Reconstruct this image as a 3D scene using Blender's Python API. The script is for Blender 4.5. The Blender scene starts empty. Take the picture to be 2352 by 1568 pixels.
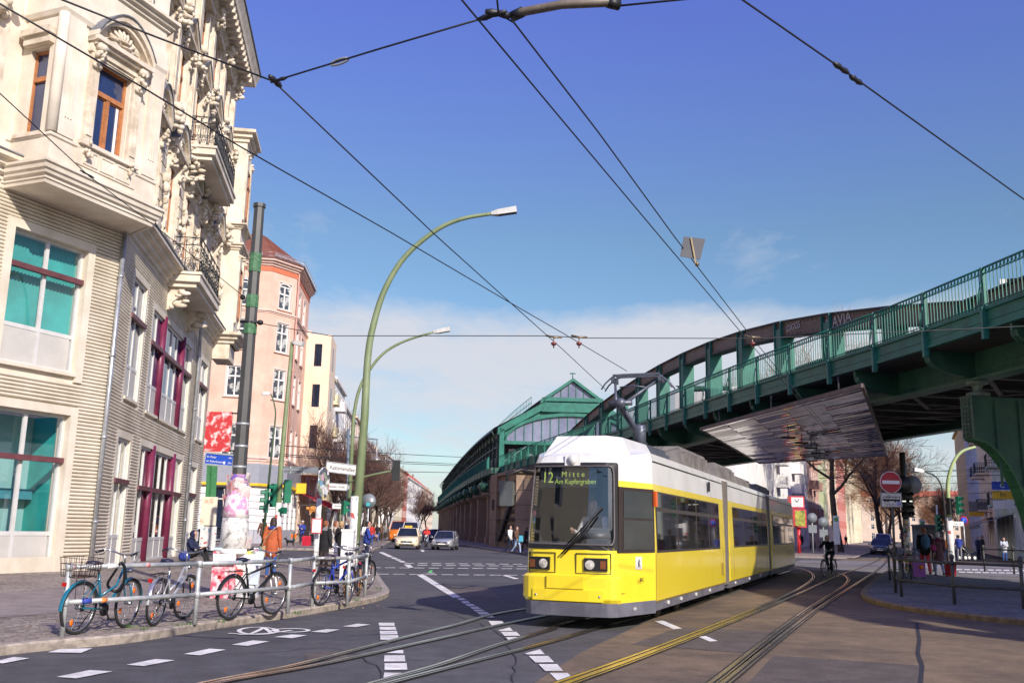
import bpy, bmesh, math, random
import numpy as np
from mathutils import Vector, Matrix, Euler
rnd = random.Random(7)
S = bpy.context.scene
COL = S.collection
pi = math.pi
sin, cos, rad = math.sin, math.cos, math.radians

# ---------------------------------------------------------------- survey: camera model used to work out ground positions
FL, CX, CY, CH = 2182.0, 1176.0, 784.0, 1.6
PITCH = math.atan((1216 - 784) / FL)
ROLL = rad(1.2)
cF = Vector((0, cos(PITCH), sin(PITCH)))
u0_ = Vector((0, -sin(PITCH), cos(PITCH)))
cR = Vector((1, 0, 0)) * cos(ROLL) + u0_ * sin(ROLL)
cU = u0_ * cos(ROLL) - Vector((1, 0, 0)) * sin(ROLL)
def ray(x, y): return cF + cR * ((x - CX) / FL) + cU * ((CY - y) / FL)
def G(x, y, z=0.0):
    d = ray(x, y); t = (z - CH) / d.z
    return Vector((d.x * t, d.y * t, z))
def D(x, y, Y):
    d = ray(x, y); t = Y / d.y
    return Vector((d.x * t, Y, CH + d.z * t))

# ---------------------------------------------------------------- materials
MATS = {}
def M(name, col=None, rough=0.7, metal=0.0, var=0.12, scale=3.0, bump=0.0, bscale=40.0, spec=0.5, col2=None, detail=4.0, coat=0.0, coord='Object', mix=(0.35, 0.65), emit=0.0):
    if name in MATS: return MATS[name]
    m = bpy.data.materials.new(name); m.use_nodes = True
    nt = m.node_tree; b = nt.nodes['Principled BSDF']
    b.inputs['Roughness'].default_value = rough; b.inputs['Metallic'].default_value = metal
    b.inputs['Specular IOR Level'].default_value = spec
    if coat: b.inputs['Coat Weight'].default_value = coat; b.inputs['Coat Roughness'].default_value = 0.05
    if emit:
        b.inputs['Emission Color'].default_value = (*col, 1); b.inputs['Emission Strength'].default_value = emit
    tc = nt.nodes.new('ShaderNodeTexCoord')
    if var > 0 or col2:
        n = nt.nodes.new('ShaderNodeTexNoise'); n.inputs['Scale'].default_value = scale; n.inputs['Detail'].default_value = detail
        n.inputs['Roughness'].default_value = 0.6
        nt.links.new(tc.outputs[coord], n.inputs['Vector'])
        r = nt.nodes.new('ShaderNodeValToRGB')
        c2 = col2 or tuple(min(1, c * (1 + var)) for c in col)
        c1 = col if col2 else tuple(c * (1 - var) for c in col)
        r.color_ramp.elements[0].position = mix[0]; r.color_ramp.elements[1].position = mix[1]
        r.color_ramp.elements[0].color = (*c1, 1); r.color_ramp.elements[1].color = (*c2, 1)
        nt.links.new(n.outputs['Fac'], r.inputs['Fac']); nt.links.new(r.outputs['Color'], b.inputs['Base Color'])
    else:
        b.inputs['Base Color'].default_value = (*col, 1)
    if bump:
        n2 = nt.nodes.new('ShaderNodeTexNoise'); n2.inputs['Scale'].default_value = bscale; n2.inputs['Detail'].default_value = 3
        nt.links.new(tc.outputs[coord], n2.inputs['Vector'])
        bp = nt.nodes.new('ShaderNodeBump'); bp.inputs['Strength'].default_value = bump; bp.inputs['Distance'].default_value = 0.02
        nt.links.new(n2.outputs['Fac'], bp.inputs['Height']); nt.links.new(bp.outputs['Normal'], b.inputs['Normal'])
    MATS[name] = m
    return m

def glass_mat(name, tint=(0.8, 0.9, 0.95), refl=0.12):
    """thin window glass: clear with a sky reflection that strengthens at grazing angles"""
    if name in MATS: return MATS[name]
    m = bpy.data.materials.new(name); m.use_nodes = True; nt = m.node_tree
    for n in list(nt.nodes): nt.nodes.remove(n)
    out = nt.nodes.new('ShaderNodeOutputMaterial'); mix = nt.nodes.new('ShaderNodeMixShader')
    tr = nt.nodes.new('ShaderNodeBsdfTransparent'); gl = nt.nodes.new('ShaderNodeBsdfGlossy')
    tr.inputs['Color'].default_value = (*tint, 1); gl.inputs['Roughness'].default_value = 0.02
    lw = nt.nodes.new('ShaderNodeLayerWeight'); lw.inputs['Blend'].default_value = 0.5
    pw = nt.nodes.new('ShaderNodeMath'); pw.operation = 'POWER'; pw.inputs[1].default_value = 4.0; nt.links.new(lw.outputs['Facing'], pw.inputs[0])
    ad = nt.nodes.new('ShaderNodeMath'); ad.operation = 'ADD'; ad.inputs[1].default_value = refl; ad.use_clamp = True
    nt.links.new(pw.outputs[0], ad.inputs[0]); nt.links.new(ad.outputs[0], mix.inputs[0])
    nt.links.new(tr.outputs[0], mix.inputs[1]); nt.links.new(gl.outputs[0], mix.inputs[2]); nt.links.new(mix.outputs[0], out.inputs['Surface'])
    MATS[name] = m
    return m

def sticker_mat(name, base, amount=0.6, scale=14.0, cells=None, sat=0.9):
    """a pole or box plastered with torn posters and stickers: random coloured cells over a base"""
    if name in MATS: return MATS[name]
    m = bpy.data.materials.new(name); m.use_nodes = True; nt = m.node_tree; b = nt.nodes['Principled BSDF']
    b.inputs['Roughness'].default_value = 0.8
    tc = nt.nodes.new('ShaderNodeTexCoord')
    v = nt.nodes.new('ShaderNodeTexVoronoi'); v.inputs['Scale'].default_value = scale; v.distance = 'CHEBYCHEV'
    nt.links.new(tc.outputs['Object'], v.inputs['Vector'])
    hs = nt.nodes.new('ShaderNodeSeparateColor'); nt.links.new(v.outputs['Color'], hs.inputs[0])
    rp = nt.nodes.new('ShaderNodeValToRGB'); rp.color_ramp.interpolation = 'CONSTANT'
    cols = cells or [(0.75, 0.74, 0.7), (0.8, 0.8, 0.78), (0.55, 0.12, 0.1), (0.7, 0.7, 0.7), (0.1, 0.12, 0.15), (0.75, 0.6, 0.12), (0.2, 0.4, 0.55), (0.82, 0.8, 0.75), (0.7, 0.35, 0.5)]
    el = rp.color_ramp.elements
    while len(el) < len(cols): el.new(0.5)
    for i, c in enumerate(cols): el[i].position = i / len(cols); el[i].color = (*c, 1)
    nt.links.new(hs.outputs[0], rp.inputs['Fac'])
    n = nt.nodes.new('ShaderNodeTexNoise'); n.inputs['Scale'].default_value = scale * 2.3; n.inputs['Detail'].default_value = 6
    nt.links.new(tc.outputs['Object'], n.inputs['Vector'])
    mm = nt.nodes.new('ShaderNodeMath'); mm.operation = 'GREATER_THAN'; mm.inputs[1].default_value = amount
    nt.links.new(hs.outputs[1], mm.inputs[0])
    mx = nt.nodes.new('ShaderNodeMix'); mx.data_type = 'RGBA'
    nt.links.new(mm.outputs[0], mx.inputs['Factor']); nt.links.new(rp.outputs['Color'], mx.inputs['A']); mx.inputs['B'].default_value = (*base, 1)
    m2 = nt.nodes.new('ShaderNodeMix'); m2.data_type = 'RGBA'; m2.blend_type = 'MULTIPLY'; m2.inputs['Factor'].default_value = 0.5
    nt.links.new(mx.outputs['Result'], m2.inputs['A'])
    r2 = nt.nodes.new('ShaderNodeValToRGB'); r2.color_ramp.elements[0].position = 0.35; r2.color_ramp.elements[0].color = (0.35, 0.33, 0.3, 1); r2.color_ramp.elements[1].position = 0.55
    nt.links.new(n.outputs['Fac'], r2.inputs['Fac']); nt.links.new(r2.outputs['Color'], m2.inputs['B'])
    nt.links.new(m2.outputs['Result'], b.inputs['Base Color'])
    MATS[name] = m
    return m

# ---------------------------------------------------------------- mesh accumulator
class Frame:
    """wall frame: u along the wall, w out of the wall, z up"""
    def __init__(s, P, d, n=None):
        s.P = Vector((P[0], P[1], P[2] if len(P) > 2 else 0)); s.d = Vector((d[0], d[1], 0)).normalized()
        s.n = Vector((n[0], n[1], 0)).normalized() if n else Vector((s.d.y, -s.d.x, 0))
    def __call__(s, u, w, z): return s.P + s.d * u + s.n * w + Vector((0, 0, z))
IDF = lambda u, w, z: Vector((u, w, z))

class MB:
    def __init__(s, T=None): s.v = []; s.f = []; s.m = []; s.sm = []; s.T = T or IDF; s.mi = 0
    def add(s, pts, faces, m=None, smooth=False, raw=False):
        b = len(s.v); s.v += [tuple(p) if raw else tuple(s.T(*p)) for p in pts]
        for f in faces: s.f.append([b + i for i in f]); s.m.append(s.mi if m is None else m); s.sm.append(smooth)
        return s
    def quad(s, a, b, c, d, m=None): return s.add([a, b, c, d], [(0, 1, 2, 3)], m)
    def poly(s, pts, m=None): return s.add(pts, [tuple(range(len(pts)))], m)
    def box(s, x0, x1, y0, y1, z0, z1, m=None):
        p = [(x, y, z) for z in (z0, z1) for y in (y0, y1) for x in (x0, x1)]
        return s.add(p, [(0, 2, 3, 1), (4, 5, 7, 6), (0, 1, 5, 4), (2, 6, 7, 3), (0, 4, 6, 2), (1, 3, 7, 5)], m)
    def hull8(s, p, m=None):
        return s.add(p, [(0, 2, 3, 1), (4, 5, 7, 6), (0, 1, 5, 4), (2, 6, 7, 3), (0, 4, 6, 2), (1, 3, 7, 5)], m)
    def bar(s, a, b, w, h, m=None, up=(0, 0, 1)):
        a = Vector(a); b = Vector(b); d = (b - a).normalized(); up = Vector(up)
        r = d.cross(up)
        if r.length < 1e-4: r = d.cross(Vector((1, 0, 0)))
        r.normalize(); q = r.cross(d)
        p = []
        for o in (a, b):
            for k in ((-1, -1), (1, -1), (1, 1), (-1, 1)): p.append(o + r * (k[0] * w / 2) + q * (k[1] * h / 2))
        return s.add(p, [(3, 2, 1, 0), (4, 5, 6, 7), (0, 1, 5, 4), (1, 2, 6, 5), (2, 3, 7, 6), (3, 0, 4, 7)], m)
    def tube(s, pts, r, n=8, m=None, cap=True, smooth=True, closed=False):
        pts = [Vector(p) for p in pts]; N = len(pts)
        rs = r if isinstance(r, (list, tuple)) else [r] * N
        vs = []; prev = None
        for i, p in enumerate(pts):
            if closed: t = pts[(i + 1) % N] - pts[i - 1]
            else: t = pts[min(i + 1, N - 1)] - pts[max(i - 1, 0)]
            if t.length < 1e-9: t = Vector((0, 0, 1))
            t.normalize()
            if prev is None:
                x = t.cross(Vector((0, 0, 1)));
                if x.length < 0.05: x = t.cross(Vector((0, 1, 0)))
            else: x = prev - t * prev.dot(t)
            x.normalize(); prev = x; y = t.cross(x)
            for k in range(n):
                a = 2 * pi * (k + 0.5) / n; vs.append(p + x * (cos(a) * rs[i]) + y * (sin(a) * rs[i]))
        fs = []
        for i in range(N if closed else N - 1):
            j = (i + 1) % N
            for k in range(n):
                l = (k + 1) % n; fs.append((i * n + k, i * n + l, j * n + l, j * n + k))
        if cap and not closed:
            fs.append(tuple(range(n - 1, -1, -1))); fs.append(tuple((N - 1) * n + k for k in range(n)))
        return s.add(vs, fs, m, smooth)
    def lathe(s, prof, n=16, m=None, o=(0, 0, 0), smooth=True, sx=1, sy=1):
        vs = []; fs = []
        for r, z in prof:
            for k in range(n):
                a = 2 * pi * k / n; vs.append((o[0] + r * sx * cos(a), o[1] + r * sy * sin(a), o[2] + z))
        for i in range(len(prof) - 1):
            for k in range(n):
                l = (k + 1) % n; fs.append((i * n + k, i * n + l, (i + 1) * n + l, (i + 1) * n + k))
        fs.append(tuple(range(n - 1, -1, -1))); fs.append(tuple((len(prof) - 1) * n + k for k in range(n)))
        return s.add(vs, fs, m, smooth)
    def ell(s, c, r, n=8, k=5, m=None, smooth=True):
        vs = [(c[0], c[1], c[2] - r[2])]; fs = []
        for i in range(1, k):
            ph = -pi / 2 + pi * i / k
            for j in range(n):
                a = 2 * pi * j / n; vs.append((c[0] + r[0] * cos(ph) * cos(a), c[1] + r[1] * cos(ph) * sin(a), c[2] + r[2] * sin(ph)))
        vs.append((c[0], c[1], c[2] + r[2])); L = len(vs) - 1
        for j in range(n):
            l = (j + 1) % n
            fs.append((0, 1 + l, 1 + j)); fs.append((L, L - n + j, L - n + l))
            for i in range(k - 2): fs.append((1 + i * n + j, 1 + i * n + l, 1 + (i + 1) * n + l, 1 + (i + 1) * n + j))
        return s.add(vs, fs, m, smooth)
    def prism(s, poly, a, b, axis='y', m=None):
        """extrude a 2-D polygon between a and b; axis y: poly is (x,z); axis x: poly is (y,z); axis z: poly is (x,y)"""
        f = {'y': lambda p, t: (p[0], t, p[1]), 'x': lambda p, t: (t, p[0], p[1]), 'z': lambda p, t: (p[0], p[1], t)}[axis]
        n = len(poly); vs = [f(p, a) for p in poly] + [f(p, b) for p in poly]
        fs = [tuple(range(n)), tuple(range(2 * n - 1, n - 1, -1))] + [(i, n + i, n + (i + 1) % n, (i + 1) % n) for i in range(n)]
        return s.add(vs, fs, m)
    def sweep(s, path, prof, m=None, closed=False, cap=True):
        """mouldings: prof is [(w,z)] carried along a plan path [(x,y)], w to the right of travel"""
        N = len(path); P = [Vector((p[0], p[1])) for p in path]; vs = []; k = len(prof)
        for i in range(N):
            if closed: a, b = P[i] - P[i - 1], P[(i + 1) % N] - P[i]
            else: a = P[i] - P[max(i - 1, 0)]; b = P[min(i + 1, N - 1)] - P[i]
            if a.length < 1e-9: a = b
            if b.length < 1e-9: b = a
            a = a.normalized(); b = b.normalized(); n1 = Vector((a.y, -a.x)); n2 = Vector((b.y, -b.x))
            nn = (n1 + n2).normalized(); sc = 1 / max(0.3, nn.dot(n1))
            for w, z in prof: vs.append((P[i].x + nn.x * w * sc, P[i].y + nn.y * w * sc, z))
        fs = []
        for i in range(N if closed else N - 1):
            j = (i + 1) % N
            for q in range(k - 1): fs.append((i * k + q, j * k + q, j * k + q + 1, i * k + q + 1))
        if cap and not closed: fs.append(tuple(range(k))); fs.append(tuple((N - 1) * k + q for q in range(k - 1, -1, -1)))
        return s.add(vs, fs, m)
    def mesh(s, name, mats, off=None):
        me = bpy.data.meshes.new(name)
        v = s.v
        if off is not None: v = [(p[0] - off[0], p[1] - off[1], p[2] - off[2]) for p in v]
        me.from_pydata(v, [], s.f)
        for m in (mats if isinstance(mats, (list, tuple)) else [mats]): me.materials.append(m)
        me.polygons.foreach_set('material_index', s.m); me.polygons.foreach_set('use_smooth', s.sm)
        bm = bmesh.new(); bm.from_mesh(me); bmesh.ops.recalc_face_normals(bm, faces=bm.faces); bm.to_mesh(me); bm.free()
        me.update()
        return me

def tag(o, label=None, cat=None, group=None, kind=None):
    if label: o['label'] = label
    if cat: o['category'] = cat
    if group: o['group'] = group
    if kind: o['kind'] = kind
    return o
def thing(name, label, cat, loc=(0, 0, 0), rot=0.0, group=None):
    o = bpy.data.objects.new(name, None); COL.objects.link(o); o.location = loc; o.rotation_euler = (0, 0, rot); o.empty_display_size = 0.2
    return tag(o, label, cat, group)
def rootloc(o):
    t = Vector((0, 0, 0))
    while o is not None: t = t + o.location; o = o.parent
    return t
def part(name, mb, mats, parent=None, world=False, label=None):
    """link one mesh under its thing; world=True when the points are in world space (the thing is then unrotated)"""
    me = mb.mesh(name, mats, rootloc(parent) if (world and parent is not None) else None)
    o = bpy.data.objects.new(name, me); COL.objects.link(o)
    if parent is not None: o.parent = parent
    if label: o['label'] = label
    return o
def single(name, mb, mats, label, cat, group=None, loc=None):
    """a thing that is one mesh"""
    me = mb.mesh(name, mats, loc)
    o = bpy.data.objects.new(name, me); COL.objects.link(o)
    if loc is not None: o.location = loc
    return tag(o, label, cat, group)
def setting(name, mb, mats, kind='structure'):
    o = bpy.data.objects.new(name, mb.mesh(name, mats)); COL.objects.link(o); o['kind'] = kind
    return o
def copy_tree(o, parent=None):
    c = o.copy(); COL.objects.link(c)
    if parent is not None: c.parent = parent
    for ch in list(o.children): copy_tree(ch, c)
    return c
def text_mesh(body, size, mat, parent, loc, rot, name='lettering', extrude=0.002, align='CENTER', sx=1.0, label=None):
    cu = bpy.data.curves.new(name, 'FONT'); cu.body = body; cu.size = size; cu.align_x = align; cu.align_y = 'CENTER'; cu.extrude = extrude; cu.resolution_u = 3
    tmp = bpy.data.objects.new('tmp_text', cu); COL.objects.link(tmp)
    dg = bpy.context.evaluated_depsgraph_get(); me = bpy.data.meshes.new_from_object(tmp.evaluated_get(dg))
    bpy.data.objects.remove(tmp)
    me.materials.clear(); me.materials.append(mat); me.name = name
    o = bpy.data.objects.new(name, me); COL.objects.link(o); o.parent = parent; o.location = loc
    o.rotation_euler = rot; o.scale = (sx, 1, 1)
    if label: o['label'] = label
    return o
def smooth(pts, n=5):
    out = []; P = [pts[0]] + pts + [pts[-1]]
    for i in range(1, len(P) - 2):
        for k in range(n):
            t = k / n; a, b, c, d = P[i - 1], P[i], P[i + 1], P[i + 2]
            out.append(0.5 * ((2 * b) + (c - a) * t + (2 * a - 5 * b + 4 * c - d) * t * t + (3 * b - a - 3 * c + d) * t ** 3))
    out.append(pts[-1]); return out
# ---------------------------------------------------------------- camera, sun, sky
cam = bpy.data.cameras.new('camera'); camo = bpy.data.objects.new('camera', cam); COL.objects.link(camo); S.camera = camo
cam.sensor_width = 36; cam.lens = 36 * FL / 2352; cam.clip_end = 5000; cam.clip_start = 0.1
mt = Matrix((cR, cU, -cF)).transposed().to_4x4(); mt.translation = Vector((0, 0, CH)); camo.matrix_world = mt

SUN_EL = rad(30.0)
SH = Vector((-0.50, 0.866, 0)).normalized()          # the way shadows fall on the ground
sd = -SH * cos(SUN_EL) + Vector((0, 0, sin(SUN_EL)))   # towards the sun
sun = bpy.data.lights.new('sun', 'SUN'); sun.energy = 4.7; sun.angle = rad(0.5); sun.color = (1.0, 0.93, 0.82)
suno = bpy.data.objects.new('sun', sun); COL.objects.link(suno); suno.rotation_euler = sd.to_track_quat('Z', 'Y').to_euler()

w = bpy.data.worlds.new('World'); S.world = w; w.use_nodes = True; nt = w.node_tree
bg = nt.nodes['Background']; bg.inputs['Strength'].default_value = 0.105
sky = nt.nodes.new('ShaderNodeTexSky'); sky.sky_type = 'NISHITA'; sky.sun_disc = False; sky.sun_elevation = SUN_EL
sky.sun_rotation = math.atan2(sd.x, sd.y); sky.air_density = 1.0; sky.dust_density = 0.6; sky.ozone_density = 3.0
tc = nt.nodes.new('ShaderNodeTexCoord'); sep = nt.nodes.new('ShaderNodeSeparateXYZ'); nt.links.new(tc.outputs['Generated'], sep.inputs[0])
def mth(op, a, b=None, clamp=False):
    n = nt.nodes.new('ShaderNodeMath'); n.operation = op; n.use_clamp = clamp; n.inputs[2].default_value = -0.10
    for i, x in enumerate((a, b)):
        if x is None: continue
        if isinstance(x, (int, float)): n.inputs[i].default_value = x
        else: nt.links.new(x, n.inputs[i])
    return n.outputs[0]
# thin high cloud: a flat cloud sheet seen in perspective
zz = mth('ADD', mth('MAXIMUM', sep.outputs[2], 0.0), 0.07)
cx_ = mth('DIVIDE', sep.outputs[0], zz); cy_ = mth('DIVIDE', sep.outputs[1], zz)
cb = nt.nodes.new('ShaderNodeCombineXYZ'); nt.links.new(cx_, cb.inputs[0]); nt.links.new(cy_, cb.inputs[1])
mp = nt.nodes.new('ShaderNodeMapping'); mp.inputs['Scale'].default_value = (0.85, 0.5, 1); mp.inputs['Location'].default_value = (1.3, 0.4, 0); nt.links.new(cb.outputs[0], mp.inputs['Vector'])
cn = nt.nodes.new('ShaderNodeTexNoise'); cn.inputs['Scale'].default_value = 1.9; cn.inputs['Detail'].default_value = 9; cn.inputs['Roughness'].default_value = 0.66; nt.links.new(mp.outputs[0], cn.inputs['Vector'])
band = nt.nodes.new('ShaderNodeValToRGB'); be = band.color_ramp.elements     # cloud cover thins out towards the zenith
be[0].position = 0.0; be[0].color = (0.45, 0.45, 0.45, 1); be[1].position = 0.36; be[1].color = (0, 0, 0, 1)
for p, v in ((0.08, 0.45), (0.13, 0.56), (0.185, 0.70), (0.212, 0.58), (0.238, 0.16)):
    e = be.new(p); e.color = (v, v, v, 1)
nt.links.new(sep.outputs[2], band.inputs['Fac'])
cl = mth('MULTIPLY', mth('SUBTRACT', mth('ADD', mth('MULTIPLY_ADD', cn.outputs['Fac'], 1.2), band.outputs['Color']), 0.70), 2.1, True)
cl = mth('MULTIPLY', cl, 0.85)
hue = nt.nodes.new('ShaderNodeHueSaturation'); hue.inputs['Saturation'].default_value = 1.12; nt.links.new(sky.outputs[0], hue.inputs['Color'])
grade = nt.nodes.new('ShaderNodeValToRGB'); ge = grade.color_ramp.elements    # violet-blue overhead, turquoise lower down, as the lens saw it
ge[0].position = 0.05; ge[0].color = (1.0, 1.03, 1.0, 1); ge[1].position = 0.62; ge[1].color = (1.55, 1.01, 2.0, 1)
e = ge.new(0.3); e.color = (1.2, 1.1, 1.04, 1)
nt.links.new(sep.outputs[2], grade.inputs['Fac'])
mg = nt.nodes.new('ShaderNodeMix'); mg.data_type = 'RGBA'; mg.blend_type = 'MULTIPLY'; mg.inputs['Factor'].default_value = 1
nt.links.new(hue.outputs[0], mg.inputs['A']); nt.links.new(grade.outputs[0], mg.inputs['B'])
mc = nt.nodes.new('ShaderNodeMix'); mc.data_type = 'RGBA'; nt.links.new(cl, mc.inputs['Factor'])
nt.links.new(mg.outputs['Result'], mc.inputs['A']); mc.inputs['B'].default_value = (5.9, 5.9, 6.3, 1)
nt.links.new(mc.outputs['Result'], bg.inputs['Color'])
S.view_settings.view_transform = 'Standard'; S.view_settings.look = 'None'; S.view_settings.exposure = 0.25; S.view_settings.gamma = 1

# ---------------------------------------------------------------- ground, roads, pavements
def ground_mat(name, c1, c2, speck=0.35, big=0.15, fine=38.0, bump=0.25, crack=False):
    if name in MATS: return MATS[name]
    m = bpy.data.materials.new(name); m.use_nodes = True; t = m.node_tree; b = t.nodes['Principled BSDF']; b.inputs['Roughness'].default_value = 0.85
    g = t.nodes.new('ShaderNodeNewGeometry')
    def noise(sc, det, rough=0.6):
        n = t.nodes.new('ShaderNodeTexNoise'); n.inputs['Scale'].default_value = sc; n.inputs['Detail'].default_value = det; n.inputs['Roughness'].default_value = rough
        t.links.new(g.outputs['Position'], n.inputs['Vector']); return n.outputs['Fac']
    a = noise(big, 6, 0.65); f = noise(fine, 3, .8); k = noise(2.3, 9, .75)
    r = t.nodes.new('ShaderNodeValToRGB'); r.color_ramp.elements[0].position = 0.36; r.color_ramp.elements[1].position = 0.64
    r.color_ramp.elements[0].color = (*c1, 1); r.color_ramp.elements[1].color = (*c2, 1); t.links.new(a, r.inputs['Fac'])
    def mul(col, fac, lo, hi, p0=0.3, p1=0.7):
        q = t.nodes.new('ShaderNodeMapRange'); q.inputs[1].default_value = p0; q.inputs[2].default_value = p1; q.inputs[3].default_value = lo; q.inputs[4].default_value = hi
        t.links.new(fac, q.inputs[0]); mx = t.nodes.new('ShaderNodeMix'); mx.data_type = 'RGBA'; mx.blend_type = 'MULTIPLY'; mx.inputs['Factor'].default_value = 1
        t.links.new(col, mx.inputs['A']); t.links.new(q.outputs[0], mx.inputs['B']); return mx.outputs['Result']
    c = mul(r.outputs['Color'], f, 1 - speck, 1 + speck); c = mul(c, k, 0.62, 1.36)
    t.links.new(c, b.inputs['Base Color'])
    bp = t.nodes.new('ShaderNodeBump'); bp.inputs['Strength'].default_value = bump; bp.inputs['Distance'].default_value = 0.01
    t.links.new(f, bp.inputs['Height']); t.links.new(bp.outputs['Normal'], b.inputs['Normal'])
    MATS[name] = m; return m
def cobble_mat(name, c1, c2, scale=9.0, joint=(0.09, 0.075, 0.06), bump=0.5, aspect=1.0):
    if name in MATS: return MATS[name]
    m = bpy.data.materials.new(name); m.use_nodes = True; t = m.node_tree; b = t.nodes['Principled BSDF']; b.inputs['Roughness'].default_value = 0.85
    g = t.nodes.new('ShaderNodeNewGeometry')
    v = t.nodes.new('ShaderNodeTexVoronoi'); v.inputs['Scale'].default_value = scale; t.links.new(g.outputs['Position'], v.inputs['Vector'])
    v2 = t.nodes.new('ShaderNodeTexVoronoi'); v2.feature = 'DISTANCE_TO_EDGE'; v2.inputs['Scale'].default_value = scale; t.links.new(g.outputs['Position'], v2.inputs['Vector'])
    s = t.nodes.new('ShaderNodeSeparateColor'); t.links.new(v.outputs['Color'], s.inputs[0])
    n = t.nodes.new('ShaderNodeTexNoise'); n.inputs['Scale'].default_value = 0.5; n.inputs['Detail'].default_value = 6; t.links.new(g.outputs['Position'], n.inputs['Vector'])
    ad = t.nodes.new('ShaderNodeMath'); ad.operation = 'MULTIPLY_ADD'; ad.inputs[1].default_value = 0.5; t.links.new(s.outputs[0], ad.inputs[0]); t.links.new(n.outputs['Fac'], ad.inputs[2])
    r = t.nodes.new('ShaderNodeValToRGB'); r.color_ramp.elements[0].position = 0.45; r.color_ramp.elements[1].position = 1.0
    r.color_ramp.elements[0].color = (*c1, 1); r.color_ramp.elements[1].color = (*c2, 1); t.links.new(ad.outputs[0], r.inputs['Fac'])
    q = t.nodes.new('ShaderNodeMapRange'); q.inputs[1].default_value = 0.0; q.inputs[2].default_value = 0.06; t.links.new(v2.outputs['Distance'], q.inputs[0])
    mx = t.nodes.new('ShaderNodeMix'); mx.data_type = 'RGBA'; t.links.new(q.outputs[0], mx.inputs['Factor']); mx.inputs['A'].default_value = (*joint, 1); t.links.new(r.outputs['Color'], mx.inputs['B'])
    t.links.new(mx.outputs['Result'], b.inputs['Base Color'])
    bp = t.nodes.new('ShaderNodeBump'); bp.inputs['Strength'].default_value = bump; bp.inputs['Distance'].default_value = 0.02
    t.links.new(q.outputs[0], bp.inputs['Height']); t.links.new(bp.outputs['Normal'], b.inputs['Normal'])
    MATS[name] = m; return m
ASPH = ground_mat('asphalt', (0.060, 0.058, 0.060), (0.094, 0.089, 0.089))
BROWN = ground_mat('track_asphalt', (0.112, 0.082, 0.055), (0.215, 0.150, 0.088), speck=0.3, big=0.35)
DARKP = ground_mat('patch_asphalt', (0.085, 0.068, 0.055), (0.13, 0.105, 0.085)); PALEA = ground_mat('sheen_pale_asphalt', (0.13, 0.118, 0.125), (0.23, 0.21, 0.215), big=.3)
COB = cobble_mat('mosaic_paving', (0.15, 0.122, 0.098), (0.36, 0.30, 0.245))
SLAB = ground_mat('slab_paving', (0.185, 0.15, 0.132), (0.26, 0.215, 0.19), speck=0.25)
KERB = M('granite_kerb', (0.33, 0.28, 0.23), 0.8, var=0.3, scale=8, bump=0.3)
PAINT = ground_mat('road_paint', (0.62, 0.60, 0.55), (0.78, 0.76, 0.71), speck=0.14, big=1.5)
RAIL = M('rail_steel', (0.60, 0.46, 0.29), 0.24, 0.92, var=0.25, scale=1.5)
GROOVE = M('rail_groove', (0.02, 0.018, 0.016), 0.9)

mb = MB(); mb.quad((-1500, -1500, 0), (1500, -1500, 0), (1500, 1500, 0), (-1500, 1500, 0)); setting('ground', mb, ASPH)
def sheet(pts, z): return [(p.x, p.y, z) for p in pts]
g = lambda *P: [G(x, y) for x, y in P]
# brown asphalt of the tram lanes on the right, with darker mended patches
mb = MB(); mb.poly(sheet(g((1180, 1600), (1330, 1500), (1500, 1420), (1690, 1360), (1800, 1318), (1935, 1285), (2080, 1275)) + [Vector((60, 62, 0)), Vector((40, 12, 0)), Vector((20, 6, 0)), Vector((1, 6, 0))], 0.004)); setting('road', mb, BROWN)
mb = MB(); mb.poly(sheet(g((1778, 1505), (2113, 1528), (2120, 1600), (1690, 1600)), 0.008)); mb.poly(sheet(g((700, 1500), (790, 1494), (800, 1512), (705, 1520)), .006)); mb.poly(sheet(g((1000, 1345), (1120, 1350), (1150, 1372), (1040, 1372)), .006)); mb.poly(sheet(g((1560, 1440), (1800, 1452), (1720, 1500), (1450, 1480)), 0.008)); setting('road_patch', mb, DARKP)
mb = MB(); mb.poly(sheet([Vector(p + (0,)) for p in ((12.5, 47), (19, 43.5), (32, 44), (60, 48), (60, 60), (27, 66), (20, 66))], 0.0075)); setting('road_crossing_sheen', mb, PALEA)  # paler crossing surface, with the sun's glancing sheen put into its colour
mb = MB()
pt = [G(x, y) for x, y in ((2105, 1430), (2112, 1470), (2108, 1500), (2118, 1530), (2114, 1568), (2122, 1620))]
for a, b in zip(pt, pt[1:]): mb.quad((a.x - .03, a.y, .009), (a.x + .03, a.y, .009), (b.x + .03, b.y, .009), (b.x - .03, b.y, .009))
for L in (((1000, 1395), (1120, 1440), (1180, 1500), (1175, 1568)), ((600, 1500), (760, 1488), (860, 1530), (900, 1600))):
    P = [G(*q) for q in L]; P = [p + Vector((rnd.uniform(-.04, .04), rnd.uniform(-.1, .1), 0)) for p in smooth(P, 7)]
    for a, b in zip(P, P[1:]): n = Vector((-(b - a).y, (b - a).x, 0)).normalized() * .008; mb.quad(*[(q.x, q.y, .010) for q in (a - n, b - n, b + n, a + n)])
setting('road_crack', mb, M('tar', (0.03, 0.028, 0.03), 0.7))

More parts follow.
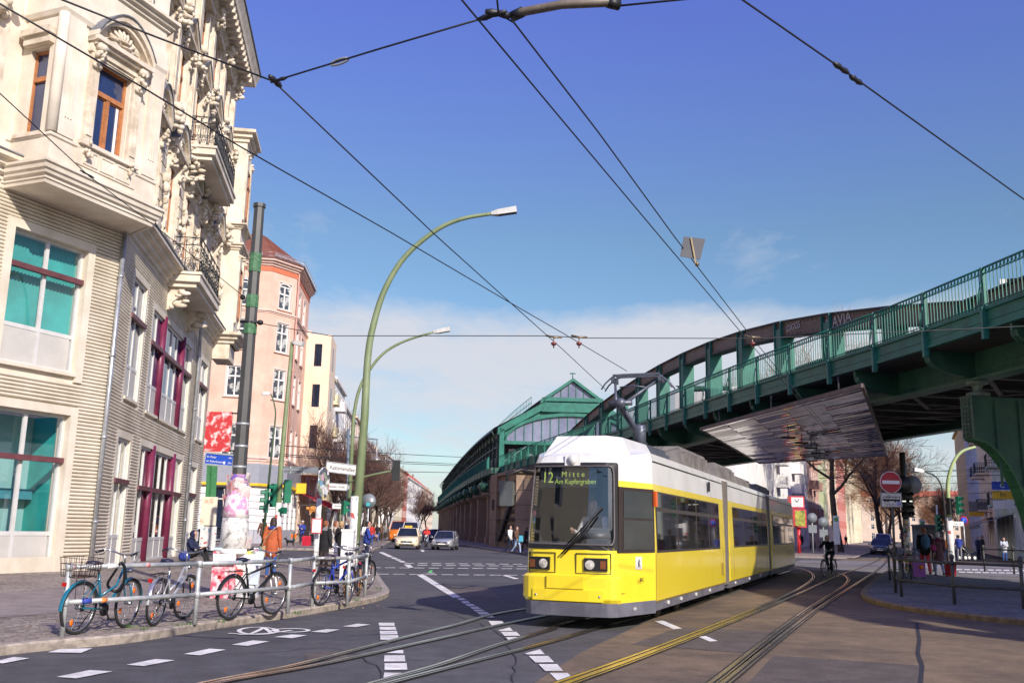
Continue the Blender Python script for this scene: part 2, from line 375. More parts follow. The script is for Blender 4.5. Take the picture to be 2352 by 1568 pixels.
def slab(name, top, mat, kerbpath=None, z=0.12, kw=0.16, kmat=None):
    mb = MB(); n = len(top)
    mb.add([(p.x, p.y, z) for p in top] + [(p.x, p.y, -0.02) for p in top], [tuple(range(n))] + [(i, (i + 1) % n, n + (i + 1) % n, n + i) for i in range(n)])
    o = setting(name, mb, mat)
    if kerbpath:
        k = MB(); acc = 0
        k.sweep([(p.x, p.y) for p in kerbpath], [(0, -0.01), (0.02, z - 0.02), (0.0, z + 0.006), (-kw, z + 0.006), (-kw, z - .05)])
        setting(name + '_kerb', k, kmat or KERB)
    return o
kl = smooth([Vector((-9.5, 3, 0)), Vector((-7.6, 8, 0))] + g((0, 1505), (286, 1453 + 24), (459, 1449), (664, 1418), (835, 1388), (886, 1373), (891, 1362), (880, 1346), (859, 1314), (838, 1300), (800, 1297)))
# second point is nudged on to the smooth curve through its neighbours
slab('pavement', kl + g((700, 1293), (560, 1288), (450, 1284)) + [Vector((-30, 46, 0)), Vector((-60, 40, 0)), Vector((-60, 3, 0))], COB, kl)
mb = MB(); mb.poly(sheet(g((-200, 1400), (0, 1374), (300, 1352), (520, 1330), (700, 1310), (830, 1303), (862, 1322), (800, 1330), (640, 1352), (500, 1380), (330, 1408), (0, 1436), (-200, 1470)), 0.125)); setting('walkway', mb, SLAB)
kf = smooth(g((100, 1262), (430, 1262), (700, 1263), (800, 1266), (845, 1267), (868, 1260), (905, 1240), (930, 1231), (952, 1225), (965, 1221)))
slab('pavement_far', kf + [Vector((-60, 420, 0)), Vector((-120, 300, 0)), Vector((-120, 66, 0))], SLAB, kf)
kr = smooth(g((2044, 1312), (2010, 1334), (1982, 1362), (1984, 1376), (2010, 1388), (2070, 1402), (2200, 1420), (2352, 1437))) + [Vector((11.6, 14, 0)), Vector((16, 4, 0))]
slab('pavement_right', kr + [Vector((40, 4, 0)), Vector((40, 28, 0))] + g((2500, 1346), (2336, 1332), (2150, 1319)), cobble_mat('dark_mosaic', (0.10, 0.10, 0.11), (0.24, 0.235, 0.24)), kr, kmat=M('brown_kerb', (0.23, 0.17, 0.10), 0.8, var=0.3, scale=6, bump=0.3))
# pavements of the far right street and along the viaduct
sdir = Vector((0.386, 0.922, 0)).normalized(); sn = Vector((sdir.y, -sdir.x, 0))
lf = Vector((25.5, 72, 0)); rt = Vector((36.8, 67.2, 0))
slab('pavement_street_left', [lf, lf + sdir * 200, lf + sdir * 200 - sn * 8, lf - sn * 12, lf - sn * 12 - sdir * 4], SLAB, [lf + sdir * 200, lf, lf - sn * 12])
slab('pavement_street_right', [rt, rt + sn * 30, rt + sn * 30 + sdir * 200, rt + sdir * 200], SLAB, [rt + sn * 30, rt, rt + sdir * 200])
vp = [Vector((9.0, 66, 0)), Vector((1.6, 66.5, 0)), Vector((-0.6, 72, 0)), Vector((-5.2, 100, 0)), Vector((-10.5, 140, 0)), Vector((-21, 215, 0)), Vector((-33, 290, 0))]
slab('pavement_viaduct', vp + [Vector((-10, 290, 0)), Vector((10, 150, 0)), Vector((16, 66, 0))], SLAB, vp[::-1])

# ---------------------------------------------------------------- painted markings
mb = MB()
def mark(off, sc, *quads):
    for q in quads:
        mb.poly([(p.x, p.y, 0.012) for p in (G((off[0] + x / sc) * 0.57422, (off[1] + y / sc) * 0.57422) for x, y in q)])
mark((0, 1950), 2.008, [(-60, 1404), (110, 1364), (237, 1375), (20, 1416)], [(385, 1326), (480, 1301), (742, 1293), (650, 1331)], [(450, 1525), (610, 1537), (905, 1480), (720, 1470)], [(1015, 1427), (1155, 1437), (1405, 1390), (1250, 1380)], [(1475, 1340), (1605, 1350), (1815, 1305), (1680, 1297)])
mark((800, 2000), 1.68, [(210, 974), (355, 945), (465, 952), (320, 982)], [(498, 922), (615, 905), (720, 910), (620, 930)], [(742, 887), (850, 868), (940, 872), (850, 892)], [(960, 850), (1060, 832), (1145, 838), (1045, 855)],
     [(1200, 826), (1305, 826), (1308, 846), (1203, 846)], [(1205, 853), (1312, 853), (1320, 873), (1208, 873)], [(1207, 880), (1322, 880), (1328, 903), (1210, 905)], [(1210, 910), (1330, 910), (1338, 940), (1213, 940)], [(1215, 952), (1308, 950), (1262, 966), (1218, 975)], [(1250, 1030), (1330, 1012), (1365, 1010), (1367, 1033)], [(1240, 1045), (1375, 1045), (1380, 1087), (1235, 1087)], [(1240, 1100), (1388, 1098), (1393, 1143), (1240, 1145)], [(1238, 1162), (1393, 1165), (1350, 1180), (1230, 1208)],
     [(1450, 498), (1500, 498), (1755, 653), (1700, 657)], [(1725, 662), (1768, 658), (1788, 670), (1745, 673)], [(1753, 680), (1800, 678), (1815, 693), (1770, 695)], [(1780, 700), (1830, 698), (1855, 712), (1800, 713)], [(1810, 718), (1865, 716), (1890, 732), (1830, 733)], [(1835, 738), (1897, 736), (1915, 748), (1850, 749)], [(1858, 754), (1925, 752), (1950, 768), (1877, 769)], [(1882, 774), (1955, 772), (1980, 790), (1905, 791)], [(1938, 815), (2030, 812), (2050, 840), (1960, 843)], [(2003, 877), (2080, 857), (2105, 880), (2015, 882)], [(2020, 887), (2125, 886), (2152, 913), (2045, 914)], [(2055, 923), (2172, 921), (2130, 950), (2080, 952)], [(2180, 1033), (2285, 1005), (2317, 1038), (2200, 1040)], [(2208, 1050), (2340, 1050), (2380, 1092), (2255, 1094)], [(2275, 1105), (2400, 1105), (2440, 1150), (2320, 1152)], [(2350, 1165), (2470, 1165), (2520, 1215), (2400, 1215)],
     [(1200, 350), (1228, 348), (1300, 380), (1268, 382)], [(1278, 385), (1310, 384), (1330, 393), (1298, 394)], [(1304, 397), (1338, 396), (1356, 404), (1322, 405)], [(1328, 408), (1364, 407), (1384, 417), (1350, 418)], [(1368, 432), (1410, 432), (1436, 453), (1398, 453)], [(2030, 505), (2055, 503), (2145, 528), (2115, 531)], [(1480, 335), (1500, 333), (1510, 345), (1490, 346)])
for y0, x0, st, ln in ((424, 1375, 91, 62), (437, 1460, 96, 68), (453, 1145, 98, 70), (497, 1190, 108, 78)):
    k = 0
    while x0 + k * st < 2185:
        x = x0 + k * st; y = y0 + 0.008 * (x - x0); mark((800, 2000), 1.68, [(x, y - 1.6), (x + ln, y - 1.2), (x + ln, y + 1.8), (x, y + 1.4)]); k += 1
mark((2000, 1700), 1.809, [(1118, 1420), (1180, 1416), (1318, 1474), (1255, 1478)])
mark((2500, 2200), 1.4737, [(430, 512), (475, 508), (547, 537), (500, 540)])
for k in range(9): mark((3100, 1750), 1.96, [(1420 + k * 62, 1028 + k), (1465 + k * 62, 1029 + k), (1468 + k * 62, 1037 + k), (1422 + k * 62, 1036 + k)])
for k in range(8): mark((3100, 1750), 1.96, [(1440 + k * 62, 1050 + k), (1490 + k * 62, 1051 + k), (1493 + k * 62, 1058 + k), (1443 + k * 62, 1057 + k)])
SZ = [0.0115]
def stroke(pts, w):
    P = [G((800 + x / 1.68) * .57422, (2000 + y / 1.68) * .57422) for x, y in pts]
    for a, b in zip(P, P[1:]):
        d = (b - a); n = Vector((-d.y, d.x, 0)).normalized() * w / 2; e = d.normalized() * w * 0.3
        SZ[0] += .00004; mb.quad(*[(q.x, q.y, SZ[0]) for q in (a - n - e, b - n + e, b + n + e, a + n - e)])
ring = lambda cx, cy, rx, ry: [(cx + rx * cos(t * pi / 12), cy + ry * sin(t * pi / 12)) for t in range(25)]
stroke(ring(390, 880, 128, 24), 0.07); stroke(ring(610, 877, 118, 12), 0.07)
for l in ([(390, 880), (330, 905), (480, 895), (610, 877)], [(330, 905), (200, 898)], [(480, 895), (430, 858), (390, 880)], [(270, 905), (420, 905)]): stroke(l, 0.07)
setting('road_marking', mb, PAINT)

# ---------------------------------------------------------------- tram rails set in the road
mr = MB()
def rail(pts, wide=.8):
    P = smooth([G(x, y) if not isinstance(x, Vector) else x for x, y in pts], 6)
    N = len(P)
    for lo, hi, z, mi in ((-0.10, 0.105, 0.014, 1), (-0.066, 0.002, 0.019, 0), (0.042, 0.07, 0.019, 0)):
        L = []
        for i, p in enumerate(P):
            d = (P[min(i + 1, N - 1)] - P[max(i - 1, 0)]).normalized(); n = Vector((d.y, -d.x, 0)); L.append((p + n * lo * wide, p + n * hi * wide))
        for a, b in zip(L, L[1:]): mr.quad(*[(q.x, q.y, z) for q in (a[0], a[1], b[1], b[0])], m=mi)
TB = Vector((2.63, 17.3, 0)); TA = Vector((0.366, 0.93, 0)).normalized(); TR = Vector((TA.y, -TA.x, 0))
tp = lambda l, s: (TB + TR * l + TA * s, 0)
rail([(380, 1592), (494, 1565), (681, 1528), (868, 1480), (1038, 1438), (1198, 1400), tp(-1.9, 9), tp(-1.9, 16), tp(-1.9, 30)])
rail([(420, 1592), (500, 1569), (750, 1524), (1000, 1469), (1255, 1414), tp(-1.6, 12), tp(-1.75, 18)])
rail([(780, 1592), (876, 1565), (1008, 1528), (1143, 1482), (1262, 1447), (1330, 1425), tp(-0.45, 8), tp(-0.45, 16), tp(-0.45, 30)])
rail([(810, 1592), (903, 1567), (1074, 1523), (1262, 1475), (1400, 1436), tp(-0.35, 4), tp(-0.4, 9)])
rail([(1220, 1592), (1290, 1568), (1500, 1492), (1700, 1413), (1800, 1370), (1850, 1343), (1868, 1326), (1860, 1313), (1832, 1304), (1790, 1297)])
rail([(1250, 1592), (1318, 1568), (1522, 1492), (1718, 1413), (1800, 1379), (1860, 1352), (1925, 1322), (1985, 1300), (2022, 1282), (2035, 1262)])
rail([(1600, 1592), (1640, 1568), (1750, 1480), (1850, 1403), (1912, 1363), (1944, 1340), (1946, 1326), (1925, 1316), (1880, 1306)])
rail([(1630, 1592), (1668, 1568), (1775, 1480), (1870, 1405), (1932, 1363), (1980, 1332), (2020, 1305), (2040, 1282), (2044, 1262)])
setting('tram_track', mr, [RAIL, GROOVE])
# ---------------------------------------------------------------- the cream corner building on the left
CREAM = M('cream_render', (0.58, 0.505, 0.40), 0.85, col2=(0.75, 0.68, 0.57), scale=0.9, detail=8, bump=0.06, bscale=30)
CREAM2 = M('cream_cladding', (0.57, 0.50, 0.39), 0.7, col2=(0.74, 0.67, 0.55), scale=0.9, detail=12)
STONE = M('cream_stucco', (0.50, 0.415, 0.31), 0.85, col2=(0.74, 0.66, 0.54), scale=2.2, detail=6, bump=0.15, bscale=25)
FLASH = M('lead_flashing', (0.16, 0.17, 0.19), 0.55, var=0.25, scale=2)
ALU = M('aluminium_frame', (0.62, 0.61, 0.58), 0.45, 0.1, var=0.06)
APANEL = M('grey_infill_panel', (0.50, 0.48, 0.44), 0.6, var=0.06, scale=1.5, bump=0.05, bscale=60)
PURP = M('aubergine_paint', (0.16, 0.02, 0.055), 0.4, var=0.15)
PURPD = M('aubergine_rail', (0.13, 0.045, 0.05), 0.5, var=0.2)
WOODF = M('brown_window_wood', (0.40, 0.16, 0.06), 0.5, var=0.2, scale=6)
WHITEF = M('white_frame', (0.80, 0.78, 0.74), 0.5, var=0.04)
ZINC = M('zinc_pipe', (0.42, 0.44, 0.46), 0.4, 0.6, var=0.2, scale=4)
IRON = M('wrought_iron', (0.02, 0.022, 0.022), 0.5, var=0.2)
GL = glass_mat('window_glass', (.95, .98, .98), .11)
GLD = M('dark_glass', (0.012, 0.018, 0.035), 0.04, var=0.3, scale=0.7, spec=0.9)
TEALB = M('teal_blind', (0.02, 0.29, 0.27), 0.7, var=0.25, scale=0.7)
TEALW = M('pale_teal_wall', (0.25, 0.46, 0.46), 0.8, var=0.08, scale=0.6)
DARKIN = M('dark_interior', (0.03, 0.032, 0.035), 0.9)
Cn = Vector((-12.86, 29.98, 0.12)) * 1.0; Cn.z = 0.0
F1 = Frame(Cn, (0.4043, 0.9146)); F2 = Frame(Cn, (-0.155, 0.9879))
def wall_holes(mb, u0, u1, z0, z1, holes, w=0.0, depth=0.25, m=0, mr=None):
    us = sorted({u0, u1, *[min(max(h[i], u0), u1) for h in holes for i in (0, 1)]}); zs = sorted({z0, z1, *[min(max(h[i], z0), z1) for h in holes for i in (2, 3)]})
    for a, b in zip(us, us[1:]):
        for c, d in zip(zs, zs[1:]):
            um, zm = (a + b) / 2, (c + d) / 2
            if any(h[0] < um < h[1] and h[2] < zm < h[3] for h in holes): continue
            mb.quad((a, w, c), (b, w, c), (b, w, d), (a, w, d), m)
    for h in holes:
        a, b, c, d = h[:4]; r = m if mr is None else mr
        for p, q in (((a, c), (a, d)), ((b, c), (b, d)), ((a, c), (b, c)), ((a, d), (b, d))):
            mb.quad((p[0], w, p[1]), (q[0], w, q[1]), (q[0], w - depth, q[1]), (p[0], w - depth, p[1]), r)
def ribs(mb, u0, u1, z0, z1, holes, pitch=0.112, m=0, dep=0.055):
    n = max(1, round((z1 - z0) / pitch)); h = (z1 - z0) / n
    for i in range(n):
        za = z0 + i * h; zm = za + h / 2; cuts = sorted((max(u0, q[0]), min(u1, q[1])) for q in holes if q[2] < zm < q[3] and q[1] > u0 and q[0] < u1)
        x = u0; segs = []
        for a, b in cuts:
            if a > x: segs.append((x, a))
            x = max(x, b)
        if x < u1: segs.append((x, u1))
        prof = [(-0.04, 0), (0.0, .10), (dep * .8, .24), (dep, .5), (dep * .8, .8), (0, .9), (-0.04, 1)]
        for a, b in segs:
            for (w1, f1), (w2, f2) in zip(prof, prof[1:]): mb.quad((a, w1, za + f1 * h), (b, w1, za + f1 * h), (b, w2, za + f2 * h), (a, w2, za + f2 * h), m)
            for x in (a, b): mb.poly([(x, w1, za + f * h) for w1, f in prof] , m)
def fr_rect(mb, u0, u1, z0, z1, t, w0, w1, m=0):
    mb.box(u0, u0 + t, w0, w1, z0, z1, m); mb.box(u1 - t, u1, w0, w1, z0, z1, m); mb.box(u0 + t, u1 - t, w0, w1, z0, z0 + t, m); mb.box(u0 + t, u1 - t, w0, w1, z1 - t, z1, m)
CB = thing('corner_building', 'ornate cream corner building with ribbed lower storeys and wrought iron balconies', 'building', Cn)
W = dict(parent=CB, world=True)
b = 0.26
holes1 = [(-4.0, -1.3, 0.12, 4.72), (-3.95, -1.3, 6.0, 9.9)]
holes2 = [(2.0, 3.75, 0.12, 4.4), (5.5, 14.1, 0.12, 4.4), (16.3, 18.2, 0.12, 4.3), (2.1, 4.1, 5.8, 10.0), (5.5, 14.1, 5.7, 9.6), (16.9, 19.0, 5.7, 9.6)]
grow = lambda h: (h[0] - b, h[1] + b, h[2] - (b if h[2] > 1 else 0.2), h[3] + b)
mb = MB(F1); wall_holes(mb, -9, 0.0, -0.1, 11.0, holes1, w=-0.06, depth=0.4); ribs(mb, -9, -0.02, 0.55, 10.95, [grow(h) for h in holes1])
mb.box(-9, 0.05, -0.06, 0.05, -0.1, 0.55)
mb.T = F2; wall_holes(mb, 0.0, 20, -0.1, 11.0, holes2, w=-0.06, depth=0.4); ribs(mb, 0.02, 20, 0.55, 10.95, [grow(h) for h in holes2])
for a, c in ((0.0, 1.8), (4.0, 5.3), (14.3, 16.1), (18.4, 20)): mb.box(a, c, -0.06, 0.05, -0.1, 0.55)
for T, hs in ((F1, holes1), (F2, holes2)):
    mb.T = T
    for h in hs: # smooth render surrounds
        g0 = grow(h); pr = .07 if T is F1 else .04
        mb.box(g0[0], h[0], -0.06, pr, max(g0[2], 0), g0[3]); mb.box(h[1], g0[1], -0.06, pr, max(g0[2], 0), g0[3]); mb.box(h[0], h[1], -0.06, pr, h[3], g0[3])
        if h[2] > 1: mb.box(h[0], h[1], -0.06, 0.09, h[2] - 0.1, h[2])
# body behind: roof block and back walls so it stands as a solid building
mb.T = F2; mb.box(20, 20.02, -12, -0.06, 0, 26); mb.quad((0, -0.06, 26.5), (20, -0.06, 26.5), (20, -14, 26.5), (-4, -14, 26.5))
part('wall_lower', mb, [CREAM2], **W)

def shop_window(fr, u0, u1, z0, z1, muls, trans, panel, glass, tz=None, wback=-0.22, blinds=None):
    mb = MB(fr); fr_rect(mb, u0, u1, z0, z1, 0.09, wback - .05, wback + .06)
    for u in muls: mb.box(u - .055, u + .055, wback - .04, wback + .05, z0 + .09, z1 - .09)
    if panel: mb.box(u0 + .09, u1 - .09, wback - .04, wback + .045, panel - .06, panel + .06)
    o = part('window', mb, [ALU], **W)
    g2 = MB(fr); g2.quad((u0 + .05, wback, (panel or z0)), (u1 - .05, wback, (panel or z0)), (u1 - .05, wback, z1 - .05), (u0 + .05, wback, z1 - .05)); part('pane', g2, [glass], o, world=True)
    if panel:
        p2 = MB(fr)
        ed = [u0 + .09] + [x for x in muls] + [u1 - .09]
        for a, c in zip(ed, ed[1:]): p2.box(a + .06, c - .06, wback - .03, wback + .03, z0 + .09, panel - .06)
        part('infill_panel', p2, [APANEL], o, world=True)
    if trans:
        t2 = MB(fr); t2.box(u0 - .08, u1 + .12, wback + .05, wback + .2, trans - .08, trans + .08); part('transom', t2, [PURPD], o, world=True)
    return o
w1 = shop_window(F1, -3.95, -1.3, 6.0, 9.9, [-2.6], 8.87, 7.12, GL)
w2 = shop_window(F1, -4.0, -1.3, 0.12, 4.72, [-2.66], 3.36, 1.21, GL)
mb = MB(F1)   # teal vertical blinds, each slat turned a little
k = -3.92
while k < -1.35:
    mb.quad((k, -.50, 7.1), (k + .12, -.42, 7.1), (k + .12, -.42, 9.85), (k, -.50, 9.85)); k += 0.125
part('blind', mb, [TEALB], w1, world=True)
mb = MB(F1); mb.quad((-4, -1.6, 0.2), (-1.2, -1.6, 0.2), (-1.2, -1.6, 4.7), (-4, -1.6, 4.7), 0); mb.quad((-1.2, -1.6, .2), (-1.2, -.3, .2), (-1.2, -.3, 4.7), (-1.2, -1.6, 4.7), 1); mb.quad((-4.6, -.3, .2), (-1.2, -.3, .2), (-1.2, -1.6, .2), (-4.6, -1.6, .2), 1)
mb.box(-3.9, -1.3, -1.55, -1.2, 2.2, 2.5, 2)
part('shop_interior', mb, [TEALW, TEALB, M('teal_shelf', (0.05, 0.25, 0.30), 0.6)], w2, world=True)
mb = MB(F1); mb.box(-3.9, -3.25, -.35, -.30, 1.75, 3.1, 0); mb.box(-3.82, -3.33, -.30, -.29, 2.5, 2.95, 1); mb.box(-3.82, -3.33, -.30, -.29, 1.85, 2.35, 1)
part('notice_board', mb, [M('red_board', (0.45, 0.03, 0.03), 0.5), M('notice_paper', (0.6, 0.7, 0.72), 0.7)], w2, world=True)
# facade 2 glazing
BLUEG = M('blue_reflecting_glass', (0.02, 0.035, 0.10), 0.03, var=0.3, scale=0.4, spec=1.0)
for h, tr, pn in ((holes2[0], 2.95, 1.1), (holes2[2], 2.95, 1.1), (holes2[3], 8.6, 6.9), (holes2[5], 8.4, 6.8)):
    o = shop_window(F2, *h, [(h[0] + h[1]) / 2], tr, pn, GL if h[2] < 1 else BLUEG, wback=-.10)
    mb = MB(F2); mb.box(h[0], h[1], -1.4, -.42, h[2], h[3]); part('interior', mb, [DARKIN], o, world=True)
for h, tr, pn in ((holes2[1], 2.85, 0.95), (holes2[4], 8.3, 6.75)):
    o = shop_window(F2, *h, [6.6, 8.6, 9.8, 11.0, 13.0], tr, pn, GL if h[2] < 1 else BLUEG, wback=-.10)
    mb = MB(F2); mb.box(h[0], h[1], -1.6, -.42, h[2], h[3]); part('interior', mb, [DARKIN], o, world=True)
for u in (7.7, 12.0):
    for z0, z1 in ((-0.05, 4.55), (5.6, 9.75)):
        mb = MB(F2); mb.lathe([(.16, 0), (.16, z1 - z0)], 14, o=(u, -0.04, z0)); part('column', mb, [PURP], **W)
# drainpipes
def pipe(fr, pts, r=0.075):
    mb = MB(fr); mb.tube(pts, r, 8)
    zs = [p[2] for p in pts]; z = max(zs) - 1.5
    while z > 0.8:
        mb.lathe([(r * 1.35, 0), (r * 1.35, .07)], 8, o=(pts[-1][0], pts[-1][1], z)); z -= 2.6
    part('drainpipe', mb, [ZINC], **W)
pipe(F1, [(-0.05, 0.16, 10.85), (-0.05, 0.16, 0.1)]); pipe(F2, [(14.3, 0.5, 11.0), (14.3, .3, 10.7), (15.3, 0.16, 9.9), (15.4, 0.16, 9.4), (15.4, 0.16, 0.1)])

# ------------------------------------------------ upper storeys
def lump(mb, c, s, n, seed, m=0):
    r = random.Random(seed)
    for i in range(n):
        a = r.uniform(0, 2 * pi); q = r.random() ** 0.5 * 0.8
        p = (c[0] + s[0] * q * cos(a), c[1] + s[1] * r.uniform(-.2, .9), c[2] + s[2] * q * sin(a)); k = r.uniform(.22, .42)
        mb.ell(p, (s[0] * k * 0.9, s[1] * k * 1.3, s[2] * k * .55), 7, 4, m)
def console(mb, u, w, z, h=0.9, ww=0.3, d=0.3, seed=1):
    """a carved scroll bracket with leafy relief"""
    prof = [(w, z), (w + d * .25, z + .05 * h), (w + d * .35, z + .35 * h), (w + d * .7, z + .6 * h), (w + d, z + .8 * h), (w + d, z + h), (w, z + h)]
    mb.prism(prof, u - ww / 2, u + ww / 2, 'x')
    mb.tube([(u - ww * .6, w + d * .8, z + .82 * h), (u + ww * .6, w + d * .8, z + .82 * h)], .14 * h, 8)
    mb.tube([(u - ww * .55, w + d * .3, z + .15 * h), (u + ww * .55, w + d * .3, z + .15 * h)], .09 * h, 8)
    lump(mb, (u, w + d * .5, z + .5 * h), (ww * .75, d * .7, h * .5), 12, seed)
def step_prof(w, z0, z1, k=4, flash=0.02):
    p = [(0, z0)]
    for i in range(k):
        f = (i + 1) / k; g0 = w * f ** 1.3; p += [(g0, z0 + (z1 - z0) * (i + .25) / k), (g0, z0 + (z1 - z0) * (i + .95) / k)]
    return p + [(w, z1), (0, z1 + .06)]
def house_window(fr, uc, z0, wd, ht, parent, frame=WOODF, glass=BLUEG, w=-0.22, curtain=True):
    mb = MB(fr); u0, u1 = uc - wd / 2, uc + wd / 2
    fr_rect(mb, u0, u1, z0, z0 + ht, .09, w - .04, w + .06); tz = z0 + ht * .66
    mb.box(u0 + .09, u1 - .09, w - .03, w + .10, tz - .07, tz + .08); mb.box(uc - .06, uc + .06, w - .03, w + .08, z0 + .09, tz - .07)
    fr_rect(mb, u0 + .09, uc - .06, z0 + .09, tz - .07, .05, w - .02, w + .03); fr_rect(mb, uc + .06, u1 - .09, z0 + .09, tz - .07, .05, w - .02, w + .03)
    o = part('window', mb, [frame], parent, world=True)
    g2 = MB(fr); g2.quad((u0 + .05, w, z0), (u1 - .05, w, z0), (u1 - .05, w, z0 + ht), (u0 + .05, w, z0 + ht)); part('pane', g2, [glass], o, world=True)
    if curtain:
        c2 = MB(fr)
        for s in (-1, 1): c2.box(uc + s * (wd / 2 - .22) - .05, uc + s * (wd / 2 - .22) + .05, w + .004, w + .012, z0 + .14, tz - .12)
        part('inner_frame', c2, [WHITEF], o, world=True)
    return o
def surround(fr, uc, z0, wd, ht, style, parent, seed, w=0.0):
    mb = MB(fr); u0, u1 = uc - wd / 2, uc + wd / 2; zt = z0 + ht
    for s in (-1, 1):
        a = uc + s * (wd / 2 + .2); mb.box(a - .17, a + .17, w, w + .13, z0 - .1, zt + .1); mb.box(a - .1, a + .1, w + .13, w + .17, z0 + .2, zt - .5)
        for k in (-.05, 0.05): mb.box(a + k - .015, a + k + .015, w + .17, w + .185, z0 + .5, zt - .6)
        console(mb, a, w + .1, zt - .45, .85, .26, .26, seed + s)
        lump(mb, (a, w + .12, z0 - .25), (.16, .16, .4), 9, seed * 3 + s)
    mb.box(u0 - .45, u1 + .45, w, w + .16, zt + .1, zt + .34)
    for k in range(3): mb.box(u0, u1, w, w + .05 + .04 * k, zt + .02 - .0 + .1 * k - .1, zt + .10 * k + .0)
    zb = zt + .42
    mb.add([], [])
    mb.box(u0 - .5, u1 + .5, w, w + .42, zb, zb + .14); mb.box(u0 - .42, u1 + .42, w, w + .3, zb - .1, zb)
    H = .95; hw = wd / 2 + .5
    fm = MB(fr)
    if style == 'arch':
        N = 12; pts = [(uc - hw + 2 * hw * i / N, zb + .14 + H * sin(pi * i / N) ** .8) for i in range(N + 1)]
    else: pts = [(uc - hw, zb + .14), (uc, zb + .14 + H * .8), (uc + hw, zb + .14)]
    for (a, za), (c, zc) in zip(pts, pts[1:]):
        mb.hull8([(a, w, za - .02), (c, w, zc - .02), (a, w + .42, za - .02), (c, w + .42, zc - .02), (a, w, za + .16), (c, w, zc + .16), (a, w + .45, za + .16), (c, w + .45, zc + .16)])
        mb.hull8([(a, w, za - .16), (c, w, zc - .16), (a, w + .3, za - .16), (c, w + .3, zc - .16), (a, w, za - .02), (c, w, zc - .02), (a, w + .3, za - .02), (c, w + .3, zc - .02)])
        fm.hull8([(a, w, za + .16), (c, w, zc + .16), (a, w + .50, za + .16), (c, w + .50, zc + .16), (a, w, za + .20), (c, w, zc + .20), (a, w + .50, za + .20), (c, w + .50, zc + .20)])
    mb.poly([(p, w + .06, z) for p, z in pts])
    # shell in the tympanum
    for k in range(9):
        t = pi * (k + .5) / 9; r = hw * .55
        mb.tube([(uc, w + .2, zb + .2), (uc + r * .6 * cos(t), w + .24, zb + .2 + H * .5 * sin(t)), (uc + r * cos(t), w + .10, zb + .2 + H * .78 * sin(t))], [.03, .06, .05], 5)
    lump(mb, (uc, w + .12, zb + .3), (hw * .6, .2, .2), 12, seed + 50)
    o = part('window_surround', mb, [STONE], parent, world=True); part('flashing', fm, [FLASH], o, world=True)
    sl = MB(fr); sl.box(u0 - .5, u1 + .5, w, w + .22, z0 - .14, z0 - .02); sl.box(u0 - .5, u1 + .5, w, w + .09, z0 - .75, z0 - .14)
    n = 3
    for k in range(n):
        a = u0 - .3 + (wd + .6) * k / n; fr_rect(sl, a + .04, a + (wd + .6) / n - .04, z0 - .68, z0 - .22, .05, w + .09, w + .12)
    part('sill', sl, [CREAM], o, world=True)
# main wall of facade 2, upper
cols = [2.6, 6.3, 10.0, 13.6, 17.3]; levels = [(12.6, 3.1), (17.8, 2.9), (22.4, 2.5)]
hup = [(c - .7, c + .7, z, z + h) for c in cols for z, h in levels] + []
mb = MB(F2); wall_holes(mb, 0.0, 20, 11.0, 26.6, hup, depth=0.32)
mb.T = F1; wall_holes(mb, -9, 0, 11, 26.6, [], depth=.3)
part('wall_upper', mb, [CREAM], **W)
q = 0
for ci, c in enumerate(cols):
    for li, (z, h) in enumerate(levels):
        if ci == 0 and li == 0 and False: continue
        house_window(F2, c, z, 1.4, h, CB, w=-.12); q += 1
        if li < 2: surround(F2, c, z, 1.4, h, 'arch' if (li == 0) else 'tri', CB, 10 * q)
        else:
            mb = MB(F2)
            for s in (-1, 1):
                mb.box(c + s * .85 - .14, c + s * .85 + .14, 0, .14, z - .3, z + h + .1); lump(mb, (c + s * .9, .1, z + h + .2), (.22, .25, .4), 12, q + s)
            mb.box(c - 1.1, c + 1.1, 0, .2, z - .2, z - .05); mb.box(c - 1.0, c + 1.0, 0, .3, z + h + .1, z + h + .3)
            part('window_surround', mb, [STONE], **W)
mb = MB(F2)      # pilasters, quoins and swags between the windows
for k, u in enumerate((0.6, 4.4, 8.2, 11.8, 15.5, 19.4)):
    mb.box(u - .28, u + .28, 0, .22, 17.4, 25.6); mb.box(u - .18, u + .18, .22, .27, 18, 24.5)
    z = 12.0
    while z < 16.4: mb.box(u - .42, u + .42, 0, .12, z, z + .42); z += .5
    for z in (16.6, 21.0, 24.9): console(mb, u, .15, z - .2, 1.1, .42, .42, 300 + k + int(z)); lump(mb, (u, .3, z + .2), (.35, .3, .55), 14, 500 + k + int(z))
    lump(mb, (u, .15, 14.0), (.2, .25, .9), 14, 900 + k)
part('pilaster_ornament', mb, [STONE], **W)
P2 = lambda u: (F2(u, 0, 0).x, F2(u, 0, 0).y); P1 = lambda u: (F1(u, 0, 0).x, F1(u, 0, 0).y)
F2end = F2(20, -3, 0)
mb = MB(); mb.sweep([P1(-9), P1(0), P2(20), (F2end.x, F2end.y)], step_prof(0.62, 11.05, 11.75, 4))
mb.sweep([P2(0), P2(20), (F2end.x, F2end.y)], step_prof(0.3, 16.55, 16.95, 3)); mb.sweep([P2(0), P2(20), (F2end.x, F2end.y)], step_prof(0.3, 21.2, 21.6, 3))
part('string_course', mb, [CREAM], **W)
mb = MB(); mb.sweep([P1(-9), P1(0), P2(20), (F2end.x, F2end.y)], [(0, 11.80), (.66, 11.76), (.66, 11.80), (0, 11.9)]); part('flashing', mb, [FLASH], **W)
mb = MB(); mb.sweep([P1(-9), P1(0), P2(20), (F2end.x, F2end.y)], [(0, 25.2), (.15, 25.3), (.15, 25.6), (.35, 25.75), (.35, 26.2), (1.05, 26.25), (1.1, 26.5), (1.25, 26.9), (1.25, 27.0), (0, 27.2)])
mb.T = F2; u = .3
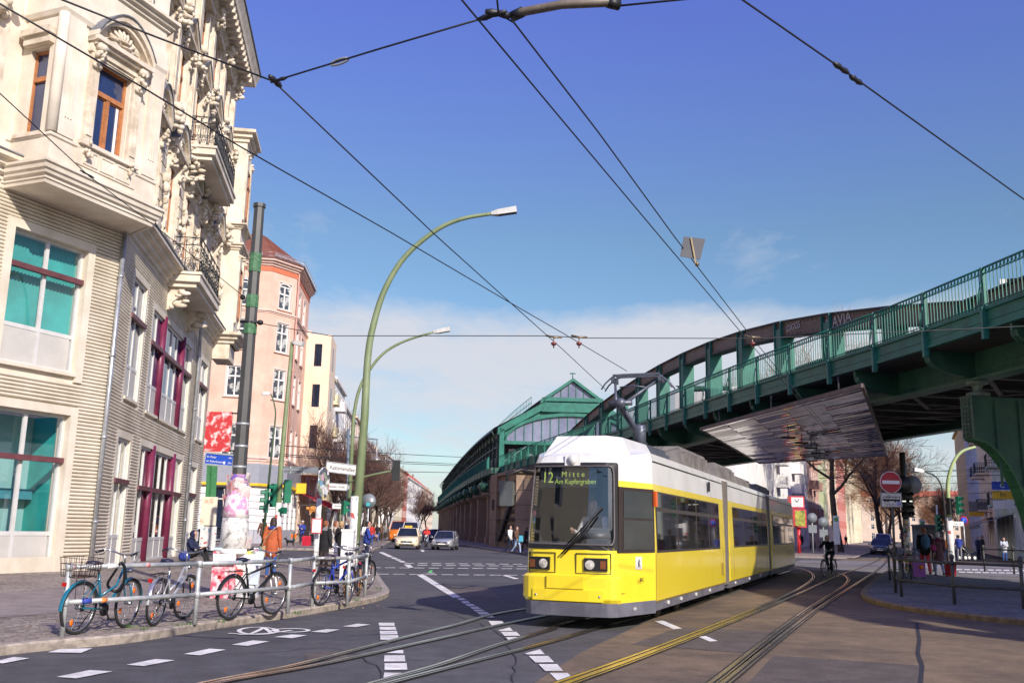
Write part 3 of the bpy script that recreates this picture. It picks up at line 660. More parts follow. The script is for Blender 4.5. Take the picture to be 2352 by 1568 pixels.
while u < 20: mb.box(u, u + .26, .35, 1.0, 25.85, 26.22); u += .62
part('roof_cornice', mb, [STONE], **W)
mb = MB(); mb.sweep([P1(-9), P1(0), P2(20), (F2end.x, F2end.y)], [(0, 27.22), (1.32, 27.02), (1.32, 27.1), (-2.5, 28.6)]); part('roof_edge', mb, [FLASH], **W)

# balconies
def scrolls(mb, A, B, z0, h, n):
    A = Vector(A); B = Vector(B); d = (B - A); L = d.length; d.normalize(); up = Vector((0, 0, 1))
    P = lambda s, z: A + d * s + up * (z0 + z)
    r = .014
    for z in (0.03, h * .78, h): mb.tube([P(0, z), P(L, z)], r * (1.6 if z > .5 else 1), 5, smooth=False)
    st = L / n
    for i in range(n + 1): mb.tube([P(i * st, 0), P(i * st, h)], r * 1.3, 5)
    for i in range(n):
        c = (i + .5) * st
        for sx, zc, rr in ((-.25, .30, .20), (.25, .30, .20), (0, .62, .17), (0, .15, .12)):
            rr = min(rr * h, st * .32)
            mb.tube([P(c + sx * st + rr * (1 - t / 16) * cos(t * .75), h * zc + rr * (1 - t / 16) * sin(t * .75)) for t in range(14)], r, 4)
        mb.tube([P(c - st * .4, h * .06), P(c - st * .1, h * .4), P(c - st * .35, h * .72)], r, 4); mb.tube([P(c + st * .4, h * .06), P(c + st * .1, h * .4), P(c + st * .35, h * .72)], r, 4)
        mb.tube([P(c + st * .45 * cos(t * pi / 8), h * .89 + h * .09 * sin(t * pi / 8)) for t in range(17)], r * .8, 4)
def balcony(u0, u1, wd, zs, zt, h, dense=1):
    mb = MB(F2); mb.box(u0, u1, 0, wd, zs + .2, zt); mb.box(u0 - .06, u1 + .06, 0, wd + .06, zt - .12, zt - .02); mb.box(u0 + .15, u1 - .15, 0, wd - .15, zs, zs + .2)
    o = part('balcony', mb, [CREAM], **W)
    r = MB(); k = Vector((0, 0, 1)); f = lambda u, w: F2(u, w, 0)
    scrolls(r, f(u0 + .08, .05), f(u0 + .08, wd - .08), zt, h, 2 * dense); scrolls(r, f(u0 + .08, wd - .08), f(u1 - .08, wd - .08), zt, h, 6 * dense); scrolls(r, f(u1 - .08, wd - .08), f(u1 - .08, .05), zt, h, 2 * dense)
    part('balcony_railing', r, [IRON], o, world=True)
    for u in (u0 + .5, u1 - .5): c = MB(F2); console(c, u, 0, zs - .95, .95, .36, .7, int(u * 7)); part('bracket', c, [STONE], o, world=True)
balcony(7.25, 12.7, 1.3, 10.98, 11.6, 1.45); balcony(8.0, 14.4, 1.35, 16.75, 17.35, 1.3, 2)
# end bay that closes the facade
FE = F2; mb = MB(F2); mb.box(20, 22.2, -3, 1.0, 11.3, 23.0)
part('end_bay', mb, [CREAM], **W)
mb = MB(); pe = [F2(20, 0.05, 0), F2(20, 1.0, 0), F2(22.2, 1.0, 0), F2(22.2, -3, 0)]
for z0, z1, wd in ((11.0, 11.6, .5), (16.2, 16.6, .25), (17.4, 17.7, .3), (22.4, 23.1, .45)): mb.sweep([(p.x, p.y) for p in pe], step_prof(wd, z0, z1, 3))
mb.T = F2
for z in (12.2, 18.0):
    for u in (20.25, 21.95): mb.box(u - .2, u + .2, 1.0, 1.1, z, z + 3.8); lump(mb, (u, 1.05, z + 3.7), (.25, .25, .3), 8, int(z + u))
mb.box(20.0, 22.1, 0, .9, 10.2, 11.0)
part('end_bay_moulding', mb, [STONE], **W)
for z in (12.6, 18.3): house_window(Frame(F2(0, 1.02 + .22, 0), F2.d), 21.1, z, 1.0, 2.8, CB)

# the oriel over the corner
A_, B_, C_ = Vector((-14.68, 25.98, 0)), Vector((-13.23, 25.39, 0)), Vector((-11.74, 29.21, 0)); D_ = F1(0.25, -0.02, 0); Z_ = F1(-4.6, -.05, 0)
FBm = Frame(B_, C_ - B_); FBl = Frame(A_, B_ - A_); FBr = Frame(C_, D_ - C_)
Lb = (C_ - B_).length; Ll = (B_ - A_).length
zs0, zs1 = 10.9, 26.4
mb = MB(FBm); hb = [(1.4, 2.75, 12.58, 15.3), (1.4, 2.75, 18.6, 21.2), (1.4, 2.75, 23.2, 25.4)]; wall_holes(mb, 0, Lb, zs0, zs1, hb, depth=.3)
mb.T = FBl; hl = [(.42, 1.12, 12.5, 15.12), (.42, 1.12, 18.6, 21.0)]; wall_holes(mb, 0, Ll, zs0, zs1, hl, depth=.3)
mb.T = FBr; wall_holes(mb, 0, (D_ - C_).length, zs0, zs1, [], depth=.3)
mb.T = IDF; mb.poly([(p.x, p.y, zs0) for p in (Z_, A_, B_, C_, D_)]); mb.quad((A_.x, A_.y, zs0), (Z_.x, Z_.y, zs0), (Z_.x, Z_.y, zs1), (A_.x, A_.y, zs1))
ob = part('oriel', mb, [CREAM], **W)
pth = [(p.x, p.y) for p in (Z_, A_, B_, C_, D_)]
mb = MB(); mb.sweep(pth, [(0, 10.88), (.10, 10.88), (.12, 10.98), (.16, 11.0), (.16, 11.08), (.24, 11.12), (.26, 11.2), (.32, 11.24), (.34, 11.36), (.40, 11.4), (.40, 11.48), (0.02, 11.62)]); part('oriel_moulding', mb, [CREAM], ob, world=True)
mb = MB(); mb.sweep(pth, [(0.0, 11.62), (.05, 11.62), (.05, 12.28), (.10, 12.32), (.10, 12.40), (0, 12.44)]); part('oriel_moulding', mb, [CREAM], ob, world=True)
mb = MB(); mb.sweep(pth, [(0.0, 16.1), (.06, 16.12), (.12, 16.25), (.06, 16.85), (0, 16.9)]); part('oriel_moulding', mb, [CREAM], ob, world=True)
mb = MB(); mb.sweep(pth, step_prof(.35, 17.6, 18.0, 3)); part('oriel_moulding', mb, [CREAM], ob, world=True)
mb = MB(); mb.sweep(pth, step_prof(.25, 22.0, 22.4, 3)); part('oriel_moulding', mb, [CREAM], ob, world=True)
for u in (.42, Lb - .3):
    mb = MB(FBm); mb.box(u - .3, u + .3, 0, .10, 12.44, 16.1)
    for k in (-.1, 0, .1): mb.box(u + k - .02, u + k + .02, .10, .13, 13.0, 15.4)
    part('pilaster', mb, [CREAM], ob, world=True)
mb = MB(); mb.lathe([(.16, 12.44), (.16, 16.1)], 12, o=(B_.x, B_.y, 0)); part('corner_shaft', mb, [CREAM], ob, world=True)
for z in (12.58, 18.6, 23.2): house_window(FBm, 2.075, z, 1.35, 2.72 if z < 15 else 2.4, CB); 
surround(FBm, 2.075, 12.58, 1.35, 2.72, 'arch', CB, 77); surround(FBm, 2.075, 18.6, 1.35, 2.5, 'tri', CB, 78)
for z in (12.5, 18.6):
    mb = MB(FBl); fr_rect(mb, .42, 1.12, z, z + 2.6, .08, -.25, -.15); mb.box(.5, 1.04, -.25, -.12, z + 1.65, z + 1.8); o = part('window', mb, [WOODF], **W)
    mb = MB(FBl); mb.quad((.45, -.2, z), (1.1, -.2, z), (1.1, -.2, z + 2.55), (.45, -.2, z + 2.55)); part('pane', mb, [BLUEG], o, world=True)
    mb = MB(FBl); mb.box(.2, 1.34, 0, .3, z + 2.95, z + 3.15); mb.box(.26, 1.28, 0, .2, z + 2.7, z + 2.95); part('window_hood', mb, [STONE], **W); mb = MB(FBl); mb.box(.2, 1.34, 0, .14, z - .16, z - .04); part('sill', mb, [STONE], **W)
mb = MB(F1)   # neighbour ornament at the far left edge
lump(mb, (-5.6, .3, 16.3), (.5, .4, .8), 22, 41); mb.box(-7, -4.9, 0, .5, 17.3, 17.6); mb.box(-6.9, -5.1, 0, .25, 12.2, 16.0)
part('carved_ornament', mb, [STONE], **W)
# ---------------------------------------------------------------- the yellow tram
YEL = M('tram_yellow', (0.84, 0.64, 0.022), 0.25, var=0.05, scale=0.8, col2=(0.88, 0.69, 0.035), coat=0.6)
TWH = M('tram_white', (0.69, 0.68, 0.64), 0.3, var=0.08, scale=1.2, coat=0.4)
TGREY = M('tram_skirt', (0.13, 0.13, 0.16), 0.4, var=0.2, scale=2.0)
TBLK = M('tram_window_frame', (0.030, 0.018, 0.015), 0.35, var=0.2)
TRUB = M('black_rubber', (0.012, 0.012, 0.013), 0.5, var=0.1)
BEL = M('bellows', (0.16, 0.14, 0.12), 0.7, var=0.2, scale=6)
ROOFG = M('roof_box_grey', (0.17, 0.155, 0.14), 0.6, var=0.25, scale=2)
PGREY = M('pantograph_grey', (0.11, 0.12, 0.145), 0.45, 0.4, var=0.2, scale=6)
TGL = M('tram_side_glass', (0.018, 0.016, 0.016), 0.03, var=0.5, scale=1.2, spec=0.7)
WSG = glass_mat('windscreen_glass', (0.84, 0.86, 0.88), 0.2)
CHR = M('chrome', (0.75, 0.74, 0.72), 0.12, 1.0, var=0)
ORANGE_L = M('orange_lens', (0.75, 0.12, 0.02), 0.3, var=0.1)
LAMPW = M('lamp_lens', (0.30, 0.27, 0.23), 0.12, col2=(.75, .72, .64), scale=9, spec=1)
LED = M('led_green', (0.45, 0.62, 0.10), 0.6, var=0, emit=0.2)
TRAM = thing('tram', 'yellow and white articulated tram leaving from under the green viaduct', 'tram', TB)
TW = dict(parent=TRAM, world=True)
W2 = 2.3
def T(l, s, z): return TB + TR * l + TA * s + Vector((0, 0, z))
CENL = -W2 / 2
# plan of the nose, from the near bevel round to the far bevel (l, s)
def nose(inset):
    r = .26; fl, fr_, fs = -1.98 + inset, -.32 - inset, -1.40
    pts = [(0 - inset, 0)]
    c = Vector((fr_ - r, fs + r))
    pts += [(fr_ - r + r * cos(a), fs + r + r * sin(a)) for a in (rad(-25), rad(-45), rad(-68), rad(-90))]
    pts += [((fl + fr_) / 2 + .3, fs - .03), ((fl + fr_) / 2 - .3, fs - .03)]
    pts += [(fl + r - r * cos(a), fs + r + r * sin(a)) for a in (rad(-90), rad(-68), rad(-45), rad(-25))]
    pts += [(-W2 + inset, 0)]
    return pts
def section(s0, s1, nosed, name):
    """one car module as stacked bands; the windscreen band is left open at the front"""
    lv = [(.24, .05, 0, 0), (.40, .02, 0, 0), (.405, 0, 0, 1), (.90, 0, 0, 1), (1.33, .0, .02, 1), (2.46, .04, .14, 1), (2.465, .04, .14, 2), (2.90, .06, .17, 2), (3.02, .09, .22, 2), (3.09, .30, .35, 2)]
    mb = MB(T); rows = []
    for z, ins, rake, m in lv:
        if nosed: pl = [(l, s + rake * (1 if s < -.5 else 0)) for l, s in nose(ins)]
        else: pl = [(-ins, s0), (-W2 + ins, s0)]
        ring = pl + [(-W2 + ins, s1), (-ins, s1)]
        zf = z - (.14 if z > 2.8 else 0)
        rows.append((z, [(l, s, zf if (nosed and s < -.5) else z) for l, s in ring], m))
    n = len(rows[0][1])
    for (z0, a, m0), (z1, b, m1) in zip(rows, rows[1:]):
        for i in range(n):
            j = (i + 1) % n
            if nosed and 1.3 < z0 < 2.8 and z1 < 2.95 and 1 <= i <= 9: continue
            mb.quad(a[i], a[j], b[j], b[i], m0)
    z, ring, m = rows[-1]; mb.poly(ring, 2)
    z, ring, m = rows[0]; mb.poly(ring, 0)
    return part(name, mb, [TGREY, YEL, TWH], **TW)
body = section(0, 7.88, True, 'front_body')
sides = [(0.0, 7.88), (8.68, 17.48), (18.28, 27.2)]
section(8.68, 17.48, False, 'middle_body'); section(18.28, 27.2, False, 'rear_body')
for s in (7.88, 17.48):
    mb = MB(T); k = 0
    while k < 8: mb.box(-W2 + .03, -.03, s + .1 * k, s + .1 * k + .07, .35, 2.95); k += 1
    mb.box(-W2 + .07, -.07, s, s + .8, .4, 2.9); part('bellows', mb, [BEL], **TW)
# roof edge line, drip rail, skirt seam
def strip(mb, l, s0, s1, z0, z1, pr=.012, m=0): mb.box(l - .01, l + pr, s0, s1, z0, z1, m)
mb = MB(T)
for s0, s1 in sides: strip(mb, -.07, s0 + .05, s1 - .05, 2.86, 2.885, .02)
part('drip_rail', mb, [TRUB], **TW)
for s in (1.1, 2.3, 3.9, 5.6, 9.6, 12.4, 15.0): mb = MB(T); mb.box(-.03, .006, s, s + .035, .31, .37); part('skirt_marking', mb, [TWH], **TW)
mb = MB(T)
for s in (.03, 7.55, 9.3, 16.9, 18.9): mb.box(-.02, .004, s, s + .018, .42, 1.24)
for s0, s1 in sides: mb.box(-.02, .004, s0, s1, .41, .425)
part('side_seam', mb, [M('seam_shadow', (.20, .13, .02), .6)], **TW)
mb = MB(T)
for k in range(6): mb.box(-.02, .008, 7.2, 7.5, .62 + .05 * k, .645 + .05 * k)
part('side_vent', mb, [M('seam_shadow', (.20, .13, .02), .6)], **TW)
# side windows: dark surround panels with panes
def lean(z): return -.04 * max(0, min(1, (z - .9) / 1.6))
def side_window(s0, s1, z0, z1, cuts, rail_, label=None):
    mb = MB(T); a0, a1 = lean(z0), lean(z1)
    mb.hull8([(a0 - .02, s0, z0), (a0 + .014, s0, z0), (a0 - .02, s1, z0), (a0 + .014, s1, z0), (a1 - .02, s0, z1), (a1 + .014, s0, z1), (a1 - .02, s1, z1), (a1 + .014, s1, z1)])
    o = part('side_window', mb, [TBLK], **TW, label=label)
    ed = [s0] + cuts + [s1]; zr = z0 + (z1 - z0) * rail_
    for c, d in zip(ed, ed[1:]):
        for q0, q1 in (((z0, zr), (zr, z1)) if rail_ else ((z0, z1),)):
            g = MB(T); b0, b1 = q0 + .045, q1 - .03
            k0, k1 = .017 + lean(b0), .017 + lean(b1)
            g.quad((k0, c + .06, b0), (k0, d - .06, b0), (k1, d - .06, b1), (k1, c + .06, b1)); part('pane', g, [TGL], o, world=True)
    return o
side_window(.12, 7.1, 1.25, 2.34, [2.0, 4.05, 5.6], .70)
side_window(9.4, 17.2, 1.26, 2.33, [11.4, 13.5, 15.4], .70)
side_window(19.0, 26.6, 1.26, 2.33, [20.9, 22.9, 24.8], .70)
# cab side window on the bevel facet
np_ = nose(0); b0 = Vector((np_[0][0], np_[0][1])); b1 = Vector((np_[1][0], np_[1][1])); bd = (b1 - b0); bL = bd.length; bd.normalize(); bn = Vector((-bd.y, bd.x));
if bn.x < 0: bn = -bn
def TBv(a, w_, z):
    rk = .12 * max(0, (z - 1.33) / 1.19) * (a / bL); q = b0 + bd * a + bn * (w_ - .02 * max(0, z - 1.3)); return T(q.x, q.y + rk, z)
mb = MB(TBv); mb.box(.04, bL + .02, -.02, .016, 1.26, 2.36); o = part('cab_window', mb, [TBLK], **TW)
for z0, z1 in ((1.31, 1.80), (1.84, 2.30)):
    g = MB(TBv); g.quad((.10, .02, z0), (bL - .14, .02, z0), (bL - .14, .02, z1), (.10, .02, z1)); part('pane', g, [TGL], o, world=True)
mb = MB(TBv); mb.box(-.02, .05, .0, .06, 2.06, 2.33); part('turn_signal', mb, [ORANGE_L], **TW)
# crest plate and lettering on the bevel
ang = math.atan2((TR * bn.x + TA * bn.y).x, -(TR * bn.x + TA * bn.y).y)
mb = MB(TBv); mb.box(.50, .72, .0, .006, .98, 1.19); o = part('crest_plate', mb, [TWH], **TW)
mb = MB(TBv); mb.T = lambda a, w_, z: TBv(.61 - a, w_, z)
for pts in ([(-.02, 1.01), (.0, 1.01), (.012, 1.07), (.0, 1.12), (-.03, 1.10)], [(.03, 1.01), (.05, 1.01), (.03, 1.07), (.005, 1.07)], [(-.01, 1.11), (.02, 1.11), (.022, 1.145), (-.012, 1.145)], [(.0, 1.10), (.045, 1.12), (.04, 1.105), (.01, 1.085)]): mb.poly([(a, .008, z) for a, z in pts])
part('crest', mb, [TRUB], o, world=True)
tl = lambda a, w_, z: TBv(a, w_, z) - TB
text_mesh('BVG', .105, TRUB, TRAM, tl(.61, .06, .80), (pi / 2, 0, ang), sx=.7)
text_mesh('1049', .075, TWH, TRAM, tl(.80, .03, .33), (pi / 2, 0, ang), sx=.75)
# windscreen: frame ring, glass, cabin behind
FS = -1.40
def Tf(x, w_, z):   # x across the front (0 = centre, + = near side), w_ forward of the front face
    a = abs(x); sg = 1 if x >= 0 else -1
    for p, q in zip(NPF, NPF[1:]):
        L = (q - p).length
        if a <= L or q is NPF[-1]: break
        a -= L
    d = (q - p).normalized(); n = Vector((-d.y, d.x)); n = -n if n.y > 0 or n.x < -.01 else n; c = p + d * a + n * w_
    return T(-1.15 + sg * (c.x + 1.15), c.y + .14 * max(0, (z - 1.33) / 1.19), z)
_n = nose(0); NPF = [Vector((-1.15, -1.43))] + [Vector(_n[k]) for k in (5, 4, 3, 2, 1, 0)]
def fbox(mb, x0, x1, w0, w1, z0, z1, n=5, m=0):
    for k in range(n): mb.box(x0 + (x1 - x0) * k / n, x0 + (x1 - x0) * (k + 1) / n, w0, w1, z0, z1, m)
nn = nose(.02); fp = []
for z, ins, rake in ((1.30, 0, .02), (2.76, .055, .172)):
    fp.append([(l, s + (rake if s < -.5 else 0), z) for l, s in nose(ins)][1:11])
mb = MB(T)
for i in range(9): mb.quad(fp[0][i], fp[0][i + 1], fp[1][i + 1], fp[1][i])
part('windscreen', mb, [WSG], **TW)
def onfront(t, z, off=.012):
    """point on the wrapped windscreen surface; t 0..1 near side to far side"""
    k = t * 9; i = min(8, int(k)); f = k - i; zz = (z - 1.30) / 1.46
    P = [Vector(fp[q][i]).lerp(Vector(fp[q][i + 1]), f) for q in (0, 1)]; p = P[0].lerp(P[1], zz)
    d = Vector((p.x + 1.15, p.y + .3)); d.normalize(); return T(p.x + d.x * off, p.y + d.y * off, p.z)
def seg_t(l):  # parameter for a lateral position on the flat front
    best = min(range(200), key=lambda k: abs(Vector(fp[0][0]).x * 0 + (lambda q: q)(onl(k / 199)) - l)); return best / 199
def onl(t):
    k = t * 9; i = min(8, int(k)); f = k - i; return fp[0][i][0] + (fp[0][i + 1][0] - fp[0][i][0]) * f
# rounded black surround
cor = []
def rr(t0, t1, z0, z1, rt, rz, n=5):
    out = []
    for (ct, cz, a0) in ((t1 - rt, z0 + rz, -90), (t1 - rt, z1 - rz, 0), (t0 + rt, z1 - rz, 90), (t0 + rt, z0 + rz, 180)):
        for k in range(n + 1): a = rad(a0 + 90 * k / n); out.append((ct + rt * cos(a), cz + rz * sin(a)))
    return out
outer = rr(0.0, 1.0, 1.30, 2.765, .05, .06); inner = rr(.12, .93, 1.38, 2.70, .075, .16)
mb = MB(); n = len(outer)
def dens(lst): return lst
for i in range(n):
    j = (i + 1) % n; K = 8
    for k in range(K):
        f0, f1 = k / K, (k + 1) / K
        L = lambda a, b, f: (a[0] + (b[0] - a[0]) * f, a[1] + (b[1] - a[1]) * f)
        q = [L(outer[i], outer[j], f0), L(outer[i], outer[j], f1), L(inner[i], inner[j], f1), L(inner[i], inner[j], f0)]
        mb.add([onfront(t, z, .02) for t, z in q], [(0, 1, 2, 3)])
part('windscreen_surround', mb, [TRUB], **TW)
mb = MB(); mb.tube([onfront(inner[i][0] + (inner[(i + 1) % n][0] - inner[i][0]) * f / 4, inner[i][1] + (inner[(i + 1) % n][1] - inner[i][1]) * f / 4, .022) for i in range(n) for f in range(4)], .018, 6, closed=True); part('windscreen_seal', mb, [M('grey_seal', (0.10, 0.09, 0.09), 0.3)], **TW)
# cabin
mb = MB(T); mb.quad((-.12, 1.0, .6), (-2.18, 1.0, .6), (-2.18, 1.0, 2.9), (-.12, 1.0, 2.9)); mb.quad((-.1, 1.0, .6), (-.1, -.1, .6), (-.15, -.1, 2.9), (-.15, 1, 2.9)); mb.quad((-2.2, 1.0, .6), (-2.2, -.1, .6), (-2.15, -.1, 2.9), (-2.15, 1, 2.9)); mb.quad((-.1, 1, .6), (-2.2, 1, .6), (-2.0, -1.3, .6), (-.3, -1.3, .6))
part('cab_interior', mb, [M('cab_dark', (0.05, 0.05, 0.055), 0.8, var=0.2)], **TW)
mb = MB(Tf); mb.box(-.82, .82, -.5, -.06, 1.0, 1.42); mb.box(.15, .75, -.38, -.10, 1.40, 1.66); mb.tube([(.22, -.09, 1.53), (.70, -.09, 1.53)], .10, 10)
part('dashboard', mb, [M('dash_grey', (0.07, 0.075, 0.08), 0.5)], **TW)
mb = MB(Tf); mb.box(-.05, .45, -.95, -.85, 1.1, 2.0); part('driver_seat', mb, [M('seat_grey', (0.06, 0.06, 0.07), 0.8)], **TW)
mb = MB(Tf); mb.box(-.62, .42, -.10, -.06, 2.34, 2.64); dsp = part('destination_display', mb, [M('display_black', (0.015, 0.018, 0.02), 0.5)], **TW)
fa = math.atan2(-TA.x, TA.y)
tf = lambda x, w_, z: Tf(x, w_, z) - TB
text_mesh('12', .27, LED, TRAM, tf(-.47, -.04, 2.50), (rad(84), 0, fa), sx=.8, name='route_number').parent = dsp
text_mesh('M i t t e', .13, LED, TRAM, tf(-.0, -.04, 2.56), (rad(84), 0, fa), name='destination_text').parent = dsp
text_mesh('Am Kupfergraben', .125, LED, TRAM, tf(.05, -.04, 2.435), (rad(84), 0, fa), sx=.82, name='destination_text').parent = dsp
mb = MB(Tf)   # wiper
for o_ in (0, .05): mb.tube([(-.12 + o_, .05, 1.22), (.18 + o_, .07, 1.52), (.42 + o_, .05, 1.86)], .016, 5)
mb.tube([(.0, .06, 1.40), (.55, .06, 2.0)], .014, 5)
part('wiper', mb, [TRUB], **TW)
# lights, bumper, hatches
for sx in (-1, 1):
    x0, x1 = (.24, .76) if sx > 0 else (-.74, -.34)
    mb = MB(Tf); cxp = .37 if sx > 0 else -.45
    fbox(mb, x0 + .03, x1 - .10 if sx > 0 else x1, -.02, .03, .955, 1.165); o = part('headlight', mb, [TRUB], **TW)
    g = MB(lambda a, w_, z: Tf(cxp + a, w_, 1.055 + z)); g.T = (lambda c0: (lambda a, w_, z: Tf(c0 + a, w_, 1.055 + z)))(cxp)
    vs = []
    for rr_, ww in ((.078, .03), (.078, .045), (.055, .052), (0.001, .056)): vs.append([(rr_ * cos(t * pi / 8), ww, rr_ * sin(t * pi / 8)) for t in range(16)])
    for a, b in zip(vs, vs[1:]):
        for k in range(16): g.quad(a[k], a[(k + 1) % 16], b[(k + 1) % 16], b[k])
    part('lamp_lens', g, [LAMPW], o, world=True)
    g = MB(Tf); xo = .59 if sx > 0 else -.655
    g.box(xo - .045, xo + .045, .03, .042, .99, 1.12); part('indicator', g, [M('amber_lens', (.22, .07, .02), .3)], o, world=True)
bump = [(l, s) for l, s in nose(-.03)][1:11]
mb = MB(T); N = len(bump)
for z0, z1, e0, e1 in ((.43, .50, .0, .05), (.50, .84, .05, .05), (.84, .885, .05, .0)):
    for i in range(N - 1):
        a, b = bump[i], bump[i + 1]
        def ex(p, e): d = Vector((p[0] + 1.15, p[1] + .2)).normalized(); k = 1 if p[1] < -.3 else 0; return (p[0] + d.x * e * k, p[1] + d.y * e * k)
        mb.quad((*ex(a, e0), z0), (*ex(b, e0), z0), (*ex(b, e1), z1), (*ex(a, e1), z1))
for e in (0, -1):
    p = bump[e]; q = ex(p, .05); r_ = ex(p, -.05); mb.quad((*r_, .44), (*q, .50), (*q, .84), (*r_, .88))
part('bumper', mb, [YEL], **TW)
mb = MB(Tf); fbox(mb, -.36, .28, .06, .085, .66, .87); fbox(mb, -.62, .60, .05, .075, .46, .645); part('coupler_cover', mb, [YEL], **TW)
mb = MB(Tf)
for x in (-.56, .54): mb.tube([(x, .075, .545), (x, .082, .545)], .018, 8)
part('cover_bolt', mb, [CHR], **TW)
mb = MB(Tf)
for x0, x1, z0, z1 in ((.12, .72, .91, 1.235), (-.76, -.24, .91, 1.235)):
    for q in ((x0, x1, z1, z1 + .008), (x0, x0 + .008, z0, z1), (x1 - .008, x1, z0, z1), (x0, x1, z0, z0 + .008)): fbox(mb, q[0], q[1], -.01, .012, q[2], q[3], 6)
part('panel_seam', mb, [TRUB], **TW)
mb = MB(T); sk = nose(.0)
for i in range(len(sk) - 1): mb.quad((sk[i][0], sk[i][1] - (.03 if sk[i][1] < -.3 else 0), .22), (sk[i + 1][0], sk[i + 1][1] - (.03 if sk[i + 1][1] < -.3 else 0), .22), (sk[i + 1][0], sk[i + 1][1] - (.06 if sk[i + 1][1] < -.3 else 0), .44), (sk[i][0], sk[i][1] - (.06 if sk[i][1] < -.3 else 0), .44))
part('skirt', mb, [TGREY], **TW)
# head lamp on the brow, roof hood, roof boxes
mb = MB(Tf); mb.box(-.14, .14, -.16, .02, 2.70, 2.90); mb.tube([(0, .02, 2.81), (0, .05, 2.81)], .085, 14); part('brow_lamp', mb, [TWH], **TW)
mb = MB(T)
a = [(-.50, -.98), (-1.80, -.98), (-1.95, -.5), (-2.0, 1.15), (-.22, 1.15), (-.30, -.5)]; b_ = [(-.70, -.78), (-1.60, -.78), (-1.70, -.4), (-1.78, 1.1), (-.42, 1.1), (-.50, -.4)]
for i in range(6):
    j = (i + 1) % 6; mb.quad((*a[i], 2.90), (*a[j], 2.90), (*b_[j], 3.27), (*b_[i], 3.27))
mb.poly([(*p, 3.27) for p in b_]); part('roof_hood', mb, [TWH], **TW)
def roofbox(l0, l1, s0, s1, z0, z1, mat, ch=.12):
    mb = MB(T); mb.hull8([(l0, s0, z0), (l1, s0, z0), (l0, s1, z0), (l1, s1, z0), (l0 + ch, s0 + ch, z1), (l1 - ch, s0 + ch, z1), (l0 + ch, s1 - ch, z1), (l1 - ch, s1 - ch, z1)])
    k = s0 + .3
    while k < s1 - .3 and (s1 - s0) > 2: mb.box(l1 - .10, l1 + .005, k, k + .04, z0 + .05, z1 - .1); k += .25
    part('roof_box', mb, [mat], **TW)
roofbox(-1.9, -.4, 1.5, 3.0, 3.04, 3.3, PGREY, .05); roofbox(-2.0, -.3, 4.1, 7.6, 3.04, 3.52, ROOFG)
roofbox(-2.0, -.3, 8.9, 12.2, 3.04, 3.50, ROOFG); roofbox(-2.0, -.4, 12.8, 16.8, 3.04, 3.40, ROOFG); roofbox(-2.0, -.4, 18.6, 22.2, 3.04, 3.42, ROOFG)
mb = MB(T); mb.lathe([(.12, 0), (.12, .42), (.09, .46)], 12, o=(-.75, 2.0, 3.3)); part('roof_vent', mb, [PGREY], **TW)
mb = MB(T); mb.box(-.02, .012, 5.6, 5.76, 2.58, 2.80); part('door_lamp', mb, [TRUB], **TW)
# pantograph
PT = MB(T); kz = 4.32; top = 5.02; hs = 2.7
PT.tube([(-1.0, 4.3, 3.25), (-1.35, hs, kz)], .05, 8); PT.tube([(-1.05, 4.4, 3.25), (-1.4, hs + .1, kz - .1)], .03, 6); PT.tube([(-1.6, hs, kz), (-1.1, hs, kz)], .06, 8); PT.ell((-1.35, hs, kz), (.13, .13, .12), 8, 5); PT.box(-1.5, -.6, 3.9, 4.7, 3.14, 3.28)
pn = part('pantograph', PT, [PGREY], **TW)
mb = MB(T)
for e in (-.52, .52): mb.tube([(-1.35 + .1 * (1 if e > 0 else -1), hs, kz), (-1.15 + e, hs + .75, top - .06)], [.04, .028], 6)
mb.tube([(-1.15, hs + .1, kz + .1), (-.68, hs + .7, top - .14)], .013, 5); mb.tube([(-1.5, hs + .5, top - .28), (-1.2, hs + .5, top - .25), (-.9, hs + .5, top - .3)], .018, 5)
part('upper_arm', mb, [PGREY], pn, world=True)
mb = MB(T)
for s in (hs + .6, hs + .9):
    mb.tube([(-1.95, s, top - .30), (-1.86, s, top - .17), (-1.7, s, top - .03), (-1.5, s, top + .02), (-.8, s, top + .02), (-.6, s, top - .03), (-.44, s, top - .17), (-.35, s, top - .30)], .018, 6)
    mb.box(-1.68, -.62, s - .03, s + .03, top - .01, top + .03)
for l in (-1.68, -.62): mb.box(l - .035, l + .035, hs + .55, hs + .95, top - .15, top - .04)
part('collector_head', mb, [PGREY], pn, world=True)
# far-side mirror on its arm
mb = MB(T); mb.tube([(-1.9, -1.1, 2.58), (-2.0, -1.55, 2.62), (-2.22, -1.62, 2.55), (-2.24, -1.62, 2.25)], .035, 7); o = part('mirror_arm', mb, [TRUB], **TW)
mb = MB(T); mb.hull8([(-2.34, -1.66, 2.0), (-2.10, -1.70, 2.0), (-2.34, -1.56, 2.02), (-2.10, -1.58, 2.02), (-2.36, -1.66, 2.42), (-2.08, -1.70, 2.42), (-2.34, -1.56, 2.4), (-2.10, -1.58, 2.4)]); part('mirror', mb, [M('mirror_back', (0.10, 0.11, 0.11), 0.3)], o, world=True)
# wheels tucked under the skirt
for s in (1.6, 3.4, 10.8, 12.8, 20.6, 22.6):
    for l in (-.38, -1.88):
        mb = MB(T); mb.tube([(l - .06, s, .31), (l + .06, s, .31)], .29, 16); part('wheel', mb, [TRUB], **TW)
mb = MB(T); mb.box(-2.0, -.3, -.9, 26.9, .20, .32); part('underframe', mb, [TRUB], **TW)
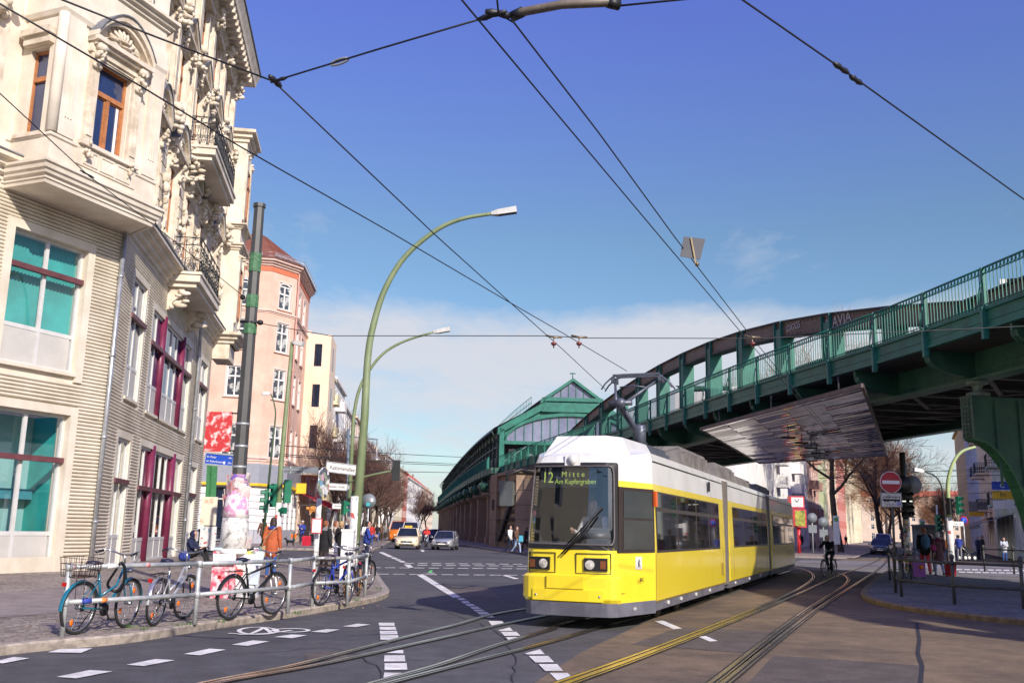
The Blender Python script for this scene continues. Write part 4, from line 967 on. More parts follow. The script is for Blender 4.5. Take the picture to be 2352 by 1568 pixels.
# ---------------------------------------------------------------- green elevated railway
GREEN = M('bridge_green', (0.009, 0.115, 0.082), 0.5, col2=(0.016, 0.185, 0.128), scale=1.6, detail=12, bump=0.08, bscale=12)
GREEND = M('bridge_green_aged', (0.018, 0.085, 0.06), 0.55, scale=1.1, detail=12, col2=(0.05, 0.145, 0.09), bump=0.08, bscale=12)
BROWNG = M('bridge_chord', (0.115, 0.075, 0.052), 0.55, col2=(0.17, 0.115, 0.08), scale=0.8, detail=8)
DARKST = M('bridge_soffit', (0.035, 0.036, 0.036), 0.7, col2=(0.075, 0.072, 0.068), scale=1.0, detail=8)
RIVET = M('rivet_plate', (0.16, 0.21, 0.16), 0.6, var=0.3, scale=5)
HR = 9.0; HD = 7.8
line = [Vector(p + (0,)) for p in ((17.6, -14), (15.2, 8), (14.2, 17), (13.28, 23.75), (12.89, 26.62), (12.14, 31.36), (10.1, 41.34), (7.02, 59.25), (4.29, 72.9), (-1.4, 101.29), (-7.45, 150.2), (-17.68, 246.75), (-28, 330))]
RL = smooth(line, 6)
CUM = [0.0]
for a, b in zip(RL, RL[1:]): CUM.append(CUM[-1] + (b - a).length)
def at(s):
    for i in range(len(RL) - 1):
        if CUM[i + 1] >= s or i == len(RL) - 2:
            f = (s - CUM[i]) / (CUM[i + 1] - CUM[i]); p = RL[i].lerp(RL[i + 1], f)
            a = (RL[min(i + 2, len(RL) - 1)] - RL[i - 1 if i else 0]).normalized(); return p, a, Vector((a.y, -a.x, 0))
def BR(s, o, z):   # s along the bridge, o inward (to the right) from the near railing
    p, a, n = at(s); return p + n * o + Vector((0, 0, z))
def sY(Y):
    for i in range(len(RL) - 1):
        if RL[i].y <= Y <= RL[i + 1].y: return CUM[i] + (CUM[i + 1] - CUM[i]) * (Y - RL[i].y) / (RL[i + 1].y - RL[i].y)
S_PIER = sY(28.6); S_PIER2 = sY(80.5); S_ST = sY(100.0); S_END = CUM[-1] - 2
SW = 11.6      # bridge width between railings
BG = thing('viaduct_bridge', 'green riveted steel railway bridge with bowed girder crossing above the street', 'bridge', (12, 40, 0)); BGW = dict(parent=BG, world=True)
def brange(s0, s1, st):
    n = max(1, int((s1 - s0) / st)); return [s0 + (s1 - s0) * i / n for i in range(n + 1)]
def lsweep(mb, s0, s1, prof, st=3.0, m=0):
    """prof [(o, z)] carried along the bridge line"""
    ss = brange(s0, s1, st); k = len(prof); vs = [BR(s, o, z) for s in ss for o, z in prof]; fs = []
    for i in range(len(ss) - 1):
        for q in range(k): fs.append((i * k + q, (i + 1) * k + q, (i + 1) * k + (q + 1) % k, i * k + (q + 1) % k))
    fs.append(tuple(range(k))); fs.append(tuple((len(ss) - 1) * k + q for q in range(k - 1, -1, -1)))
    mb.add(vs, fs, m, raw=True)
S0 = sY(-10)
# deck and edge beams
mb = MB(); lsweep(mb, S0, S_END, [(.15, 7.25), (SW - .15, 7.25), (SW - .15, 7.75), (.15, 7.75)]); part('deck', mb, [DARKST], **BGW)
mb = MB()
lsweep(mb, S0, S_PIER2 + 20, [(.0, 7.28), (.14, 7.28), (.14, 7.86), (.0, 7.86)]); lsweep(mb, S0, S_PIER2 + 20, [(-.07, 7.80), (.18, 7.80), (.18, 7.90), (-.07, 7.90)]); lsweep(mb, S0, S_PIER2 + 20, [(-.05, 7.26), (.1, 7.26), (.1, 7.33), (-.05, 7.33)])
lsweep(mb, S0, S_PIER2 + 20, [(-.02, 7.5), (.1, 7.5), (.1, 7.53), (-.02, 7.53)])
part('edge_beam', mb, [GREEN], **BGW)
mb = MB(); lsweep(mb, S0, S_PIER2 + 20, [(SW - .14, 7.28), (SW, 7.28), (SW, 7.86), (SW - .14, 7.86)]); part('edge_beam', mb, [GREEN], **BGW)
# balustrades: one mesh per bay between standards
def railing(s0, s1, o, bars=True, name='railing', step=0.155, st=2.87):
    n = max(1, round((s1 - s0) / st)); L = (s1 - s0) / n
    for i in range(n):
        a = s0 + i * L; mb = MB(); Yc = BR(a, 0, 0).y
        for z, r in ((HR, .035), (HR - .17, .016), (HD + .17, .018)): mb.tube([BR(a, o, z), BR(a + L, o, z)], r, 5)
        k = max(2, int(L / (step * (1 if Yc < 75 else 2))))
        for j in range(1, k):
            s = a + L * j / k; p = BR(s, o, 0)
            mb.bar(p + Vector((0, 0, HD + .08)), p + Vector((0, 0, HR)), .022, .022)
            if Yc < 62 and j < k:
                q = a + L * (j + .5) / k; h = L / k * .36
                mb.tube([BR(q + h * cos(t * pi / 4), o, HR - .05 - .11 * sin(t * pi / 4)) for t in range(5)], .011, 4)
                mb.ell(p + Vector((0, 0, HD + .06)), (.03, .03, .035), 5, 3)
        p = BR(a, o, 0); mb.box(p.x - .05, p.x + .05, p.y - .05, p.y + .05, 7.1, HR + .03)
        mb.tube([BR(a, o - .02, HR - .3), BR(a, o - .14, HD + .55), BR(a, o - .20, HD + .1), BR(a, o - .02, HD - .1)], .025, 5)
        p2 = BR(a, o - .06, 0); mb.box(p2.x - .07, p2.x + .07, p2.y - .07, p2.y + .07, 7.0, 7.9)
        part(name, mb, [GREEN], **BGW)
railing(S0 + 30, S_ST - 1, 0.0); railing(sY(20), S_PIER2 + 14, SW, name='far_railing', step=.3)
# bowed main girders: chord, posts, bottom web
def chord_z(s):
    t = (s - S_PIER) / (S_PIER2 - S_PIER)
    if t < 0:
        d = -(s - S_PIER); return 8.75 + (1.1 * max(0, (d - 3)) ** 1.0 / 8 if d > 3 else 0)
    if t > 1: return 8.9
    return 8.85 + 2.7 * (1 - abs(2 * t - 1) ** 2.0)
for o in (1.75, SW - 1.75):
    mb = MB(); ss = brange(S_PIER - 26, S_PIER2, 4.05 / 1.0) if False else [S_PIER + i * (S_PIER2 - S_PIER) / 13 for i in range(-7, 14)]
    for a, b in zip(ss, ss[1:]):
        za, zb = chord_z(a), chord_z(b); w_ = .21; hh = .62
        P = [BR(a, o - w_, za - hh), BR(a, o + w_, za - hh), BR(b, o - w_, zb - hh), BR(b, o + w_, zb - hh), BR(a, o - w_, za), BR(a, o + w_, za), BR(b, o - w_, zb), BR(b, o + w_, zb)]
        mb.hull8(P, 0)
        for dz, th, ww in ((0, .07, .30), (-hh - .06, .06, .30)):
            mb.hull8([BR(a, o - ww, za + dz), BR(a, o + ww, za + dz), BR(b, o - ww, zb + dz), BR(b, o + ww, zb + dz), BR(a, o - ww, za + dz + th), BR(a, o + ww, za + dz + th), BR(b, o - ww, zb + dz + th), BR(b, o + ww, zb + dz + th)], 1)
        if o < 5:
            n = 12
            for k in range(n):
                f = (k + .5) / n; s = a + (b - a) * f; z = za + (zb - za) * f
                for dz in (-.09, -hh + .09): mb.ell(BR(s, o - w_ - .005, z + dz), (.025, .025, .025), 5, 3, 1)
    part('top_chord', mb, [BROWNG, DARKST], **BGW)
    for s in ss:
        zt = chord_z(s) - .3
        if zt < 8.35: continue
        mb = MB(); w_ = .30
        p, a, n = at(s)
        for dd, t0 in ((-.38, .03), (.38, .03)): pass
        mb.hull8([BR(s - .30, o - w_, 7.7), BR(s - .30, o + w_, 7.7), BR(s + .30, o - w_, 7.7), BR(s + .30, o + w_, 7.7), BR(s - .30, o - w_, zt), BR(s - .30, o + w_, zt), BR(s + .30, o - w_, zt), BR(s + .30, o + w_, zt)])
        for e in (-1, 1):
            mb.hull8([BR(s + e * .30 - .025, o - w_ - .05, 7.7), BR(s + e * .30 - .025, o + w_, 7.7), BR(s + e * .30 + .025, o - w_ - .05, 7.7), BR(s + e * .30 + .025, o + w_, 7.7), BR(s + e * .30 - .025, o - w_ - .05, zt + .3), BR(s + e * .30 - .025, o + w_, zt + .3), BR(s + e * .30 + .025, o - w_ - .05, zt + .3), BR(s + e * .30 + .025, o + w_, zt + .3)])
        for k in range(int((zt - 7.9) / .16)):
            for e in (-1, 1): mb.ell(BR(s + e * .24, o - w_ - .005, 7.95 + k * .16), (.02, .02, .02), 4, 3)
        part('post', mb, [GREEN], **BGW)
    mb = MB()
    lsweep(mb, S0, S_ST, [(o - .05, 6.45), (o + .05, 6.45), (o + .05, 8.25), (o - .05, 8.25)], 2.0); lsweep(mb, S0, S_ST, [(o - .28, 6.36), (o + .28, 6.36), (o + .28, 6.45), (o - .28, 6.45)], 2.0); lsweep(mb, S0, S_ST, [(o - .2, 8.2), (o + .2, 8.2), (o + .2, 8.3), (o - .2, 8.3)], 2.0)
    if o < 5:
        s = S0 + 25
        while s < S_PIER2:
            for z in (6.62, 6.78): mb.ell(BR(s, o - .055, z), (.025, .025, .025), 4, 3)
            mb.ell(BR(s, o - .2, 6.45), (.03, .03, .03), 4, 3)
            s += .22
    part('main_girder', mb, [GREEND], **BGW)
# curved cantilever brackets under the walkway, cross beams under the deck
for s in [S_PIER + i * (S_PIER2 - S_PIER) / 13 * 1.0 for i in range(-7, 22)]:
    mb = MB(); prof = [(0.05, 7.28), (0.05, 7.05)] + [(.1 + 1.6 * (1 - cos(t * pi / 12)), 7.05 - .6 * sin(t * pi / 12)) for t in range(7)] + [(1.7, 7.28)]
    A = [BR(s - .05, o, z) for o, z in prof]; B = [BR(s + .05, o, z) for o, z in prof]; n = len(prof)
    mb.add(A + B, [tuple(range(n)), tuple(range(2 * n - 1, n - 1, -1))] + [(i, n + i, n + (i + 1) % n, (i + 1) % n) for i in range(n)], raw=True)
    for i in range(1, 7):
        a, b = prof[i + 1], prof[i + 2]
        if i < 6: mb.add([BR(s - .14, a[0], a[1]), BR(s + .14, a[0], a[1]), BR(s + .14, b[0], b[1]), BR(s - .14, b[0], b[1])], [(0, 1, 2, 3)], raw=True)
    part('bracket', mb, [GREEND], **BGW)
for s in brange(S0 + 20, S_ST + 4, 2.03):
    mb = MB(); mb.hull8([BR(s - .12, 1.8, 6.75), BR(s + .12, 1.8, 6.75), BR(s - .12, SW - 1.8, 6.75), BR(s + .12, SW - 1.8, 6.75), BR(s - .12, 1.8, 6.83), BR(s + .12, 1.8, 6.83), BR(s - .12, SW - 1.8, 6.83), BR(s + .12, SW - 1.8, 6.83)])
    mb.hull8([BR(s - .02, 1.8, 6.83), BR(s + .02, 1.8, 6.83), BR(s - .02, SW - 1.8, 6.83), BR(s + .02, SW - 1.8, 6.83), BR(s - .02, 1.8, 7.25), BR(s + .02, 1.8, 7.25), BR(s - .02, SW - 1.8, 7.25), BR(s + .02, SW - 1.8, 7.25)])
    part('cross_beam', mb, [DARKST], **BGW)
mb = MB()
for i in range(-4, 12):
    a, b = S_PIER + i * 4.06, S_PIER + (i + 1) * 4.06
    mb.bar(BR(a, 2, 6.68), BR(b, SW / 2, 6.68), .16, .05); mb.bar(BR(b, SW / 2, 6.68), BR(a, SW - 2, 6.68), .16, .05)
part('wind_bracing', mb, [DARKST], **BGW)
# chalked names on the chord
def chalk(t, s, size, dz=-.30):
    p, a, n = at(s); q = BR(s, 1.75 - .235, chord_z(s) + dz); sl = math.atan2(chord_z(s + .5) - chord_z(s - .5), 1)
    o = text_mesh(t, size, M('chalk', (0.55, 0.5, 0.48), 0.9, var=.3, scale=20), BG, q - BG.location, (0, 0, 0), name='graffiti')
    x = -a; zc = n * -1
    x = a * 1.0; zc = -n; yv = zc.cross(x); x = -x if yv.z < 0 else x; 
    if zc.cross(x).z < 0: x = -x
    y = zc.cross(x); o.rotation_euler = Matrix((x, y, zc)).transposed().to_euler(); return o
chalk('GIGGS', sY(39.3), .42); chalk('T N E', sY(44.2), .42); chalk('MAVIA', sY(35.8), .62)

# piers: flared riveted portal frames
def pier(s, label, nm='bridge_pier'):
    p, a, n = at(s); base = p + n * 3.4; base.z = 0.1
    r = thing(nm, label, 'bridge pier', base)
    def PF(o, w_, z): return p + n * o + a * w_ + Vector((0, 0, z))
    def leg(side):
        f = (lambda o: o) if side > 0 else (lambda o: SW - o)
        ins = [(1.35, 4.6)] + [(1.35 + 1.95 * sin(rad(t)), 4.6 - 4.4 * (1 - cos(rad(t)))) for t in (12, 24, 36, 48, 60, 72, 84, 90)]
        # inner edge drops straight to the ground
        prof = [(1.35, 5.9)] + ins + [(3.75, .2), (3.75, 3.0)] + [(3.75 + 1.3 * (1 - cos(rad(t))), 3.0 + 2.4 * sin(rad(t))) for t in (30, 60, 90)] + [(5.1, 5.9)]
        mb = MB(); N = len(prof); A = [PF(f(o), -.06, z) for o, z in prof]; B = [PF(f(o), .06, z) for o, z in prof]
        mb.add(A + B, [tuple(range(N)), tuple(range(2 * N - 1, N - 1, -1))] + [(i, N + i, N + (i + 1) % N, (i + 1) % N) for i in range(N)], raw=True)
        for o_ in (2.2, 3.0):
            mb.add([PF(f(o_), -.12, 3.2), PF(f(o_ + .1), -.12, 3.2), PF(f(o_ + .1), -.12, 5.8), PF(f(o_), -.12, 5.8)], [(0, 1, 2, 3)], raw=True)
        part('web', mb, [GREEND], r, world=True)
        mb = MB(); fl = [(1.35, 5.9)] + ins + [(3.3, .12)]
        for (o0, z0), (o1, z1) in zip(fl, fl[1:]):
            d = Vector((o1 - o0, z1 - z0)).normalized(); q = Vector((-d.y, d.x)) * -.05
            mb.hull8([PF(f(o0), -.24, z0), PF(f(o0), .24, z0), PF(f(o1), -.24, z1), PF(f(o1), .24, z1), PF(f(o0 + q.x), -.24, z0 + q.y), PF(f(o0 + q.x), .24, z0 + q.y), PF(f(o1 + q.x), -.24, z1 + q.y), PF(f(o1 + q.x), .24, z1 + q.y)])
            L = Vector((o1 - o0, z1 - z0)).length; k = max(1, int(L / .2))
            for i in range(k):
                t = (i + .5) / k
                for e in (-.16, .0, .16):
                    mb.ell(PF(f(o0 + (o1 - o0) * t + q.x * 1.05), e, z0 + (z1 - z0) * t + q.y * 1.05), (.03, .03, .03), 5, 3)
        part('flange', mb, [M('pier_green', (0.030, 0.15, 0.06), 0.5, col2=(0.06, 0.2, 0.085), scale=1.5)], r, world=True)
        mb = MB()
        for k in range(9):
            for e in (-.15, 0, .15): mb.ell(PF(f(1.27), e, 4.75 + k * .13), (.035, .035, .035), 5, 3)
        P = [PF(f(1.30), -.25, 4.6), PF(f(1.36), -.25, 4.6), PF(f(1.30), .25, 4.6), PF(f(1.36), .25, 4.6), PF(f(1.30), -.25, 5.9), PF(f(1.36), -.25, 5.9), PF(f(1.30), .25, 5.9), PF(f(1.36), .25, 5.9)]
        mb.hull8(P); part('bearing_plate', mb, [RIVET], r, world=True)
        mb = MB(); c = PF(f(1.75), 0, 0)
        mb.lathe([(.34, 5.9), (.34, 6.0), (.16, 6.06), (.12, 6.16), (.20, 6.26), (.32, 6.28), (.32, 6.37)], 12, o=(c.x, c.y, 0)); part('bearing', mb, [RIVET], r, world=True)
    leg(1); leg(-1)
    mb = MB(); P = [PF(o, w_, z) for z in (5.0, 5.88) for w_ in (-.1, .1) for o in (4.8, SW - 4.8)]; mb.hull8(P); part('portal_beam', mb, [GREEND], r, world=True)
pier(S_PIER, 'green riveted pier with curved flange carrying the near end of the bridge')
pier(S_PIER2, 'green riveted pier far behind the tram under the bridge')

# mirror-like slatted ceiling hung under the bridge over the tram lines
MIR = M('polished_slat', (0.09, 0.085, 0.085), 0.13, 0.95, col2=(0.36, 0.34, 0.33), scale=1.6, detail=7)
MIRD = M('slat_edge', (0.12, 0.085, 0.075), 0.6, var=0.3, scale=3)
zp = 6.0
c4 = [G(1609, 987, zp), G(1981, 888, zp), G(2037.5, 1046, zp), G(1745, 1064, zp)]
CEIL = thing('ceiling_panel', 'polished slatted metal ceiling hung slanting beneath the green bridge', 'ceiling panel', sum(c4, Vector()) / 4)
n = 30; rj = random.Random(3)
mb = MB()
for i in range(n):
    f0, f1 = i / n, (i + .84) / n
    a0, a1 = c4[0].lerp(c4[3], f0), c4[0].lerp(c4[3], f1); b0, b1 = c4[1].lerp(c4[2], f0), c4[1].lerp(c4[2], f1)
    K = 5
    for k in range(K):
        g0, g1 = k / K, (k + 1) / K; t = rj.uniform(-.03, .03); t2 = rj.uniform(-.01, .01)
        P = [a0.lerp(b0, g0), a0.lerp(b0, g1), a1.lerp(b1, g1), a1.lerp(b1, g0)]
        d = [t, t2, -t, -t2]; u = Vector((0, 0, 1))
        mb.add([p + u * e for p, e in zip(P, d)] + [p + u * (.08) for p in P], [(0, 1, 2, 3), (7, 6, 5, 4), (0, 4, 5, 1), (2, 6, 7, 3)], raw=True)
part('slat', mb, [MIR], CEIL, world=True)
mb = MB()
for a, b in zip(c4, c4[1:] + c4[:1]): mb.bar(a + Vector((0, 0, .04)), b + Vector((0, 0, .04)), .08, .13)
part('frame', mb, [MIRD], CEIL, world=True)
mb = MB()
for f in (.12, .5, .88):
    for g_ in (.06, .94): p = c4[0].lerp(c4[1], f).lerp(c4[3].lerp(c4[2], f), g_); mb.tube([p, p + Vector((0, 0, .8))], .03, 5)
for k in range(5):
    p = c4[0].lerp(c4[1], .5 + .08 * k).lerp(c4[3].lerp(c4[2], .5), .3 + .13 * k); mb.tube([p, p - Vector((0, 0, .25))], .02, 5); mb.box(p.x - .3, p.x + .3, p.y - .05, p.y + .05, p.z - .30, p.z - .22)
part('hanger', mb, [TRUB], CEIL, world=True)

# ---------------------------------------------------------------- station hall on the viaduct
SG = GREEN; SGL = M('station_glass', (0.13, 0.14, 0.22), 0.08, col2=(0.24, 0.25, 0.34), scale=0.4, spec=0.8)
ROOFD = M('station_roof', (0.045, 0.05, 0.05), 0.5, var=0.25, scale=1.0)
gp, ga, gn = at(S_ST)
HALL = thing('station_hall', 'green iron railway station hall with glazed gable on the viaduct', 'station', (gp.x + 7, 100, 0)); HW = dict(parent=HALL, world=True)
gn = Vector((1, 0.04, 0)).normalized(); g0 = D(1147, 985, 100); WID = 15.4
def GP(x, y, z): p = Vector((g0.x, 100, 0)) + gn * x + Vector((0.0, 0, 0)) + Vector((-.15, 1, 0)) * y; return Vector((p.x, p.y, z))
ez = 12.0; rz = 15.0; ap = 17.6
mb = MB(GP)
def beam(pts, w_, h, m=0, y=0.0):
    for a, b in zip(pts, pts[1:]): mb.hull8([(a[0], y - w_, a[1] - h), (b[0], y - w_, b[1] - h), (a[0], y + w_, a[1] - h), (b[0], y + w_, b[1] - h), (a[0], y - w_, a[1]), (b[0], y - w_, b[1]), (a[0], y + w_, a[1]), (b[0], y + w_, b[1])], m)
L_, R_ = 0, WID; cx0 = WID / 2
top_l = [(0, ez), (cx0 - 3.0, rz), (cx0 - 3.0, rz)]
beam([(-.2, ez + .1), (cx0 - 2.9, rz)], .35, .75); beam([(R_ + .2, ez + .1), (cx0 + 2.9, rz)], .35, .75)
beam([(cx0 - 3.3, rz - .1), (cx0 + 3.3, rz - .1)], .35, 1.0); beam([(cx0 - 3.4, rz + .15), (cx0, ap)], .3, .35); beam([(cx0 + 3.4, rz + .15), (cx0, ap)], .3, .35); beam([(cx0 - 3.2, rz + .45), (cx0 + 3.2, rz + .45)], .3, .4)
arc = [(cx0 + (cx0 - .6) * cos(t * pi / 16), 10.75 + 3.1 * sin(t * pi / 16)) for t in range(17)]
beam(arc, .22, .35); beam([(0, 10.75), (R_, 10.75)], .25, .35)
for x in (0.0, R_ - .5): mb.box(x, x + .5, -.35, .35, 5.8, ez)
# spandrel plates
for i in range(16):
    (xa, za), (xb, zb) = arc[i], arc[i + 1]
    zr = lambda x: min(rz, ez + (rz - ez) * min(x, WID - x) / (cx0 - 3.0))
    mb.quad((xa, .05, za), (xb, .05, zb), (xb, .05, zr(xb) - .1), (xa, .05, zr(xa) - .1))
part('gable_frame', mb, [SG], **HW)
mb = MB(GP)
for i in range(16): mb.quad((arc[i][0], .1, 10.7), (arc[i + 1][0], .1, 10.7), (arc[i + 1][0], .1, arc[i + 1][1]), (arc[i][0], .1, arc[i][1]))
mb.poly([(cx0 - 3.0, .1, rz + .3), (cx0 + 3.0, .1, rz + .3), (cx0, .1, ap - .2)])
part('gable_glazing', mb, [SGL], **HW)
mb = MB(GP); k = .8
while k < WID:
    zt = 10.75 + 3.1 * math.sqrt(max(0, 1 - ((k - cx0) / (cx0 - .6)) ** 2)); mb.box(k - .035, k + .035, .0, .12, 10.7, zt); k += .92
for k in (-2, -1.2, -.4, .4, 1.2, 2): mb.box(cx0 + k - .03, cx0 + k + .03, 0, .12, rz + .3, ap - .2 - abs(k) * .8)
part('glazing_bar', mb, [SG], **HW)
mb = MB(GP)
mb.tube([(cx0, 0, ap), (cx0, 0, ap + .6)], .05, 5); mb.tube([(cx0 - .3, 0, ap + .5), (cx0 + .3, 0, ap + .5)], .06, 5); part('finial', mb, [SG], **HW)
# roof and curved side wall following the line
def HP(s, o, z): p, a, n = at(s); return p + n * o + Vector((0, 0, z))
ss = brange(S_ST + .5, sY(236), 3.2)
off0 = (GP(0, 0, 0) - at(S_ST)[0]).dot(at(S_ST)[2])
mb = MB()
for a, b in zip(ss, ss[1:]):
    for (o0, z0), (o1, z1) in (((off0 - .7, ez - .25), (off0 - .5, ez + .15)), ((off0 - .5, ez + .15), (off0 + cx0 - 3, rz)), ((off0 + cx0 - 3, rz), (off0 + cx0 - 3, rz + .3)), ((off0 + cx0 - 3.3, rz + .3), (off0 + cx0, ap)), ((off0 + cx0, ap), (off0 + cx0 + 3.3, rz + .3)), ((off0 + cx0 + 3, rz), (off0 + WID + .5, ez))):
        mb.quad(HP(a, o0, z0), HP(b, o0, z0), HP(b, o1, z1), HP(a, o1, z1))
part('roof', mb, [ROOFD], **HW)
mb = MB()
for a, b in zip(ss, ss[1:]):
    mb.quad(HP(a, off0, HD), HP(b, off0, HD), HP(b, off0, 9.1), HP(a, off0, 9.1)); mb.quad(HP(a, off0, 11.2), HP(b, off0, 11.2), HP(b, off0, ez), HP(a, off0, ez))
    mb.quad(HP(a, off0 - .06, 10.1), HP(b, off0 - .06, 10.1), HP(b, off0 - .06, 10.25), HP(a, off0 - .06, 10.25))
    p = [HP(a, off0 - .12, HD), HP(a, off0 + .12, HD), HP(a + .25, off0 - .12, HD), HP(a + .25, off0 + .12, HD)]; mb.hull8(p + [q + Vector((0, 0, ez - HD)) for q in p])
    mb.tube([HP(a, off0 - .1, 10.6), HP(a, off0 - .35, 11.1), HP(a, off0 - .7, 11.7), HP(a, off0 - .8, ez - .2)], .06, 4)
part('side_wall', mb, [M('station_side', (0.035, 0.075, 0.06), 0.55, var=0.3, scale=1.0)], **HW)
mb = MB()
for a, b in zip(ss, ss[1:]): mb.quad(HP(a, off0 + .1, 9.0), HP(b, off0 + .1, 9.0), HP(b, off0 + .1, 11.3), HP(a, off0 + .1, 11.3))
part('side_glazing', mb, [M('station_side_glass', (0.05, 0.06, 0.07), 0.12, col2=(0.12, 0.13, 0.15), scale=0.6)], **HW)
mb = MB()
for a, b in zip(ss[:16], ss[1:17]):  # roof access rail
    for z in (.5, 1.1): mb.tube([HP(a, off0 + cx0 - 4.2, rz - .5 + z), HP(b, off0 + cx0 - 4.2, rz - .5 + z)], .03, 4)
    for k in range(3): s = a + (b - a) * k / 3; mb.tube([HP(s, off0 + cx0 - 4.2, rz - .6), HP(s, off0 + cx0 - 4.2, rz + .6)], .03, 4)
part('roof_rail', mb, [SG], **HW)
mb = MB(GP)
for x in (1.6, 3.4): mb.lathe([(.55, 0), (.5, .2), (.12, .5), (.05, 1.0)], 10, o=(x, 1.5, 9.3))
part('platform_lamp', mb, [M('lamp_enamel', (0.12, 0.13, 0.13), 0.4)], **HW)
mb = MB(GP); mb.box(1.0, 1.7, -.2, .2, 8.0, 9.9)
for z in (8.5, 9.0, 9.5): mb.tube([(1.35, -.2, z), (1.35, -.45, z)], .18, 8)
part('track_signal', mb, [TRUB], **HW)
# low railing of the station walkway, stretching along the hall
mb = MB()
for a, b in zip(ss, ss[1:]):
    for z in (HR, HD + .1): mb.tube([HP(a, -.9, z), HP(b, -.9, z)], .05, 4)
    for k in range(8): s = a + (b - a) * k / 8; mb.bar(HP(s, -.9, HD - .1), HP(s, -.9, HR), .05, .05)
    p = HP(a, -.95, 0); mb.box(p.x - .08, p.x + .08, p.y - .1, p.y + .1, 7.0, HR)
part('walkway_railing', mb, [GREEN], **HW)
mb = MB(); lsweep(mb, S_ST - 2, sY(240), [(-1.0, 7.2), (.6, 7.2), (.6, 7.8), (-1.0, 7.8)]); part('walkway', mb, [GREEND], **HW)

# stone arcade below the station
SAND = M('sandstone', (0.25, 0.17, 0.115), 0.85, col2=(0.34, 0.245, 0.17), scale=0.7, detail=7, bump=0.15, bscale=15)
BRICKD = M('dark_brick', (0.12, 0.085, 0.06), 0.9, var=0.25, scale=2)
AR = thing('viaduct_arcade', 'brown stone piers and walled bays under the green station hall', 'arcade', (0, 100, 0)); AW = dict(parent=AR, world=True)
sa = [sY(92) + i * 9.0 for i in range(16)]
for i, s in enumerate(sa):
    mb = MB()
    def bx(s0, s1, o0, o1, z0, z1, m=0): mb.hull8([BR(s0, o0, z0), BR(s0, o1, z0), BR(s1, o0, z0), BR(s1, o1, z0), BR(s0, o0, z1), BR(s0, o1, z1), BR(s1, o0, z1), BR(s1, o1, z1)], m)
    bx(s - .6, s + .6, -.9, 1.6, .1, 4.9); bx(s - .8, s + .8, -1.15, 1.8, 4.9, 5.1); bx(s - 1.0, s + 1.0, -1.4, 2.0, 5.1, 5.35); bx(s - .7, s + .7, -1.05, 1.6, .1, .8)
    part('stone_pier', mb, [SAND], **AW)
    mb = MB(); bx(s + .6, s + 8.4, .2, .8, .1, 5.2); part('bay_wall', mb, [BRICKD], **AW)
    mb = MB(); bx(s - .5, s + .5, -.5, 2, 5.35, 7.2); mb.tube([BR(s - 1.3, -1.4, 6.0), BR(s + 1.3, -1.4, 6.0)], .45, 10); part('bearing_girder', mb, [GREEND], **AW)
mb = MB(); lsweep(mb, S_PIER2, sY(240), [(.0, 5.6), (.3, 5.6), (.3, 7.3), (.0, 7.3)]); part('arcade_girder', mb, [DARKST], **AW)
# stone stair house beside the viaduct, partly hidden by the tram
q0 = sY(84)
SH_ = thing('stair_house', 'sandstone stair tower of the station beside the tram windscreen', 'building', BR(q0, -1.6, 0.1))
mb = MB(); bx(q0 - 5, q0 + 4, -2.4, 1.5, .1, 6.2); bx(q0 - 5.3, q0 + 4.3, -2.7, 1.7, 6.2, 6.45); bx(q0 + 1.2, q0 + 4.2, -2.75, -2.3, .1, 6.25)
part('wall', mb, [SAND], SH_, world=True)
mb = MB()
for z in (1.2, 2.4, 3.6, 4.8): bx(q0 - 5.02, q0 + 4.22, -2.77, 1.5, z, z + .04)
part('stone_joint', mb, [BRICKD], SH_, world=True)
mb = MB(); bx(q0 + 2, q0 + 3, -2.79, -2.7, 3.3, 4.2); part('window', mb, [DARKIN], SH_, world=True)
mb = MB()
for k in range(9): bx(q0 - 4.6, q0 - 1.0, -2.46 - .0, -2.40, .5 + k * .6, .8 + k * .6)
mb.bar(BR(q0 - 5.1, -2.6, 4.6), BR(q0 + .5, -2.6, .8), .25, .5); part('stair', mb, [DARKST], SH_, world=True)
KIO = thing('white_gate', 'white slatted shutter gate between the stone viaduct piers', 'gate', BR(sa[0] + 4, -.2, .1))
mb = MB(); s = sa[0] + 1.0
while s < sa[0] + 7.5: bx(s, s + .18, -.35, -.28, .2, 3.6); s += .32
bx(sa[0] + .9, sa[0] + 7.6, -.40, -.27, 3.6, 3.75); bx(sa[0] + .9, sa[0] + 7.6, -.40, -.27, .2, .3)
part('slat', mb, [WHITEF], KIO, world=True)
mb = MB(); bx(sa[0] + .9, sa[0] + 7.6, -.6, -.3, 3.9, 4.6); part('fascia', mb, [WHITEF], KIO, world=True)
KIO2 = thing('roller_shutter', 'pale metal shutter panel in the bay beyond the slatted gate', 'shutter', BR(sa[1] + 2, -.2, .1)); mb = MB(); bx(sa[1] + 1.0, sa[1] + 3.4, -.30, -.15, .2, 4.2)
z = .3
while z < 4.1: bx(sa[1] + 1.0, sa[1] + 3.4, -.32, -.30, z, z + .12); z += .22
part('shutter', mb, [APANEL], KIO2, world=True)
